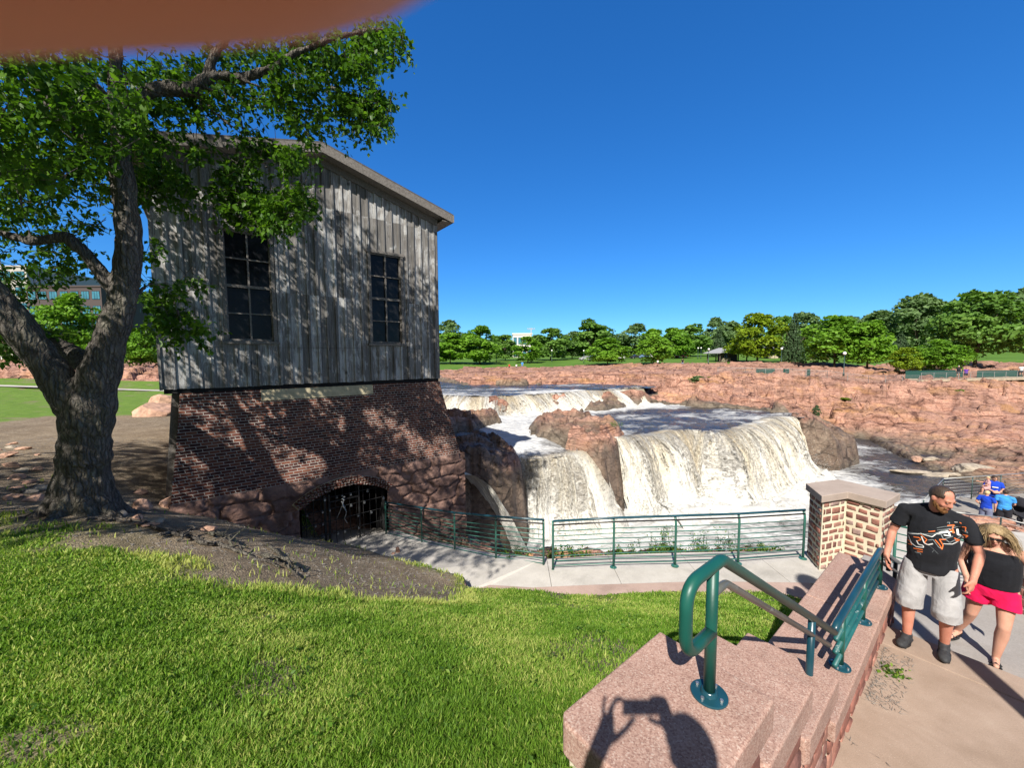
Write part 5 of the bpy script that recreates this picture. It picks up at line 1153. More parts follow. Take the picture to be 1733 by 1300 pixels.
def build_rocks():
    def at(u,v,dz=0.0): p=gnd(u,v); return Vector((p.x,p.y,p.z+dz))
    for k,(u,v,s,rt,lab,mt) in enumerate([
        (240,862,(.19,.15,.17),.4,'largest reddish rock wedged between the tree trunk and the house','boulder'),
        (237,836,(.17,.12,.09),1.2,'flat topped brown rock behind the larger one beside the trunk','boulder'),
        (218,858,(.10,.08,.07),.2,'small tan rock touching the right side of the tree trunk','boulder_grey'),
        (232,878,(.11,.08,.07),2.0,'low pinkish rock in front of the larger rock by the trunk','boulder'),
        (262,885,(.17,.10,.06),.7,'flat pale slab rock lying near the house corner','boulder_grey'),
        (286,858,(.17,.17,.19),.1,'round brown rock at the lower left corner of the house','boulder'),
        (247,890,(.20,.09,.05),.1,'thin pink slab rock among the roots','boulder'),
        (350,898,(.16,.10,.07),.5,'dark reddish rock lying on the roots below the house','boulder'),
        (205,872,(.10,.09,.06),.9,'grey stone half buried at the foot of the trunk','boulder_grey'),
        (35,800,(.16,.13,.07),.9,'tan rock in the shade left of the tree trunk','boulder_grey'),(62,826,(.13,.09,.06),.3,'pale grey rock just left of the trunk base','boulder_grey'),(18,790,(.2,.12,.08),.0,'brown rock at the left edge of the shaded bank','boulder'),(20,842,(.15,.10,.05),.5,'flat reddish rock in the leaf litter at far left','boulder')]):
        p=at(u,v); boulder(p+Vector((0,0,s[2]*.35)),s,rt,M[mt],lab,'rocks around the tree foot',100+k)
    rb=random.Random(61)
    for k in range(16):
        u=rb.uniform(-10,74); v=rb.uniform(752,858); p=at(u,v); s=rb.uniform(.08,.26); boulder(p+Vector((0,0,s*.15)),(s,s*rb.uniform(.5,.8),s*rb.uniform(.25,.5)),rb.uniform(0,3),M[rb.choice(['boulder','boulder','boulder_grey'])],'small reddish rock scattered on the shaded bank left of the trunk','rocks scattered on the shaded bank',200+k)
    p=atz(262,712,-3.0); boulder(Vector((p.x,p.y,-3.0)),(1.25,.9,1.15),.3,M['boulder'],'pink outcrop of rock beside the left side of the house',None,120)
    p=atz(248,700,-2.9); boulder(Vector((p.x-.3,p.y+1.2,-2.95)),(1.1,.8,.95),.9,M['boulder'],'smaller pink outcrop behind the one beside the house',None,121)
    # flat rocks along the far shore of the pool
    for k,(u,v,z,s,rt,lab,mt) in enumerate([(1575,777,-8.75,(1.25,.5,.22),.25,'pale flat slab rock on the shore right of the pool','boulder_grey'),(1551,777,-8.8,(.45,.35,.25),.8,'small dark rock left of the pale flat slab','boulder'),
        (1545,800,-9.2,(2.2,.55,.28),-.12,'long low rock breaking the foam below the far shore','boulder_grey'),(1660,803,-9.1,(2.6,1.0,.8),-.1,'big rounded grey rock at the right shore of the pool','boulder_grey'),(1590,806,-9.2,(1.4,.5,.22),-.1,'thin wet rock trailing right of the long low rock','boulder_grey')]):
        p=atz(u,v,z); boulder(Vector((p.x,p.y,z)),s,rt,M[mt],lab,'rocks at the edge of the pool',130+k)
    # exposed roots and dead branches on the bank
    rg=random.Random(12); 
    specs=[(235,890,355,915,.035,'thick pale root running from the trunk towards the house'),(270,905,430,935,.03,'long thin root across the bare bank'),(330,915,480,965,.04,'forked dark root at the edge of the mown grass'),(360,905,400,935,.04,'curved grey root stub standing out of the bank'),(300,920,350,890,.022,'thin dead branch slanting up from the bank'),(440,938,520,975,.04,'split dead branch lying on the lower dirt bank'),(455,925,505,985,.03,'dark branch under the split branch'),(150,880,260,893,.028,'root spreading over the bank right of the trunk'),(20,835,80,828,.04,'pale root left of the trunk')]
    for k,(u0,v0,u1,v1,r,lab) in enumerate(specs):
        pts=[]
        for q in range(9):
            t=q/8; u=u0+(u1-u0)*t+rg.uniform(-5,5); v=v0+(v1-v0)*t+rg.uniform(-4,4); p=gnd(u,v); pts.append(Vector((p.x,p.y,p.z+r*.4+(.10*math.sin(t*math.pi) if k in (3,5,4) else .02))))
        o=pts[0].copy(); mb=MB(); PP=[]
        for a,b in zip(pts[:-1],pts[1:]):
            for j in range(3): PP.append(a.lerp(b,j/3)+Vector((rg.uniform(-.012,.012),rg.uniform(-.012,.012),rg.uniform(-.008,.008)))-o)
        n=len(PP); mb.tube(PP,[r*(1-.75*i/n)*rg.uniform(.8,1.2) for i in range(n)],7)
        for j in range(4):
            i=rg.randint(3,n-3); d=Vector((rg.uniform(-1,1),rg.uniform(-1,1),rg.uniform(-.1,.5))).normalized()*rg.uniform(.12,.4); mb.tube([PP[i],PP[i]+d*.5+Vector((0,0,.02)),PP[i]+d],[r*.4,r*.28,r*.1],5)
        x=mb.build('root' if 'root' in lab else 'dead_branch',M['bark'],None,True); x.location=o; tag(x,lab,'root' if 'root' in lab else 'branch','roots and branches on the bank')
    # litter (twigs, chips) on the bare bank
    V=[];Fc=[]; n=6500; X=RNG.uniform(-16,-.6,n); Y=RNG.uniform(5.2,13,n); k=(sdpoly(X,Y,DIRTP)<.3)&(sdpoly(X,Y,WALKP)>.05); X,Y=X[k],Y[k]; Z=H(X,Y); n=len(X); a=RNG.uniform(0,np.pi,n); l=RNG.uniform(.01,.05,n); w=RNG.uniform(.003,.012,n); hh=RNG.uniform(.004,.014,n)
    c,s=np.cos(a),np.sin(a); P=np.zeros((n,5,3))
    for j,(p,q) in enumerate(((-1,-1),(1,-1),(1,1),(-1,1))): P[:,j]=np.c_[X+c*l*p-s*w*q,Y+s*l*p+c*w*q,Z+.001]
    P[:,4]=np.c_[X,Y,Z+hh]; b=np.arange(n)*5; Fa=np.concatenate([np.c_[b+i,b+(i+1)%4,b+4] for i in range(4)])
    tag(meshnp('ground_litter',P.reshape(-1,3),Fa,M['old_wood']),kind='stuff')
def build_weeds():
    rg=np.random.default_rng(21)
    def weed(x,y,z,h,w,n,lab,seed,grp='weeds behind the railing',mat='weed'):
        t=empty('weed',(x,y,z),0,lab,'weed',grp); m=MB(); r=random.Random(seed); C=[]
        for k in range(max(4,int(n/40))):
            dx,dy=r.uniform(-w,w),r.uniform(-w*.5,w*.5); hh=h*r.uniform(.45,1); lx,ly=r.uniform(-.12,.12),r.uniform(-.1,.1)
            m.tube([(dx,dy,-.1),(dx+lx*.4,dy+ly*.4,hh*.5),(dx+lx,dy+ly,hh)],[.006,.005,.002],4,False)
            for q in range(int(n/max(4,int(n/40)))): tt=r.uniform(.12,1); C.append((dx+lx*tt+r.gauss(0,.045),dy+ly*tt+r.gauss(0,.045),hh*tt))
        m.build('stems',M[mat],t); leaf_mesh('leaves',np.array(C),.045,M[mat],t,.2,None,seed)
    for k,(u,Y,h,w,n,lab) in enumerate([(930,8.75,.5,.18,160,'small leafy weed behind the joint of the two railings'),(1075,8.75,.55,.35,420,'low spreading weed behind the second bay of the railing'),(1123,8.8,.95,.22,420,'tallest bushy weed behind the railing'),(1180,8.8,.8,.28,420,'bushy weed right of the tallest weed'),(1232,8.8,.85,.22,360,'upright weed behind the third railing post'),(1290,8.9,.5,.28,260,'low weed behind the right end of the railing'),(1025,8.7,.38,.35,300,'low weed left of the spreading weed'),(865,9.4,.4,.2,160,'sparse weed behind the slanting railing')]):
        x=aty(u,900,Y).x; weed(x,Y,hz(x,Y)+.0,h,w,n,lab,50+k)
    n=7000; x=RNG.uniform(-.2,6.6,n); y=8.32+RNG.gamma(2.0,.22,n); k=fbm(x/.5,y/.5,0,44,2)>-.2; x,y=x[k],y[k]; z=H(x,y)+RNG.uniform(0,.16,len(x))
    tag(leaf_mesh('ground_cover',np.c_[x,y,z],.06,M['weed'],None,.0,None,9),kind='stuff')
    for k,(u,v,h,n,lab) in enumerate([(1499,1140,.06,70,'green tuft of weed at the foot of the stair wall')]):
        p=atz(u,v,-3.1); weed(p.x,p.y,-3.1,h,.012,n,lab,80+k,None)
    p=gnd(1036,722); weed(p.x+.35,p.y,p.z,.45,.35,300,'bright green tuft on the rock spine between the falls',90,None)
    # dry grass and sweepings along the wall foot
    n=700; a=RNG.uniform(3.9,5.6,n); q=RNG.uniform(0,1,n)**2*.22; P=np.c_[a*AX.x+(N0-q)*NX.x,a*AX.y+(N0-q)*NX.y]; kk=fbm(a/.4,a*0,0,6,2)>.0; P=P[kk]; n=len(P)
    V=np.zeros((n,3,3)); th=RNG.uniform(0,6.28,n); l=RNG.uniform(.02,.07,n); V[:,0]=np.c_[P,np.full(n,-3.097)]; V[:,1]=V[:,0]+np.c_[np.cos(th)*l,np.sin(th)*l,RNG.uniform(0,.02,n)]; V[:,2]=V[:,0]+np.c_[-np.sin(th)*.005,np.cos(th)*.005,np.full(n,.002)]
    tag(meshnp('dry_grass',V.reshape(-1,3),np.arange(n*3).reshape(-1,3),M['old_wood'],None,False,{'tone':np.full(n*3,1.0)}),kind='stuff')
# ============================================================ FAR TREES, PARK, BUILDINGS, CARS
def crown_mesh(name,seed,n=3000,kind='round',card=.040):
    r=np.random.default_rng(seed); rg=random.Random(seed)
    C=[];T=[]
    if kind=='round' or kind=='wide':
        lobes=[]; k=38 if kind=='round' else 50
        for i in range(k):
            a=r.uniform(0,2*np.pi); h=r.uniform(.12,.93); env=(math.sin(math.pi*min(1,max(.02,(h-.02)/.98))**.72))**.75
            q=.36*env*math.sqrt(r.uniform(.08,1)); lobes.append((math.cos(a)*q,math.sin(a)*q,h,r.uniform(.09,.17)*(1.05 if h<.75 else .8),r.uniform(-.22,.22)))
        per=n//k
        for (x,y,z,s,t) in lobes:
            d=r.normal(0,1,(per,3)); d/=np.linalg.norm(d,axis=1)[:,None]; d[:,2]=np.where(d[:,2]<-.45,-d[:,2],d[:,2])
            q=s*(r.uniform(.35,1,per)**.4)*(1+.25*fbm(d[:,0]*3+x*50,d[:,1]*3,d[:,2]*3,seed,2)); p=np.c_[x+d[:,0]*q,y+d[:,1]*q,z+d[:,2]*q*.8]; C.append(p); T.append(np.full(per,.5+t))
    elif kind=='conifer':
        tiers=19
        for i in range(tiers):
            h=.05+.94*i/tiers; rad=.5*(1-h)**.85*.95+.012; m=int(n/tiers*(1.7-1.4*h)); a=r.uniform(0,2*np.pi,m); br=np.floor(a/(2*np.pi)*11+i*.37); a=(br+.5+r.normal(0,.22,m))/11*2*np.pi; q=rad*r.uniform(.1,1,m)**.6
            C.append(np.c_[np.cos(a)*q,np.sin(a)*q,h-.10*q/.5+r.normal(0,.008,m)]); T.append(np.full(m,.45+.1*rg.uniform(-1,1)))
    C=np.concatenate(C); T=np.clip(np.concatenate(T)+r.normal(0,.13,len(C)),0,1); n=len(C)
    # leaf clump cards, turned roughly outward
    cen=np.array([0,0,.45]); o=C-cen; o/=np.linalg.norm(o,axis=1)[:,None]+1e-6; nr=o*.75+r.normal(0,.6,(n,3)); nr[:,2]+=.25; nr/=np.linalg.norm(nr,axis=1)[:,None]
    a=np.cross(nr,r.normal(0,1,(n,3))); a/=np.linalg.norm(a,axis=1)[:,None]; b=np.cross(nr,a); s=card*r.uniform(.55,1.35,n)
    V=np.zeros((n,5,3)); ang=np.linspace(0,2*np.pi,6)[:5]
    for k in range(5): w=s*r.uniform(.55,1.15,n); V[:,k]=C+a*(np.cos(ang[k])*w)[:,None]+b*(np.sin(ang[k])*w*.8)[:,None]+nr*(r.normal(0,.25,n)*s)[:,None]
    bb=np.arange(n)*5; Fa=np.concatenate([np.c_[bb,bb+1,bb+2],np.c_[bb,bb+2,bb+3],np.c_[bb,bb+3,bb+4]])
    return V.reshape(-1,3).astype(np.float32),Fa,np.repeat(T,5)
def far_trees():
    kinds={}
    def mk(kind,seed,mat,n,card):
        key=(kind,seed,mat)
        if key not in kinds:
            V,Fa,T=crown_mesh('crown',seed,n,kind,card); me=bpy.data.meshes.new('crown'); o=meshnp('crown',V,Fa,M[mat],None,False,{'tone':T}); kinds[key]=o.data; bpy.data.objects.remove(o)
        return kinds[key]
    def trunk_mesh(seed,low):
        rg=random.Random(seed); mb=MB(); mb.tube([(0,0,-.06),(rg.uniform(-.01,.01),0,.10),(rg.uniform(-.02,.02),rg.uniform(-.02,.02),.32),(rg.uniform(-.04,.04),rg.uniform(-.03,.03),.78)],[.030,.023,.018,.005],8)
        for k in range(7):
            a=rg.uniform(0,6.28); z=rg.uniform(.14,.45); d=rg.uniform(.12,.30); mb.tube([(0,0,z),(math.cos(a)*d*.5,math.sin(a)*d*.5,z+.10),(math.cos(a)*d,math.sin(a)*d,z+.22+rg.uniform(0,.1))],[.011,.008,.003],5)
        me=mb.mesh('trunk'); me.materials.append(M['far_bark']); return me
    trunks=[trunk_mesh(s,0) for s in range(4)]
    rg=random.Random(77)
    def tree(name,u,vt,vb,w,Y,mat,kind,label,group,seed,n=3000,card=.04,zb=None,tr=True):
        p=aty(u,vb,Y); z0=hz(p.x,p.y) if zb is None else zb; top=aty(u,vt,Y).z; h=max(2.5,top-z0); c=1/math.sqrt(1+(p.x/p.y)**2); rad=1.14*w*Y*c/(2*F)
        t=empty(name,(p.x,p.y,z0),rg.uniform(0,6.28),label,'tree',group); me=mk(kind,seed,mat,n,card)
        o=bpy.data.objects.new('crown',me); COL.objects.link(o); o.parent=t; o.scale=(rad/.47,rad/.47,h); 
        if tr:
            q=bpy.data.objects.new('trunk',trunks[seed%4]); COL.objects.link(q); q.parent=t; q.scale=(h*.8,h*.8,h*.95)
    G='park trees across the river'
    L=[ # u,vt,vb,w,Y,mat,kind,label,seed
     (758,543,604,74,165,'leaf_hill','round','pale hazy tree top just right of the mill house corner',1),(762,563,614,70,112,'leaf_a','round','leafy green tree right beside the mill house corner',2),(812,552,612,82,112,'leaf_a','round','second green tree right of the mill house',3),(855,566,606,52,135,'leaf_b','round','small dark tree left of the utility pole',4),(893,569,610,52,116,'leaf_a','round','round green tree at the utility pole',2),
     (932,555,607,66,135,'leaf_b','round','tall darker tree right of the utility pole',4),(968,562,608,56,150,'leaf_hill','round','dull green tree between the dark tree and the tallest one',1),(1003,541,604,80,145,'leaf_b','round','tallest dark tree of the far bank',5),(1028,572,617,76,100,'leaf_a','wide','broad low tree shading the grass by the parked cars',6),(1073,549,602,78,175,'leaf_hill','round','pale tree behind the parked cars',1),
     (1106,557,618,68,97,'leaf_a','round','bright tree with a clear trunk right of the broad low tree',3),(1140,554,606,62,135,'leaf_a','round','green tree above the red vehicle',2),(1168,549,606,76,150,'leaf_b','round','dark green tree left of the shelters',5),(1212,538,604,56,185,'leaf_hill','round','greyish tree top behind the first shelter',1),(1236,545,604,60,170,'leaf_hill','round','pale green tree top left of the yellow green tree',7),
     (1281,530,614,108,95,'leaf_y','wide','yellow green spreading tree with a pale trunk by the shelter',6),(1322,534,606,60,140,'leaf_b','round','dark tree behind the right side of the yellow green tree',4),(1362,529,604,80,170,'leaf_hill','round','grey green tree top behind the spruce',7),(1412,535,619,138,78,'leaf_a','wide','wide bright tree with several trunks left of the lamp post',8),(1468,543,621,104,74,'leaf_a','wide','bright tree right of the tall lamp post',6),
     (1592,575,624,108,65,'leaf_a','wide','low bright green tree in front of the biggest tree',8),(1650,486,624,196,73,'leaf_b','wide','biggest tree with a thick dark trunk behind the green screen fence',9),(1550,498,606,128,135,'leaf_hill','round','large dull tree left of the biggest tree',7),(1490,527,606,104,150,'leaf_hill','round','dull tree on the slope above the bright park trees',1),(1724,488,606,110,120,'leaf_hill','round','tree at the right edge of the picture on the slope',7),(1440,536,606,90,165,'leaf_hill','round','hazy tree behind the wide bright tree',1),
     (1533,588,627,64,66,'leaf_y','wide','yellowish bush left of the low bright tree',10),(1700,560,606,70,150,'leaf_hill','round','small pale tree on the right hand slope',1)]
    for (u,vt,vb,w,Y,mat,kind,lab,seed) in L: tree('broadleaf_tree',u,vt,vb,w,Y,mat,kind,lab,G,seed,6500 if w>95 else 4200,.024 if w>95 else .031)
    tree('spruce_tree',1342,526,615,44,90,'leaf_pine','conifer','dark pointed spruce right of the yellow green tree',None,21,2800,.03); tree('spruce_tree',1216,555,606,34,140,'leaf_pine','conifer','brownish spruce above the first shelter',None,22,1800,.035); tree('spruce_tree',1522,560,616,46,95,'leaf_pine','conifer','bluish spruce between the dull trees on the right',None,23,2000,.035)
    for k,(u,vt,vb,w,Y,lab,mt) in enumerate([(120,497,622,150,44,'bright green tree seen through the fork of the big tree','leaf_a'),(238,555,628,84,47,'green tree between the big trunk and the house','leaf_a'),(30,560,614,90,62,'dark green tree low at the left edge','leaf_b'),(190,545,622,80,56,'green tree just behind the big trunk','leaf_a')]): tree('broadleaf_tree',u,vt,vb,w,Y,mt,'wide',lab,'trees behind the big tree',8+k,5200,.026)
    # wooded slope on the right and tree line on the horizon
    k=0
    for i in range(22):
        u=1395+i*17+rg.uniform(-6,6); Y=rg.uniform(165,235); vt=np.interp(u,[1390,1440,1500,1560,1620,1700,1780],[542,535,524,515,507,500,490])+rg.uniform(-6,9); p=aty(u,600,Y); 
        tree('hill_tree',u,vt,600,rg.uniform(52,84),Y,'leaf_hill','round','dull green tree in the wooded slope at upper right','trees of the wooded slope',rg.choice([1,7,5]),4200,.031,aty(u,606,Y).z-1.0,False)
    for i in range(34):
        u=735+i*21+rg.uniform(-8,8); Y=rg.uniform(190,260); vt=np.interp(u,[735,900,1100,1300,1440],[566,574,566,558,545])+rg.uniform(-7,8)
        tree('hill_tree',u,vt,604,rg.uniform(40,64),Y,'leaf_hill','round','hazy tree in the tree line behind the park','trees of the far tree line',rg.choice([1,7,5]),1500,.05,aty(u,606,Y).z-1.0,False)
    for i in range(14):
        u=-60+i*28+rg.uniform(-8,8); Y=rg.uniform(95,140)
        tree('hill_tree',u,rg.uniform(560,585),612,rg.uniform(40,60),Y,'leaf_a','round','distant green tree seen under the big tree on the left','distant trees on the left',rg.choice([2,3,5]),1500,.05,None,True)
    # low bushes on the far bank and cliff
    for k,(u,v,Y,w,hh,mt,lab) in enumerate([(1025,597,122,46,2.2,'leaf_b','dark bush under the tall trees of the far bank'),(1178,666,47,44,1.0,'leaf_hill','grey green scrub on the rocks below the shelters'),(1200,662,49,26,.7,'leaf_y','yellowish scrub beside the grey green one'),(1342,676,45,10,.6,'leaf_a','small tuft growing in the cliff above the main fall'),(1382,684,46,14,1.3,'leaf_pine','dark small bush growing on the cliff face'),(1430,668,51,26,.35,'leaf_y','strip of yellow green weeds on a cliff ledge'),(1060,637,75,22,.5,'leaf_y','small pale bush on the flat rocks'),(1625,665,53,20,.4,'leaf_a','green tuft on the cliff under the deck')]):
        p=aty(u,v,Y); z=hz(p.x,p.y); t=empty('bush',(p.x,p.y,z-.1),0,lab,'bush'); o=bpy.data.objects.new('foliage',mk('round',30+k%3,mt,1400,.05)); COL.objects.link(o); o.parent=t; r=w*Y/(2*F)/.47; o.scale=(r,r,hh*1.1)
def place(u,v,Y): p=aty(u,v,Y); return Vector((p.x,p.y,hz(p.x,p.y)))
def car_proto(paint,kind='suv'):
    t=empty('parked_car',(0,0,0)); L,Wd=4.5,1.8
    if kind=='suv': prof=[(-2.2,.35),(-2.25,.8),(-2.15,1.0),(-1.95,1.62),(-1.6,1.72),(.3,1.70),(1.05,1.08),(2.0,.95),(2.22,.75),(2.2,.35)]
    else: prof=[(-2.2,.35),(-2.22,.75),(-2.05,.95),(-1.35,1.0),(-.75,1.40),(.35,1.42),(1.05,.98),(2.0,.85),(2.2,.65),(2.2,.35)]
    mb=MB(); n=len(prof); rows=[(-.90,0),(-.86,.0),(-.5,0),(.5,0),(.86,0),(.90,0)]
    v=[];f=[]
    for y in (-.9,-.72,.72,.9):
        for (x,z) in prof:
            k=1 if abs(y)<.8 or z<1.0 else .0
            v.append((x*(1 if abs(y)<.8 else .985),y*(1 if z<1.05 else .84),z if abs(y)<.8 else z-.015))
    for r in range(3):
        for i in range(n): j=(i+1)%n; f.append((r*n+i,r*n+j,(r+1)*n+j,(r+1)*n+i))
    f.append(tuple(range(n))); f.append(tuple(3*n+i for i in range(n))[::-1]); mb.add(v,f); mb.build('body',M[paint],t,False,.04,2)
    w=MB(); zt=1.6 if kind=='suv' else 1.33; 
    for s in (-1,1):
        w.add([(-1.75 if kind=='suv' else -1.15,s*.885,1.06),(.95,s*.885,1.06),(.32,s*.77,zt),(-1.65 if kind=='suv' else -.75,s*.77,zt)],[(0,1,2,3)])
    w.add([(1.02,-.70,1.10),(1.02,.70,1.10),(.40,.66,zt+.02),(.40,-.66,zt+.02)],[(0,1,2,3)]); w.build('window',M['car_dark'],t)
    for x in (-1.4,1.35):
        for s in (-1,1):
            wh=MB().tube([(x,s*.93,.34),(x,s*.70,.34)],[.34,.34],18).build('wheel',M['sole'],t,True); MB().tube([(x,s*.94,.34),(x,s*.92,.34)],[.2,.2],12).build('rim',M['steel'],wh)
    for s in (-1,1): MB().box((2.2,s*.62,.72),(.06,.3,.14)).build('headlight',M['white_wall'],t); MB().box((-2.22,s*.68,.82),(.05,.2,.16)).build('tail_light',M['car_red'],t)
    return t
def far_things():
    G='cars parked across the river'
    for k,(u,Y,rz,pt,kd,lab) in enumerate([(1153,141,.15,'car_red','suv','red vehicle parked left of the shelters'),(1140,143,.1,'car_white','sedan','white car beside the red vehicle'),(992,128,.2,'car_silver','sedan','silver car parked by the lamp post'),(1003,129,.2,'car_blue','suv','blue grey vehicle beside the silver car'),(1064,140,.1,'car_dark','suv','dark vehicle in the shade of the broad low tree'),(1078,141,.1,'car_dark','sedan','dark car behind the broad low tree'),(1090,141,.1,'car_blue','suv','blue vehicle left of the bright tree trunk'),(1101,142,.1,'car_white','sedan','white car behind the bright tree trunk'),(1122,142,.1,'car_silver','suv','silver vehicle right of the bright tree trunk'),(1046,139,.1,'car_white','suv','white vehicle left of the dark ones')]):
        t=car_proto(pt,kd); t.location=place(u,606,Y); t.rotation_euler.z=rz+(math.pi if k%3==0 else 0); tag(t,lab,'car',G)
    # lamp posts: one built, the rest copied
    t=empty('lamp_post',(0,0,0)); MB().tube([(0,0,0),(0,0,.5),(0,0,.55),(0,0,3.3)],[.14,.12,.07,.055],10).build('post',M['lamp_pole'],t,True); MB().ell((0,0,3.55),(.24,.24,.27),nu=14,nv=10).build('globe',M['lamp_globe'],t,True); MB().tube([(0,0,3.28),(0,0,3.36)],[.13,.15],10).tube([(0,0,3.78),(0,0,3.92)],[.10,.02],10).build('collar',M['lamp_pole'],t,True)
    for k,(u,v,Y,lab) in enumerate([(840,612,122,'lamp post left of the utility pole'),(934,612,123,'lamp post right of the utility pole'),(988,609,112,'lamp post beside the silver parked car'),(1181,609,128,'left lamp post of the pair by the first shelter'),(1186,609,130,'right lamp post of the pair by the first shelter'),(1199,611,92,'tallest lamp post in front of the first shelter'),(1322,614,84,'lamp post in front of the spruce'),(1428,627,60,'nearest lamp post under the wide bright tree'),(1164,605,160,'distant lamp post right of the red vehicle')]):
        o=t if k==0 else copy_tree(t); o.location=place(u,v,Y); tag(o,lab,'lamp post','lamp posts in the park')
    p=place(899,612,118); t=empty('utility_pole',p,0,'tall wooden utility pole with a crossarm across the river','utility pole'); top=aty(899,555,118).z-p.z
    MB().tube([(0,0,-.2),(0,0,top)],[.16,.11],8).build('pole',M['timber'],t,True); MB().box((0,0,top-.3),(2.4,.12,.14)).build('crossarm',M['timber'],t)
    for x in (-1.0,-.4,.4,1.0): MB().tube([(x,0,top-.22),(x,0,top-.02)],.05,6).build('insulator',M['white_wall'],t)
    # white building behind the trees
    def building(name,u0,u1,vt,vb,Y,wall,lab,rows,cols,dep=18,glass='blue_glass',parapet=.6):
        a=aty(u0,vb,Y); b=aty(u1,vb,Y); top=aty((u0+u1)/2,vt,Y).z; z0=hz(a.x,a.y)-1; o=Vector((a.x,a.y,z0)); t=empty(name,o,0,lab,'building'); W=b.x-a.x; Hh=top-z0
        MB().box((W/2,dep/2,Hh/2),(W,dep,Hh)).build('wall',M[wall],t); MB().box((W/2,dep/2,Hh+parapet/2),(W+.6,dep+.6,parapet)).build('parapet',M[wall],t)
        for r_ in range(rows):
            for c in range(cols):
                ww=W/cols; zc=Hh*(r_+.6)/(rows+.15); f=MB(); w2=ww*.72; h2=Hh/rows*.55; x=ww*(c+.5)
                f.box((x,-.04,zc),(w2,.12,h2)); fo=f.build('window',M['car_dark'],t); g=MB(); nn=3
                for q in range(nn): g.box((x-w2/2+w2*(q+.5)/nn,-.11,zc),(w2/nn*.86,.04,h2*.9))
                g.build('pane',M[glass],fo)
        return t,W,Hh
    building('white_building',868,900,566,606,190,'white_wall','white flat roofed building behind the trees by the utility pole',2,4,20)
    t,W,Hh=building('office_building',55,180,486,606,150,'office_brick','dark brick office block with blue windows behind the big tree',5,7,30)
    building('office_building',-60,58,452,606,158,'office_stone','taller pale office block with blue windows at the left edge',6,5,30)
    # low house at far left
    p=place(12,610,70); t=empty('low_building',p,0,'low brown roofed building at the far left edge','building'); MB().box((0,0,1.0),(9,5,2.0)).build('wall',M['white_wall'],t); MB().add([(-5,-3,2),(5,-3,2),(5,3,2),(-5,3,2),(-4,0,3.6),(4,0,3.6)],[(0,1,5,4),(2,3,4,5),(1,2,5),(3,0,4),(0,3,2,1)]).build('roof',M['boulder'],t)
    for x in (-3,-1,1,3): MB().box((x,-2.52,1.1),(1.2,.06,1.0)).build('window',M['car_dark'],t)
    # shelters
    def shelter(u,v,Y,w,lab,rz):
        p=place(u,v,Y); t=empty('park_shelter',p,rz,lab,'shelter','park shelters'); 
        for x in (-w/2+.3,-w/6,w/6,w/2-.3):
            for y in (-2.2,2.2): MB().box((x,y,1.15),(.22,.22,2.3)).build('post',M['shed_wall'],t)
        MB().box((w*.12,1.0,1.1),(w*.5,2,2.2)).build('wall',M['shed_wall'],t); MB().box((-w*.05,-.05,1.2),(.9,.08,1.9)).build('door',M['car_dark'],t)
        e=.5; MB().add([(-w/2-e,-3,2.25),(w/2+e,-3,2.25),(w/2+e,3,2.25),(-w/2-e,3,2.25),(0,-3,3.7),(0,3,3.7),(-w/2-e,-3,2.1),(w/2+e,-3,2.1),(w/2+e,3,2.1),(-w/2-e,3,2.1),(0,-3,3.5),(0,3,3.5)],[(0,4,5,3),(4,1,2,5),(6,9,11,10),(10,11,8,7),(0,6,10,4),(4,10,7,1),(2,8,11,5),(5,11,9,3),(0,3,9,6),(1,7,8,2)]).build('roof',M['roof_grey'],t)
        for k in range(2): MB().box((-w*.36+k*1.2,-2.6,.45),(1.0,.7,.9)).build('picnic_table',M['timber'],t)
    shelter(1230,611,104,9.2,'larger park shelter with a grey gable roof left of the yellow green tree',.25); shelter(1308,608,118,7.0,'smaller park shelter between the yellow green tree and the spruce',.1)
    # viewing deck on the cliff with screens and rail
    def pl(u,v,Y): return aty(u,v,Y)
    A=aty(1560,644,57); B=aty(1800,641,62); z=hz((A.x+B.x)/2,58)+.45; d=(Vector((B.x,B.y,0))-Vector((A.x,A.y,0))); L=d.length; d.normalize(); nn=Vector((-d.y,d.x,0)); t=empty('viewing_deck',(A.x,A.y,z),0,'timber viewing deck along the top of the far cliff','deck')
    mb=MB(); mb.prism([tuple((q)[:2]) for q in (Vector((0,0,0)),d*L,d*L+nn*3.2,nn*3.2)],-.28,0); mb.build('deck_boards',M['timber'],t)
    for k in range(int(L/3)): p=d*(k*3+.5)+nn*.3; MB().box((p.x,p.y,-.9),(.25,.25,1.4)).build('pile',M['shed_wall'],t)
    DZ=z; DA=Vector((A.x,A.y,z))
    def wire_fence(name,P,h,lab,cat,mat,step,wires,panel=None,grp=None):
        o=P[0].copy(); t=empty(name,o,0,lab,cat,grp); tot=0
        for a,b in zip(P[:-1],P[1:]):
            Ld=(b-a).length; n=max(1,int(Ld/step))
            for k in range(n+1):
                p=a.lerp(b,k/n)-o; MB().tube([p,p+Vector((0,0,h))],.03,6).build('post',M[mat],t)
            for w in range(wires):
                zz=Vector((0,0,h*(w+1)/wires)); MB().tube([a-o+zz,b-o+zz],.012 if w<wires-1 else .025,5).build('wire' if w<wires-1 else 'top_rail',M['cable'] if panel is None else M[mat],t)
            if panel:
                dd=(b-a).normalized(); nr=Vector((-dd.y,dd.x,0))*.015; q=Vector((0,0,h*.06)); r_=Vector((0,0,h*.97)); vs=[a-o+nr+q,b-o+nr+q,b-o+nr+r_,a-o+nr+r_,a-o-nr+q,b-o-nr+q,b-o-nr+r_,a-o-nr+r_]; MB().add(vs,[(0,1,2,3),(4,7,6,5),(0,4,5,1),(2,6,7,3),(1,5,6,2),(0,3,7,4)]).build('screen',M[panel],t)
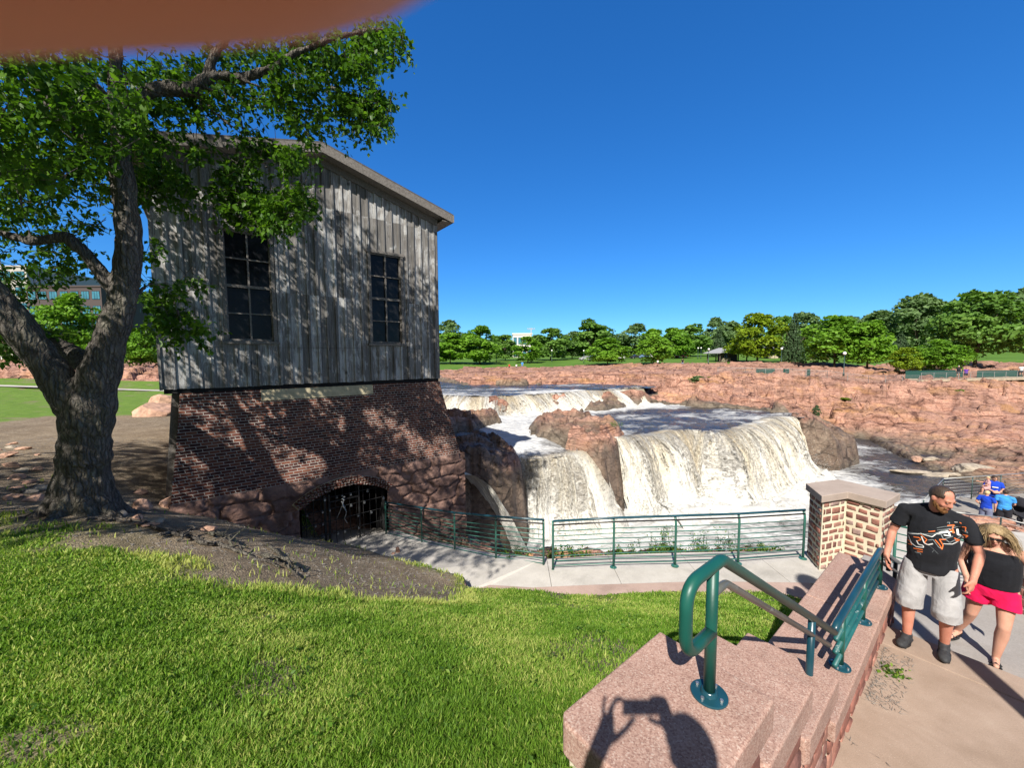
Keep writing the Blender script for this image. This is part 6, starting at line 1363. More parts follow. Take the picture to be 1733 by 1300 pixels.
    wire_fence('screen_fence',[DA+nn*3.1+d*1.5,DA+nn*3.1+d*13],1.25,'green screen fence behind the two people on the far deck','fence','fence_green',2.0,2,'fence_green'); wire_fence('screen_fence',[DA+nn*3.1+d*16,DA+nn*3.1+d*26],1.1,'brighter green screen at the right end of the far deck','fence','fence_green',2.0,2,'fence_green')
    wire_fence('cable_fence',[DA+nn*.1,DA+nn*.1+d*(L-.3)],1.07,'thin cable fence along the front of the far deck','fence','cable',2.2,5)
    g=[]
    for u,v,Y in ((1215,622,63),(1262,624,61),(1330,627,59),(1400,634,57),(1470,640,56),(1556,643,56.8)):
        p=aty(u,v,Y); g.append(Vector((p.x,p.y,hz(p.x,p.y))))
    wire_fence('cable_fence',g,1.07,'thin cable fence winding along the cliff top left of the far deck','fence','cable',2.4,5)
    for k,(u,v,Y,w,lab) in enumerate([(1280,627,60.5,3.0,'dull green screen panel on the cliff fence under the yellow green tree'),(1326,628,59,1.0,'narrow green panel in front of the spruce'),(1366,630,58,.6,'narrowest green panel left of the lamp post')]):
        p=place(u,v,Y); wire_fence('screen_fence',[p,p+Vector((w,.2,0))],1.1,lab,'screen','fence_green',1.5,2,'fence_green')
    # long path across the left field
    mb=MB(); pts=[(-60,33.0),(-45,32.6),(-30,32.4),(-20,32.5),(-14,33)]; 
    V=[];Fc=[]
    for i,(x,y) in enumerate(pts):
        for q in (0,.9): V.append((x,y+q,hz(x,y+q)+.03))
    for i in range(len(pts)-1): Fc.append((i*2,i*2+2,i*2+3,i*2+1))
    tag(MB().add(V,Fc).build('footpath',M['concrete']),kind='structure')
    # lower viewing deck at right with cables
    C0=[(15.4,12.2),(24,12.4),(25,18.4),(19.8,17.6),(16.0,14.9)]; t=empty('lower_deck',(19,14,-6.8),0,'lower plank deck by the pool where a family stands','deck')
    MB().prism([(x-19,y-14) for x,y in C0],-.25,0).build('deck_boards',M['deck_boards'],t); MB().prism([(x-19,y-14) for x,y in [(15.8,12.6),(24,12.8),(24.6,18.0),(19.9,17.2),(16.4,14.7)]],-1.6,-.26).build('base',M['shed_wall'],t)
    def cab(nm,P,lab,h=1.07,n=7,step=1.6,grp='cable railings by the lower deck'):
        o=P[0].copy(); t=empty('cable_railing',o,0,lab,'railing',grp)
        for a,b in zip(P[:-1],P[1:]):
            k=max(1,round((b-a).length/step))
            for i in range(k+1): p=a.lerp(b,i/k)-o; MB().tube([p,p+Vector((0,0,h))],.022,8).build('post',M['lamp_pole'],t,True)
            for w in range(n): zz=Vector((0,0,h*(w+1)/n)); MB().tube([a-o+zz,b-o+zz],.006 if w<n-1 else .02,6).build('cable' if w<n-1 else 'top_rail',M['cable'],t,True)
    cab('c',[aty(1595,915,13.2),aty(1690,905+22,12.9),aty(1800,958,12.4)],'cable railing in front of the family on the lower deck')
    cab('c',[Vector((16.2,14.8,-6.8)),Vector((19.9,17.4,-6.8)),Vector((24.9,18.2,-6.8))],'cable railing between the family and the pool')
    # lower steps/walls right of the pier
    P=aty(1512,960,6.9); t=empty('green_railing',(P.x,P.y,-4.3),0,'green post and rail seen behind the man with the black shirt','railing'); q=aty(1512,884,6.9); o=Vector((P.x,P.y,-4.3))
    MB().tube([(0,0,-.2),(0,0,q.z+4.3)],.024,12).build('post',M['rail_paint'],t,True)
    for k in range(5):
        zz=q.z-.06-.15*k; MB().tube([Vector((0,0,zz+4.3)),Vector((2.6,-1.2,zz+4.3-.35))],.02 if k==0 else .011,10).build('rail',M['rail_paint'],t,True)
    m=MB(); pp=[(7.3,7.0),(9.5,5.6),(13.5,8.6),(9.0,10.4)]; m.prism(pp,-5.0,-4.32); tag(m.build('lower_path',M['concrete'],None,bevel=.02),kind='structure')
    pp=[(9.6,5.6),(13,3.6),(17.5,8.6),(13.6,8.7)]; m=MB(); m.prism(pp,-5.6,-5.0); tag(m.build('lower_path',M['concrete'],None,bevel=.02),kind='structure')
    p=aty(1700,905,9.5); q=aty(1790,935,8.8); t=empty('pipe_rail',p,0,'blue green pipe rail beyond the woman at right','railing'); MB().tube([(0,0,0),q-p],.03,12).build('top_rail',M['blue_green'],t,True)
    for f in (.05,.5,.95): x=(q-p)*f; MB().tube([x,x-Vector((0,0,.95))],.022,10).build('post',M['blue_green'],t,True)
# ============================================================ PEOPLE   (local: +y is where they face, +x their right hand side, z up)
def V3(*a): return Vector(a)
def hand(mb,wrist,d,up,side,s=1.0,curl=.5,spread=.0,fingers=None,thumb=None):
    """palm with five separate fingers; d = direction of the fingers, up = back of the hand, side=+1/-1 puts the thumb"""
    d=d.normalized(); x=d.cross(up).normalized()*side; n=x.cross(d).normalized()*side
    Mx=Matrix((x,d,n)).transposed()
    mb.capsule(wrist-d*.03*s,wrist+d*.02*s,.026*s,.028*s,10)
    for k in range(4): o=x*(.027-.018*k)*s; mb.capsule(wrist+d*.02*s+o*.7,wrist+d*.085*s+o,.0145*s,.0125*s,8)
    mb.ell(wrist+d*.05*s,(.039*s,.05*s,.017*s),Mx)
    for k,(L,q) in enumerate(((.072,.004),(.080,.0),(.074,-.004),(.058,-.012))):
        b=wrist+d*(.090+q)*s+x*(.029-.0195*k)*s; c=curl*(1+.12*k); sp=spread*(1.5-k)
        dd=(d+x*sp).normalized(); p=b
        for j,(fr,an) in enumerate(((.45,.55),(.30,.95),(.25,.8))):
            a=c*an*(j+1)*.75; q2=(dd*math.cos(a)-n*math.sin(a)); e=p+q2*L*fr*s; mb.capsule(p,e,.0092*s*(1-.10*j),.0086*s*(1-.12*j),8); p=e
    t0=wrist+d*.022*s+x*.030*s; t1=t0+(d*.75+x*.65-n*.25).normalized()*.042*s; t2=t1+(d*.95+x*.2-n*.45).normalized()*.034*s; mb.capsule(t0,t1,.0135*s,.011*s,8); mb.capsule(t1,t2,.0105*s,.0088*s,8)
def head(c,s,yaw,pitch,roll=0.0):
    """returns matrix of the head: its own +y is the face"""
    return Matrix.Translation(c)@Matrix.Rotation(yaw,4,'Z')@Matrix.Rotation(pitch,4,'X')@Matrix.Rotation(roll,4,'Y')@Matrix.Scale(s,4)
def headshape(mb,Mh,s):
    R3=Mh.to_3x3().normalized(); P=lambda x,y,z: Mh@V3(x,y,z)
    def e(x,y,z,r,M=None): mb.ell(P(x,y,z),tuple(q*s for q in r),R3 if M is None else R3@M,16,12)
    e(0,-.012,.030,(.076,.094,.090)); e(0,.022,-.012,(.064,.074,.088)); e(0,.040,-.062,(.050,.052,.048)); e(0,.068,-.088,(.026,.022,.020))
    e(0,.074,.032,(.052,.020,.014)); e(.036,.064,-.022,(.024,.020,.024)); e(-.036,.064,-.022,(.024,.020,.024))
    mb.capsule(P(0,.088,.020),P(0,.106,-.020),.0095*s,.013*s,10); e(.012,.094,-.024,(.010,.010,.008)); e(-.012,.094,-.024,(.010,.010,.008))
    e(0,.088,-.052,(.022,.010,.007)); e(0,.087,-.064,(.019,.010,.007))
    for q in (1,-1): e(q*.077,-.006,-.004,(.010,.020,.031)); e(q*.083,-.016,.004,(.006,.012,.022))
def person(loc,face,H=1.8,label='',parts=None,group=None,fine=True,J=None,mats=None,build=1.0,hd=None,hands=True,voxel=.009,hemz=0.0,sleeves=True,shorts_len=.55,long_hair=False):
    """one continuous body, clothes as children. face = heading of +y (radians, 0 = +Y world)"""
    k=H/1.8; t=empty('person',loc,face,label,'person',group); B=build
    D=dict(neck=V3(0,-.01,1.50),head=V3(0,.03,1.665),yaw=0.0,pitch=0.0,
        sR=V3(.205*B,-.01,1.445),eR=V3(.27*B,-.03,1.17),wR=V3(.28*B,.06,.94),hR=V3(0,.15,-1),sL=V3(-.205*B,-.01,1.445),eL=V3(-.27*B,-.03,1.17),wL=V3(-.28*B,.06,.94),hL=V3(0,.15,-1),
        pR=V3(.095*B,0,.93),kR=V3(.11*B,.03,.50),aR=V3(.11*B,-.02,.085),pL=V3(-.095*B,0,.93),kL=V3(-.11*B,.03,.50),aL=V3(-.11*B,-.02,.085),tR=V3(.1,1,0),tL=V3(-.1,1,0),lean=0.0,belly=1.0,curl=.5)
    D.update(J or {}); 
    for n in ('neck','head','sR','eR','wR','sL','eL','wL','pR','kR','aR','pL','kL','aL'): D[n]=D[n]*k
    m=dict(skin='skin',shirt='shirt_black',shorts='shorts_grey',shoe='shoe',hair='hair_dark'); m.update(mats or {})
    b=MB()
    Mh=head(D['head'],k,D['yaw'],D['pitch'],D.get('roll',0)); headshape(b,Mh,k)
    b.capsule(D['neck']-V3(0,.0,.03)*k,Mh@V3(0,-.02,-.05),.064*k*B,.056*k*B,14)
    ch=(D['sR']+D['sL'])/2
    # trunk under the clothes
    hip=(D['pR']+D['pL'])/2
    def trunk(mb,infl,z0=None):
        P=[];Rr=[]
        for f,r in ((-.06,.125),(.0,.128),(.08,.125),(.25,.118*D['belly']),(.5,.122*D['belly']),(.72,.130),(.9,.112),(1.0,.075)):
            if z0 and (f<z0 or f>.95): continue
            P.append(hip.lerp(ch+V3(0,.0,.035)*k,f)+V3(0,.018*math.sin(f*math.pi)*D['belly'],0)*k); Rr.append((r*B+infl)*k)
        mb.tube(P,Rr,22,True,1.42)
        if z0: return
        mb.capsule(D['sR'].lerp(D['sL'],.06),D['sL'].lerp(D['sR'],.06),.062*k*B+infl*k,.062*k*B+infl*k,14)
        mb.capsule(D['neck'],D['neck'].lerp(D['sR'],.75),.062*k*B+infl*k*.8,.055*k*B+infl*k,12); mb.capsule(D['neck'],D['neck'].lerp(D['sL'],.75),.062*k*B+infl*k*.8,.055*k*B+infl*k,12)
    trunk(b,-.006)
    for s in 'RL':
        S,E,W=D['s'+s],D['e'+s],D['w'+s]; b.capsule(S,S.lerp(E,.45),.058*k*B,.055*k*B,14); b.capsule(S.lerp(E,.4),E,.054*k*B,.041*k*B,14); b.capsule(E,E.lerp(W,.35),.042*k*B,.043*k*B,12); b.capsule(E.lerp(W,.3),W,.042*k*B,.027*k,12)
        if hands: hand(b,W,D['h'+s],V3(1 if s=='R' else -1,.25,0.1),1 if s=='L' else -1,k*1.05,D['curl'])
        else: b.capsule(W,W+D['h'+s].normalized()*.14*k,.03*k,.025*k,8)
        p,K,A,T=D['p'+s],D['k'+s],D['a'+s],D['t'+s].normalized(); b.capsule(p,p.lerp(K,.5),.095*k*B,.078*k*B,16); b.capsule(p.lerp(K,.45),K,.079*k*B,.056*k*B,16); b.capsule(K,K.lerp(A,.33)+V3(0,-.018,0)*k,.056*k*B,.060*k*B,14); b.capsule(K.lerp(A,.3)+V3(0,-.016,0)*k,A,.060*k*B,.036*k,14)
        b.capsule(A-V3(0,0,.035)*k-T*.03*k,A+T*.15*k-V3(0,0,.055)*k,.036*k,.026*k,12)
    body=remeshed(b,'body',M[m['skin']],t,voxel*k,3,.45)
    # shirt
    if m['shirt']:
        c=MB(); trunk(c,.012,hemz)
        hem=hip-V3(0,0,.02)*k
        if sleeves:
            for s in 'RL':
                S,E=D['s'+s],D['e'+s]; q=S.lerp(E,.62); d=(q-S).normalized(); c.capsule(S,q-d*.03*k,.074*k*B,.076*k*B,16); c.tube([q-d*.08*k,q,q+d*.002],[.078*k*B,.080*k*B,.080*k*B],18)
        if not hemz: c.tube([hip+V3(0,0,.14)*k,hip+V3(0,.005,-.01)*k,hip-V3(0,-.005,.055)*k],[.135*B*k*D['belly']**.5,.142*B*k,.145*B*k],22,True,1.42)
        sh=remeshed(c,'shirt',M[m['shirt']],t,voxel*k,3,.5)
        n=len(sh.data.vertices); co=np.zeros(n*3,np.float32); sh.data.vertices.foreach_get('co',co); co=co.reshape(-1,3); no=np.zeros(n*3,np.float32); sh.data.vertices.foreach_get('normal',no); no=no.reshape(-1,3)
        dd=fbm(co[:,0]*7+co[:,2]*5,co[:,1]*7,co[:,2]*9,int(H*100),3)*.008*k+np.sin(co[:,2]*38+co[:,0]*22+3*fbm(co[:,0]*5,co[:,1]*5,co[:,2]*5,3,2))*.0022*k; co=co+no*dd[:,None]; sh.data.vertices.foreach_set('co',co.astype(np.float32).ravel()); sh.data.update()
    if m['shorts']:
        c=MB(); c.tube([hip+V3(0,0,.05+(.08 if hemz else 0))*k,hip-V3(0,0,.02)*k,hip-V3(0,0,.11)*k],[.132*B*k,.140*B*k,.125*B*k],22,True,1.42)
        for s in 'RL':
            p,K,A=D['p'+s],D['k'+s],D['a'+s]; L=shorts_len; 
            pt=lambda f:(p.lerp(K,f) if f<=1 else K.lerp(A,(f-1)*.95))
            fs=np.linspace(0,L,7); P=[pt(f) for f in fs]; Rr=[(.112+.012*f/L)*k*B for f in fs]; c.tube(P,Rr,20)
        so=remeshed(c,'shorts',M[m['shorts']],t,voxel*k,2,.5)
        n=len(so.data.vertices); co=np.zeros(n*3,np.float32); so.data.vertices.foreach_get('co',co); co=co.reshape(-1,3); no=np.zeros(n*3,np.float32); so.data.vertices.foreach_get('normal',no); no=no.reshape(-1,3)
        dd=fbm(co[:,0]*6+2,co[:,1]*6,co[:,2]*4,77,3)*.022*k; co=co+no*dd[:,None]; so.data.vertices.foreach_set('co',co.astype(np.float32).ravel()); so.data.update()
    if m['shoe']:
        for s in 'RL':
            A,T=D['a'+s],D['t'+s].normalized(); up=V3(0,0,1); x=T.cross(up).normalized(); Mx=Matrix((x,T,up)).transposed(); z0=A-V3(0,0,.085)*k; c=MB()
            c.ell(z0+T*.135*k+V3(0,0,.036)*k,(.049*k,.085*k,.042*k),Mx); c.ell(z0+T*.03*k+V3(0,0,.046)*k,(.045*k,.095*k,.050*k),Mx); c.ell(z0-T*.035*k+V3(0,0,.052)*k,(.038*k,.048*k,.055*k),Mx); c.tube([A-V3(0,0,.02)*k,A+V3(0,0,.012)*k],[.043*k,.045*k],14)
            c.box(z0+T*.055*k+V3(0,0,.012)*k,(.082*k,.235*k,.022*k),Mx)
            so=remeshed(c,'shoe',M[m['shoe']],t,.006,3,.5)
            q=MB(); pts=[]; 
            for a in np.linspace(0,2*math.pi,20,endpoint=False): pts.append(z0+T*(.055+.135*math.cos(a))*k+x*((.050 if math.cos(a)>-.2 else .043)*math.sin(a))*k)
            q.add([p+V3(0,0,.0) for p in pts]+[p+V3(0,0,.022)*k for p in pts],[tuple(range(20))[::-1],tuple(20+i for i in range(20))]+[(i,(i+1)%20,20+(i+1)%20,20+i) for i in range(20)]); q.build('sole',M['sole'],so)
    return t,D,Mh,k
def strands(mb,roots,fn,n=7,r0=.004,r1=.0015,sides=4):
    for i,p in enumerate(roots): mb.tube(fn(i,p),[r0+(r1-r0)*j/(n-1) for j in range(n)],sides,False)
def cap_hair(Mh,k,mat,par,name='hair',th=.010,front=.02,low=-.03,bald=None,seed=0,tuft=0.0,voxel=.006):
    """hair as a shell that follows the skull"""
    V=[];Fc=[];nu,nv=40,22; rg=random.Random(seed)
    inner=[]
    for j in range(nv+1):
        for i in range(nu):
            ph=math.pi*.80*j/nv; a=2*math.pi*i/nu; d=V3(math.sin(ph)*math.cos(a),math.sin(ph)*math.sin(a),math.cos(ph)); p=V3(d.x*.080,d.y*.098-.012,d.z*.094+.030)
            f=1+tuft*fbm(np.array([d.x*4]),np.array([d.y*4]),np.array([d.z*4]),seed,3)[0]
            V.append((p,d,f))
    def ok(p,d):
        if d.y>0 and p.z<front+.055*max(0,1-abs(p.x)/.08)*.8: return False
        if p.z<low: return False
        if p.z<front-.0 and p.y>.012: return False
        if bald and bald(p,d): return False
        return True
    vs=[Mh@(p+d*th*f) for p,d,f in V]
    fs=[]
    for j in range(nv):
        for i in range(nu):
            i2=(i+1)%nu; q=(j*nu+i,(j+1)*nu+i,(j+1)*nu+i2,j*nu+i2)
            if all(ok(V[a][0],V[a][1]) for a in q): fs.append(q)
    o=MB().add(vs,fs).build(name,mat,par,True); m=o.modifiers.new('s','SOLIDIFY'); m.thickness=.012*k; m.offset=-1
    return o
def build_man():
    loc=V3(4.36,3.87,-3.10); f=math.atan2(.78+.02,-.625)     # heading of +y : towards the camera
    face=math.atan2(-(-.80),-.60)                            # rotation about z that turns +y into (-.80,-.60)
    J=dict(head=V3(-.045,.085,1.655),yaw=.95,pitch=-.42,roll=.0,sR=V3(.215,-.005,1.44),eR=V3(.305,-.035,1.165),wR=V3(.325,.07,.92),hR=V3(-.05,.30,-1),sL=V3(-.215,.0,1.43),eL=V3(-.315,.03,1.16),wL=V3(-.29,.20,.955),hL=V3(.1,.32,-1),
        pR=V3(.105,0,.92),kR=V3(.135,.06,.50),aR=V3(.135,.03,.088),tR=V3(.12,1,0),pL=V3(-.105,0,.92),kL=V3(-.14,.11,.50),aL=V3(-.13,-.02,.12),tL=V3(-.10,1,-.15),belly=1.12,curl=.55)
    t,D,Mh,k=person(loc,face,1.80,'bearded man in a black printed t-shirt and grey shorts walking up the steps',None,None,True,J,dict(shirt='shirt_black',shorts='shorts_grey',skin='skin_ruddy',shoe='shoe'),.90,voxel=.0085,shorts_len=1.16)
    cap_hair(Mh,k,M['hair_dark'],t,'hair',.0025,.030,-.055,lambda p,d:(p.y>.030 and abs(p.x)<.046) ,3)
    # beard: a shell round the jaw, and brows
    b=MB(); P=lambda x,y,z: Mh@V3(x,y,z); R3=Mh.to_3x3().normalized()
    for (x,y,z,r) in ((0,.072,-.098,(.036,.030,.034)),(.030,.056,-.080,(.024,.032,.034)),(-.030,.056,-.080,(.024,.032,.034)),(.052,.026,-.056,(.014,.026,.036)),(-.052,.026,-.056,(.014,.026,.036)),(.066,.004,-.028,(.006,.014,.034)),(-.066,.004,-.028,(.006,.014,.034)),(0,.096,-.044,(.026,.007,.007)),(.024,.086,-.058,(.008,.012,.018)),(-.024,.086,-.058,(.008,.012,.018))): b.ell(P(x,y,z),r,R3,12,9)
    bo=remeshed(b,'beard',M['beard'],t,.005,2,.4)
    n=len(bo.data.vertices); co=np.zeros(n*3,np.float32); bo.data.vertices.foreach_get('co',co); co=co.reshape(-1,3); no=np.zeros(n*3,np.float32); bo.data.vertices.foreach_get('normal',no); no=no.reshape(-1,3); co=co+no*(fbm(co[:,0]*110,co[:,1]*110,co[:,2]*40,1,2)*.004)[:,None]; bo.data.vertices.foreach_set('co',co.astype(np.float32).ravel()); bo.data.update()
    for q in (1,-1):
        MB().ell(P(q*.031,.083,.012),(.0125,.0075,.006),R3).build('eye',M['eyewhite'],t,True); MB().ell(P(q*.031,.0895,.010),(.0055,.003,.0055),R3).build('iris',M['eye'],t,True); MB().capsule(P(q*.018,.094,.031),P(q*.047,.082,.030),.0045,.0035,8).build('eyebrow',M['beard'],t,True)
        MB().ell(P(q*.031,.084,.019),(.0145,.009,.005),R3).build('eyelid',M['skin_ruddy'],t,True)
    MB().ell(P(0,.0975,-.056),(.019,.004,.004),R3).build('lips',M['lip'],t,True)
    # printed pattern on the chest, draped over the shirt
    sh=[c for c in t.children if c.name.startswith('shirt')][0]; me=sh.data; bv=BVHTree.FromPolygons([v.co for v in me.vertices],[tuple(p.vertices) for p in me.polygons])
    def onshirt(x,z):
        h=bv.ray_cast(V3(x,.6,z),V3(0,-1,0)); return (h[0]+V3(0,.0025,0)) if h[0] else None
    pm={'o':MB(),'w':MB(),'g':MB()}
    def stroke(col,pts,w):
        P2=[]
        for a,c in zip(pts[:-1],pts[1:]):
            nseg=max(1,int(math.hypot(c[0]-a[0],c[1]-a[1])/.010))
            for i in range(nseg+1): P2.append((a[0]+(c[0]-a[0])*i/nseg,a[1]+(c[1]-a[1])*i/nseg))
        for a,c in zip(P2[:-1],P2[1:]):
            dx,dz=c[0]-a[0],c[1]-a[1]; l=math.hypot(dx,dz)
            if l<1e-6: continue
            nx,nz=-dz/l*w/2,dx/l*w/2; q=[onshirt(a[0]-nx,a[1]-nz),onshirt(c[0]-nx,c[1]-nz),onshirt(c[0]+nx,c[1]+nz),onshirt(a[0]+nx,a[1]+nz)]
            if all(q): pm[col].add(q,[(0,1,2,3)])
    # pattern is designed in picture pixels of a close view (x right, y down) and laid on the chest
    sx=.50/600; ax_,ay_=640,640
    def C(x,y): return (-(x-ax_)*sx-.015, 1.30-(y-ay_)*sx*1.02)
    def S(col,pts,w): stroke(col,[C(*p) for p in pts],w)
    S('w',[(370,755),(420,745),(520,700),(530,690),(630,690),(665,640),(780,590),(800,600)],.007); S('g',[(390,740),(640,655),(700,600),(840,520)],.005); S('w',[(420,770),(455,850),(500,870),(565,850),(560,825),(520,830),(500,790)],.009); S('o',[(400,850),(430,830),(460,870),(420,880)],.008); S('o',[(470,760),(520,745),(540,760),(500,800)],.009); S('w',[(540,720),(570,790),(600,800),(640,770)],.010); S('o',[(530,700),(590,740),(570,780),(600,800)],.007)
    S('g',[(600,740),(640,720),(690,800),(720,810)],.006); S('o',[(655,715),(690,760),(715,815),(720,760),(690,700),(740,690)],.008); S('w',[(680,625),(750,590),(770,640),(720,640)],.011); S('g',[(650,650),(700,640),(720,690),(790,640)],.007); S('w',[(815,560),(825,620),(870,640),(855,660)],.013); S('o',[(740,530),(790,515),(780,550)],.009); S('o',[(850,520),(880,510),(880,560)],.007); S('o',[(760,570),(795,605),(780,560)],.009); S('o',[(860,610),(900,600),(885,630)],.009)
    S('w',[(720,745),(790,735),(830,700)],.006); S('o',[(800,660),(850,695),(810,690)],.008); S('g',[(740,690),(770,720),(850,640)],.006); S('g',[(660,575),(720,545),(800,525)],.004); S('g',[(665,600),(760,560)],.004); S('o',[(595,640),(650,615)],.008); S('o',[(475,905),(530,890),(560,885)],.009); S('o',[(510,925),(560,910)],.007); S('g',[(490,945),(540,935),(545,950)],.007); S('g',[(735,495),(755,490),(755,510)],.004); S('o',[(830,470),(845,480)],.006); S('g',[(610,800),(690,880)],.002); S('g',[(650,850),(640,880)],.002); S('w',[(370,705),(385,730)],.004); S('w',[(790,480),(815,475)],.004); S('g',[(850,560),(900,570),(880,540)],.005)
    PM=MB(); mi=[]
    for i,(q,nm) in enumerate((('g','print_grey'),('o','print_orange'),('w','print_white'))):
        mi+=[i]*len(pm[q].f); PM.add(pm[q].v,pm[q].f)
    po=PM.build('shirt_print',[M['print_grey'],M['print_orange'],M['print_white']],[c for c in t.children if c.name.startswith('shirt')][0],True); po.data.polygons.foreach_set('material_index',mi)
    # drawstring label on the shorts pocket side
    return t
def build_woman():
    loc=V3(5.10,3.93,-3.265); face=math.atan2(.80,-.60)
    J=dict(neck=V3(0,.03,1.47),head=V3(.02,.115,1.60),yaw=.12,pitch=-.42,roll=.10,sR=V3(.19,.02,1.41),eR=V3(.26,-.03,1.15),wR=V3(.20,.10,.95),sL=V3(-.20,.02,1.40),eL=V3(-.35,-.02,1.17),wL=V3(-.45,.09,.97),hL=V3(-.35,.25,-1),
        pR=V3(.10,0,.92),kR=V3(.15,-.03,.50),aR=V3(.26,-.22,.12),tR=V3(.35,1,-.1),pL=V3(-.11,0,.92),kL=V3(-.11,.10,.50),aL=V3(-.07,.04,.085),tL=V3(-.05,1,0),belly=1.12,curl=.4)
    t,D,Mh,k=person(loc,face,1.56,'woman in a black tank top and bright pink shorts looking down behind the bearded man',None,None,True,J,dict(shirt='tank_black',shorts='shorts_pink',shoe=None),1.03,voxel=.0085,hemz=.06,sleeves=False,shorts_len=.50)
    R3=Mh.to_3x3().normalized(); P=lambda x,y,z: Mh@V3(x,y,z)
    # hair: wind blown strands over a cap
    cap_hair(Mh,k,M['hair_blond'],t,'hair',.010,.035,-.06,None,5,.25)
    mb=MB(); rg=random.Random(4)
    for i in range(1900):
        a=rg.uniform(0,2*math.pi); ph=rg.uniform(.15,1.35); d=V3(math.sin(ph)*math.cos(a),math.sin(ph)*math.sin(a),math.cos(ph)); 
        if d.y>.05 and (abs(d.x)<.62 or ph<.6): continue
        p=P(d.x*.082,d.y*.10-.012,d.z*.096+.03); out=(R3@d); side=out.x; L=rg.uniform(.16,.30); pts=[p]; v=(out*.9+(R3@V3(0,-.7,.1))+V3(rg.uniform(-.35,.35)-.2,rg.uniform(-.2,.2),.1)).normalized()
        for j in range(6):
            v=(v*.62+V3(-.10+rg.uniform(-.22,.22),-.10+rg.uniform(-.15,.15),-.68)+out*.06).normalized(); pts.append(pts[-1]+v*L/6)
        r=rg.uniform(.0009,.0024); mb.tube(pts,[r,r*1.1,r,r*.9,r*.75,r*.5,r*.15],5,False)
    mb.build('loose_hair',M['hair_blond'],t,True)
    for q in (1,-1): MB().ell(P(q*.031,.084,.012),(.0125,.0075,.006),R3).build('eye',M['eyewhite'],t,True); MB().ell(P(q*.031,.090,.010),(.005,.003,.005),R3).build('iris',M['eye'],t,True)
    MB().ell(P(0,.0965,-.056),(.020,.004,.006),R3).build('lips',M['lip'],t,True)
    g=MB(); 
    for q in (1,-1): g.box(P(q*.033,.100,.014),(.052*1,.004,.03),R3)
    g.capsule(P(.01,.103,.016),P(-.01,.103,.016),.003,.003,6); g.build('sunglasses',M['plastic_black'],t)
    s=MB()
    for q in (1,-1): s.tube([V3(q*.07,.075,1.36)*k,V3(q*.085,.05,1.46)*k,V3(q*.08,-.02,1.475)*k,V3(q*.07,-.08,1.42)*k],.017,8)
    s.build('strap',M['tank_black'],t,True); s=MB(); s.tube(bend([V3(-.085,.045,1.455)*k,V3(-.06,.098,1.375)*k,V3(.06,.098,1.375)*k,V3(.085,.045,1.455)*k],.05),.006,6); s.build('neckline_trim',M['shirt_red'],t,True)
    for sd in 'RL':
        A,T=D['a'+sd],D['t'+sd].normalized(); x=T.cross(V3(0,0,1)).normalized(); c=MB(); z0=A-V3(0,0,.088)*k; pts=[]
        for a in np.linspace(0,2*math.pi,20,endpoint=False): pts.append(z0+T*(.05+.135*math.cos(a))*k+x*((.046 if math.cos(a)>-.2 else .036)*math.sin(a))*k)
        c.add([p-V3(0,0,.004) for p in pts]+[p+V3(0,0,.016) for p in pts],[tuple(range(20))[::-1],tuple(20+i for i in range(20))]+[(i,(i+1)%20,20+(i+1)%20,20+i) for i in range(20)])
        for f in (.07,.13): c.tube([z0+T*f*k+x*.045*k+V3(0,0,.01),z0+T*f*k+V3(0,0,.066)*k,z0+T*f*k-x*.045*k+V3(0,0,.01)],.009,6)
        c.tube([z0-T*.05*k+x*.03*k+V3(0,0,.02),A-T*.045*k+V3(0,0,.0),z0-T*.05*k-x*.03*k+V3(0,0,.02)],.008,6); c.build('sandal',M['plastic_black'],t)
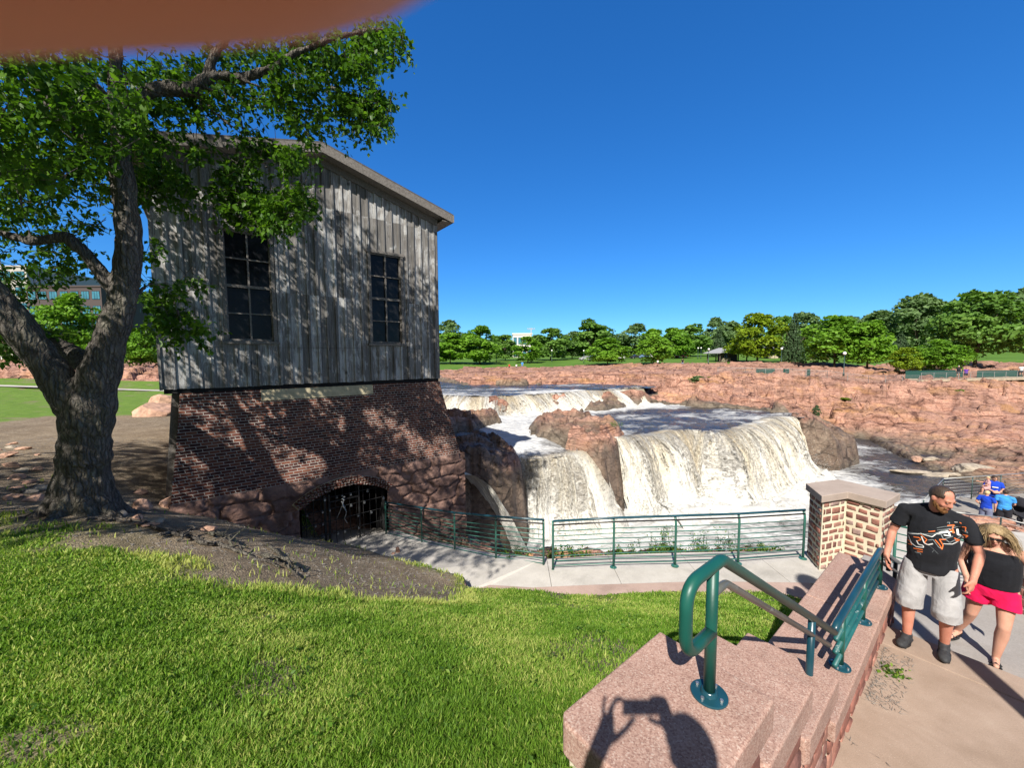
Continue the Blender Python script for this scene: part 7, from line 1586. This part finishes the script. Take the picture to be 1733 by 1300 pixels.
def build_family():
    Z=-6.8
    def at(u,Y): p=aty(u,880,Y); return V3(p.x,p.y,Z)
    cam=lambda p: math.atan2(p.x,-p.y)                       # rotation that makes +y face the camera
    G='family on the lower deck'
    def hairball(Mh,k,mat,t,tuft=.15,front=.03,th=.014,low=-.05): return cap_hair(Mh,k,M[mat],t,'hair',th,front,low,None,9,tuft)
    p=at(1677,15.9); t,D,Mh,k=person(p,cam(p)+.25,1.70,'woman in a blue t-shirt and sunglasses holding a toddler by the pool',None,G,True,dict(eR=V3(.27,.05,1.18),wR=V3(.02,.24,1.12),hR=V3(-1,.2,0),eL=V3(-.27,.05,1.18),wL=V3(-.08,.26,1.08),hL=V3(1,.1,0),yaw=.35,pitch=-.15),dict(shirt='shirt_blue',shorts='cloth_dark',shoe='shoe'),1.02,voxel=.014,shorts_len=.6)
    hairball(Mh,k,'hair_dark',t); R3=Mh.to_3x3().normalized(); g=MB()
    for q in (1,-1): g.ell(Mh@V3(q*.033,.092,.012),(.026,.010,.017),R3)
    g.build('sunglasses',M['plastic_black'],t); MB().box(V3(.0,.185,1.30)*k,(.17,.012,.035)).build('shirt_print',M['print_white'],t)
    # toddler held in her arms
    q=at(1667,15.62)+V3(0,0,.80); t,D,Mh,k=person(q,cam(q)-1.3,.92,'toddler with fair hair in a pale pink dress held by the woman in blue',None,G,True,dict(head=V3(0,.02,1.72),eR=V3(.27,.2,1.25),wR=V3(.2,.45,1.3),hR=V3(0,1,.1),eL=V3(-.27,.1,1.2),wL=V3(-.2,.3,1.1),kR=V3(.13,.30,.80),aR=V3(.14,.32,.45),kL=V3(-.13,.30,.80),aL=V3(-.14,.32,.45)),dict(shirt='shirt_pink',shorts='shirt_pink',shoe=None),1.1,voxel=.016,shorts_len=.8); hairball(Mh,k*1.0,'hair_fair',t)
    p=at(1667,14.75); t,D,Mh,k=person(p,cam(p)+math.pi-.35,1.46,'fair haired boy in a dark blue t-shirt and grey shorts seen from behind',None,G,True,dict(eL=V3(-.31,-.06,1.18),wL=V3(-.20,.10,1.02),hL=V3(1,.3,-.3),eR=V3(.27,.05,1.18),wR=V3(.26,.10,.95)),dict(shirt='shirt_blue',shorts='shorts_denim',shoe='print_white'),1.0,voxel=.014,shorts_len=1.05); hairball(Mh,k,'hair_fair',t,.1,.03,.012,-.07)
    p=at(1698,14.55); t,D,Mh,k=person(p,cam(p)+math.pi+.1,1.56,'dark haired boy in a light blue t-shirt and dark shorts seen from behind',None,G,True,dict(eR=V3(.28,.06,1.18),wR=V3(.22,.22,1.05),hR=V3(-.3,1,-.2),eL=V3(-.26,.02,1.17),wL=V3(-.25,.1,.95)),dict(shirt='shirt_sky',shorts='cloth_dark',shoe='print_white'),1.06,voxel=.014,shorts_len=.8); hairball(Mh,k,'hair_dark',t,.12,.03,.014,-.08)
    # stroller
    p=at(1727,14.9); t=empty('stroller',p,cam(p)+.7,'black baby stroller beside the boy in light blue','stroller')
    hm=MB(); V=[];Fc=[]; n=14
    for j in range(7):
        for i in range(n+1): a=math.pi*i/n; b_=math.radians(-10+j*22); V.append((.24*math.cos(a),-.05+.30*math.sin(a)*math.cos(b_),.80+.30*math.sin(a)*math.sin(b_)))
    for j in range(6):
        for i in range(n): Fc.append((j*(n+1)+i,j*(n+1)+i+1,(j+1)*(n+1)+i+1,(j+1)*(n+1)+i))
    o=hm.add(V,Fc).build('hood',M['cloth_dark'],t,True); mm=o.modifiers.new('s','SOLIDIFY'); mm.thickness=.015
    MB().add([(-.22,-.2,.85),(.22,-.2,.85),(.22,.0,.45),(-.22,.0,.45),(-.22,.35,.42),(.22,.35,.42),(-.22,-.24,.82),(.22,-.24,.82),(.22,-.05,.38),(-.22,-.05,.38),(-.22,.35,.36),(.22,.35,.36)],[(0,1,2,3),(3,2,5,4),(6,9,8,7),(9,10,11,8),(0,3,9,6),(1,7,8,2),(3,4,10,9),(2,8,11,5),(0,6,7,1),(4,5,11,10)]).build('seat',M['cloth_dark'],t)
    for s in (-1,1): MB().tube(bend([(s*.25,-.42,1.02),(s*.25,-.2,.85),(s*.25,.42,.12)],.1),.013,8).tube([(s*.25,-.05,.70),(s*.25,-.32,.12)],.013,8).build('frame',M['plastic_black'],t,True)
    MB().tube([(-.25,-.42,1.02),(.25,-.42,1.02)],.016,8).build('handle',M['plastic_black'],t,True)
    for x,y in ((-.25,.42),(.25,.42),(-.25,-.32),(.25,-.32)): wh=MB().tube([(x-.02,y,.11),(x+.02,y,.11)],[.11,.11],18).build('wheel',M['sole'],t,True); MB().tube([(x-.024,y,.11),(x+.024,y,.11)],[.05,.05],10).build('hub',M['steel'],wh)
    # small far people
    G2='people far across the river'
    def far(u,v,Y,H,lab,shirt,shorts,rz=0.0,J=None,hairm='hair_dark',zz=None):
        p=place(u,v,Y) if zz is None else V3(aty(u,v,Y).x,Y,zz); t,D,Mh,k=person(p,cam(p)+rz,H,lab,None,G2,False,J,dict(shirt=shirt,shorts=shorts),1.05,hands=False,voxel=.03,shorts_len=.9); cap_hair(Mh,k,M[hairm],t,'hair',.016,.03,-.05,None,2,.0)
    far(1621,644,59,1.72,'person in dark clothes and a pale hat on the far deck','cloth_dark','cloth_dark',.3,None,'print_white',DZ if 'DZ' in globals() else None)
    far(1634,643,59.3,1.68,'person in purple with both hands raised to the head on the far deck','shirt_purple','cloth_dark',.0,dict(eR=V3(.36,.08,1.55),wR=V3(.12,.16,1.70),hR=V3(-1,0,.3),eL=V3(-.36,.08,1.55),wL=V3(-.12,.16,1.70),hL=V3(1,0,.3)),'hair_dark',DZ if 'DZ' in globals() else None)
    far(1373,617,98,1.72,'left person of the two standing in the shade under the wide bright tree','cloth_dark','cloth_dark'); far(1378,617,98,1.74,'right person of the two standing in the shade under the wide bright tree','cloth_dark','shorts_denim'); far(1400,617,99,1.70,'lone person in dark clothes beside the trunks of the wide bright tree','cloth_dark','cloth_dark')
    far(1155,621,86,1.72,'person in dark clothes on the rocks left of the shelters','cloth_dark','shorts_denim'); far(862,630,88,1.25,'child in a red shirt on the flat rocks','shirt_red','cloth_dark'); far(874,630,88,1.2,'child in white bending on the flat rocks','shirt_white','cloth_dark'); far(884,627,90,1.75,'adult in a blue shirt on the flat rocks','shirt_sky','shorts_denim'); far(1113,624,92,1.3,'small figure in white sitting at the edge of the rocks','shirt_white','cloth_dark'); far(1728,634,64,1.72,'person in a light top at the right end of the far deck','shirt_white','cloth_dark')
def build_photographer():
    """the photographer, whose fingertip hangs into the picture and whose shadow lies on the granite"""
    zg=UPZ; g=V3(.13,-.46,zg); t=empty('person',g,0,'photographer whose blurred reddish fingertip covers the upper left of the view','person')
    o=-g; b=MB(); q=lambda x,y,z: V3(x,y,z)+o
    Hh=.30-zg; k=Hh/1.8
    hd=q(.145,-.40,.325-.135*k); Mh=head(hd,k,.0,-.12); headshape(b,Mh,k)
    nk=q(.14,-.46,.325-.30*k); b.capsule(nk-V3(0,0,.03),hd+V3(0,-.02,-.05),.066,.06,12)
    sL,sR=q(-.09,-.47,.30-.36*k),q(.35,-.47,.30-.36*k); hip=q(.13,-.48,zg+.93*k); ch=(sL+sR)/2
    b.tube([hip+V3(0,0,-.06),hip,hip.lerp(ch,.3),hip.lerp(ch,.7),ch+V3(0,0,.02)],[.14,.145,.135,.145,.09],20,True,1.45); b.capsule(sL,sR,.075,.075,12)
    wL=q(-.150,-.06,-.185); eL=q(-.30,-.28,-.36); wR=q(.19,-.085,-.07); eR=q(.42,-.30,-.24)
    for S,E,W in ((sL,eL,wL),(sR,eR,wR)): b.capsule(S,E,.062,.050,12); b.capsule(E,W,.054,.036,12)
    for s in (-1,1):
        h=hip+V3(s*.10,0,0); b.capsule(h,q(.13+s*.13,-.44,zg+.5*k),.10,.06,12); b.capsule(q(.13+s*.13,-.44,zg+.5*k),q(.13+s*.14,-.48,zg+.09),.062,.04,12); b.capsule(q(.13+s*.14,-.50,zg+.045),q(.13+s*.15,-.34,zg+.04),.042,.036,12)
    # left hand: palm beside the phone, index finger over the lens, the others spread upward, thumb under the phone
    def fing(pts,r): 
        for i in range(len(pts)-1): b.capsule(q(*pts[i]),q(*pts[i+1]),r*(1-.08*i),r*(1-.08*(i+1)),12)
    b.capsule(wL,q(-.095,-.03,-.09),.034,.038,12); b.capsule(q(-.105,-.03,-.10),q(-.100,-.02,-.045),.030,.019,12); b.capsule(q(-.085,-.03,-.09),q(-.075,-.012,-.035),.030,.019,12)
    fing([(-.100,-.02,-.045),(-.106,-.01,-.01),(-.106,-.006,.025),(-.099,-.004,.058)],.0092)
    fing([(-.085,-.018,-.038),(-.074,-.006,-.002),(-.060,-.004,.027),(-.046,-.004,.052)],.0096)
    fing([(-.078,-.012,-.03),(-.062,.000,.008),(-.044,.006,.030),(-.026,.010,.040)],.0096)
    fing([(-.072,-.010,-.030),(-.060,.006,.004),(-.040,.0165,.0210),(-.0075,.0163,.0214)],.0100)
    fing([(-.085,-.045,-.115),(-.045,-.035,-.10),(-.005,-.025,-.075),(.030,-.016,-.040)],.0130)
    # right hand closed on the other end
    b.capsule(wR,q(.170,-.04,-.03),.030,.033,12); b.capsule(q(.172,-.04,-.03),q(.168,-.012,.03),.034,.028,12)
    for j in range(4): fing([(.170,-.012,.035-.022*j),(.158,.014,.036-.022*j),(.132,.015,.034-.021*j),(.118,.013,.033-.021*j)],.0086-.0004*j)
    fing([(.165,-.05,-.03),(.13,-.03,-.046),(.10,-.018,-.040)],.0115)
    body=remeshed(b,'body',M['skin_ruddy'],t,.0046,2,.4)
    c=MB(); c.tube([hip+V3(0,0,-.09),hip,hip.lerp(ch,.3),hip.lerp(ch,.7),ch+V3(0,0,.03)],[.165,.165,.155,.16,.10],20,True,1.45); c.capsule(sL,sR,.09,.09,12)
    for S,E in ((sL,eL),(sR,eR)): c.capsule(S,S.lerp(E,.7),.084,.076,14)
    remeshed(c,'shirt',M['shorts_denim'],t,.012,3); c=MB()
    for s in (-1,1): c.tube([hip+V3(s*.09,0,.04),q(.13+s*.13,-.44,zg+.5*k),q(.13+s*.14,-.47,zg+.08)],[.14,.10,.085],16)
    remeshed(c,'trousers',M['cloth_dark'],t,.012,3); cap_hair(Mh,k,M['hair_dark'],t,'hair',.012,.03,-.05,None,6,.1)
    for s in (-1,1): c=MB(); c.ell(q(.13+s*.145,-.42,zg+.045),(.05,.14,.045)); c.build('shoe',M['shoe'],t,True)
    # phone in both hands, its lens a hair behind the picture plane
    # lamp post standing on the stairs beside the photographer, its shadow crosses the landing
    lp=empty('lamp_post',(3.55,.20,-2.6),0,'dark lamp post on the stairs just outside the right of the view','lamp post'); MB().tube([(0,0,0),(0,0,.6),(0,0,.7),(0,0,4.6)],[.16,.14,.10,.085],16).build('post',M['lamp_pole'],lp,True); MB().ell((0,0,4.85),(.24,.24,.28)).build('globe',M['lamp_globe'],lp,True)
    p=empty('phone',(0,-.012,0),0,'black phone held sideways by the photographer','phone')
    MB().box((.0615,-.0012,.0125),(.163,.0078,.078)).build('case',M['plastic_black'],p,bevel=.003); MB().box((.0615,-.0056,.0125),(.15,.0008,.070)).build('screen',M['car_dark'],p)
    for z in (0.0,.021,.036): MB().tube([(0,.0028,z),(0,.0048,z)],[.0062,.0058],20).build('lens',M['pane'],p,True)
# ============================================================ WORLD, LIGHT, CAMERA
def setup():
    w=bpy.data.worlds.new('World'); SC.world=w; w.use_nodes=True; nt=w.node_tree; nt.nodes.clear()
    sk=nt.nodes.new('ShaderNodeTexSky'); sk.sky_type='NISHITA'; sk.sun_disc=False
    el=math.asin(SUN.z); az=math.atan2(SUN.x,SUN.y)
    sk.sun_elevation=el; sk.sun_rotation=az; sk.air_density=1.0; sk.dust_density=.0; sk.ozone_density=6.0; sk.altitude=400
    hs=nt.nodes.new('ShaderNodeHueSaturation'); hs.inputs['Saturation'].default_value=1.0
    bg=nt.nodes.new('ShaderNodeBackground'); bg.inputs[1].default_value=SKYS
    ou=nt.nodes.new('ShaderNodeOutputWorld'); gm=nt.nodes.new('ShaderNodeGamma'); gm.inputs[1].default_value=.75; mx=nt.nodes.new('ShaderNodeMixRGB'); mx.blend_type='MULTIPLY'; mx.inputs[0].default_value=1; mx.inputs[2].default_value=(.43,.81,1.15,1); hs.inputs['Saturation'].default_value=1.35; tc=nt.nodes.new('ShaderNodeTexCoord'); dt=nt.nodes.new('ShaderNodeVectorMath'); dt.operation='DOT_PRODUCT'; dt.inputs[1].default_value=SUN; nt.links.new(tc.outputs['Generated'],dt.inputs[0]); mr=nt.nodes.new('ShaderNodeMapRange'); mr.interpolation_type='SMOOTHSTEP'; mr.inputs[1].default_value=.08; mr.inputs[2].default_value=.75; nt.links.new(dt.outputs['Value'],mr.inputs[0]); gl=nt.nodes.new('ShaderNodeMixRGB'); gl.inputs[2].default_value=(.95,.90,.90,1); nt.links.new(sk.outputs[0],gm.inputs[0]); nt.links.new(gm.outputs[0],hs.inputs['Color']); nt.links.new(hs.outputs[0],mx.inputs[1]); nt.links.new(mx.outputs[0],gl.inputs[1]); nt.links.new(mr.outputs[0],gl.inputs[0]); nt.links.new(gl.outputs[0],bg.inputs[0]); nt.links.new(bg.outputs[0],ou.inputs[0])  # pale glow added to the sky around the sun, out of view, warms the shade
    l=bpy.data.lights.new('sun','SUN'); l.energy=SUNS; l.angle=R(.53); l.color=(1,.945,.86)
    so=bpy.data.objects.new('sun',l); COL.objects.link(so); so.rotation_euler=SUN.to_track_quat('Z','Y').to_euler()
    cm=bpy.data.cameras.new('camera'); co=bpy.data.objects.new('camera',cm); COL.objects.link(co)
    cm.sensor_width=36; cm.sensor_fit='HORIZONTAL'; cm.lens=36*F/1733; cm.clip_start=.002; cm.clip_end=3000
    Mx=Matrix.Rotation(R(90)-TH,4,'X')@Matrix.Rotation(-RO,4,'Z'); co.matrix_world=Mx
    cm.dof.use_dof=True; cm.dof.focus_distance=7.0; cm.dof.aperture_fstop=cm.lens/1.1
    SC.camera=co
    v=SC.view_settings; v.view_transform='Standard'; v.look='None'; v.gamma=1; v.exposure=EXPO
    SC.cycles.max_bounces=6; SC.cycles.transparent_max_bounces=10
    SC.cycles.use_denoising=True
SKYS=.13; SUNS=4.8; EXPO=.75
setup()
import time as _t; _t0=_t.time()
def _run(f):
    f(); print('%-16s %.1fs'%(f.__name__,_t.time()-_t0))
_run(build_terrain)
_run(build_river)
_run(build_house)
_run(build_wall)
_run(build_steps)
_run(build_walk)
_run(build_pillar)
_run(build_grass)
_run(build_tree)
_run(build_rocks)
_run(build_weeds)
_run(far_trees)
_run(far_things)
_run(build_man)
_run(build_woman)
_run(build_family)
_run(build_photographer)
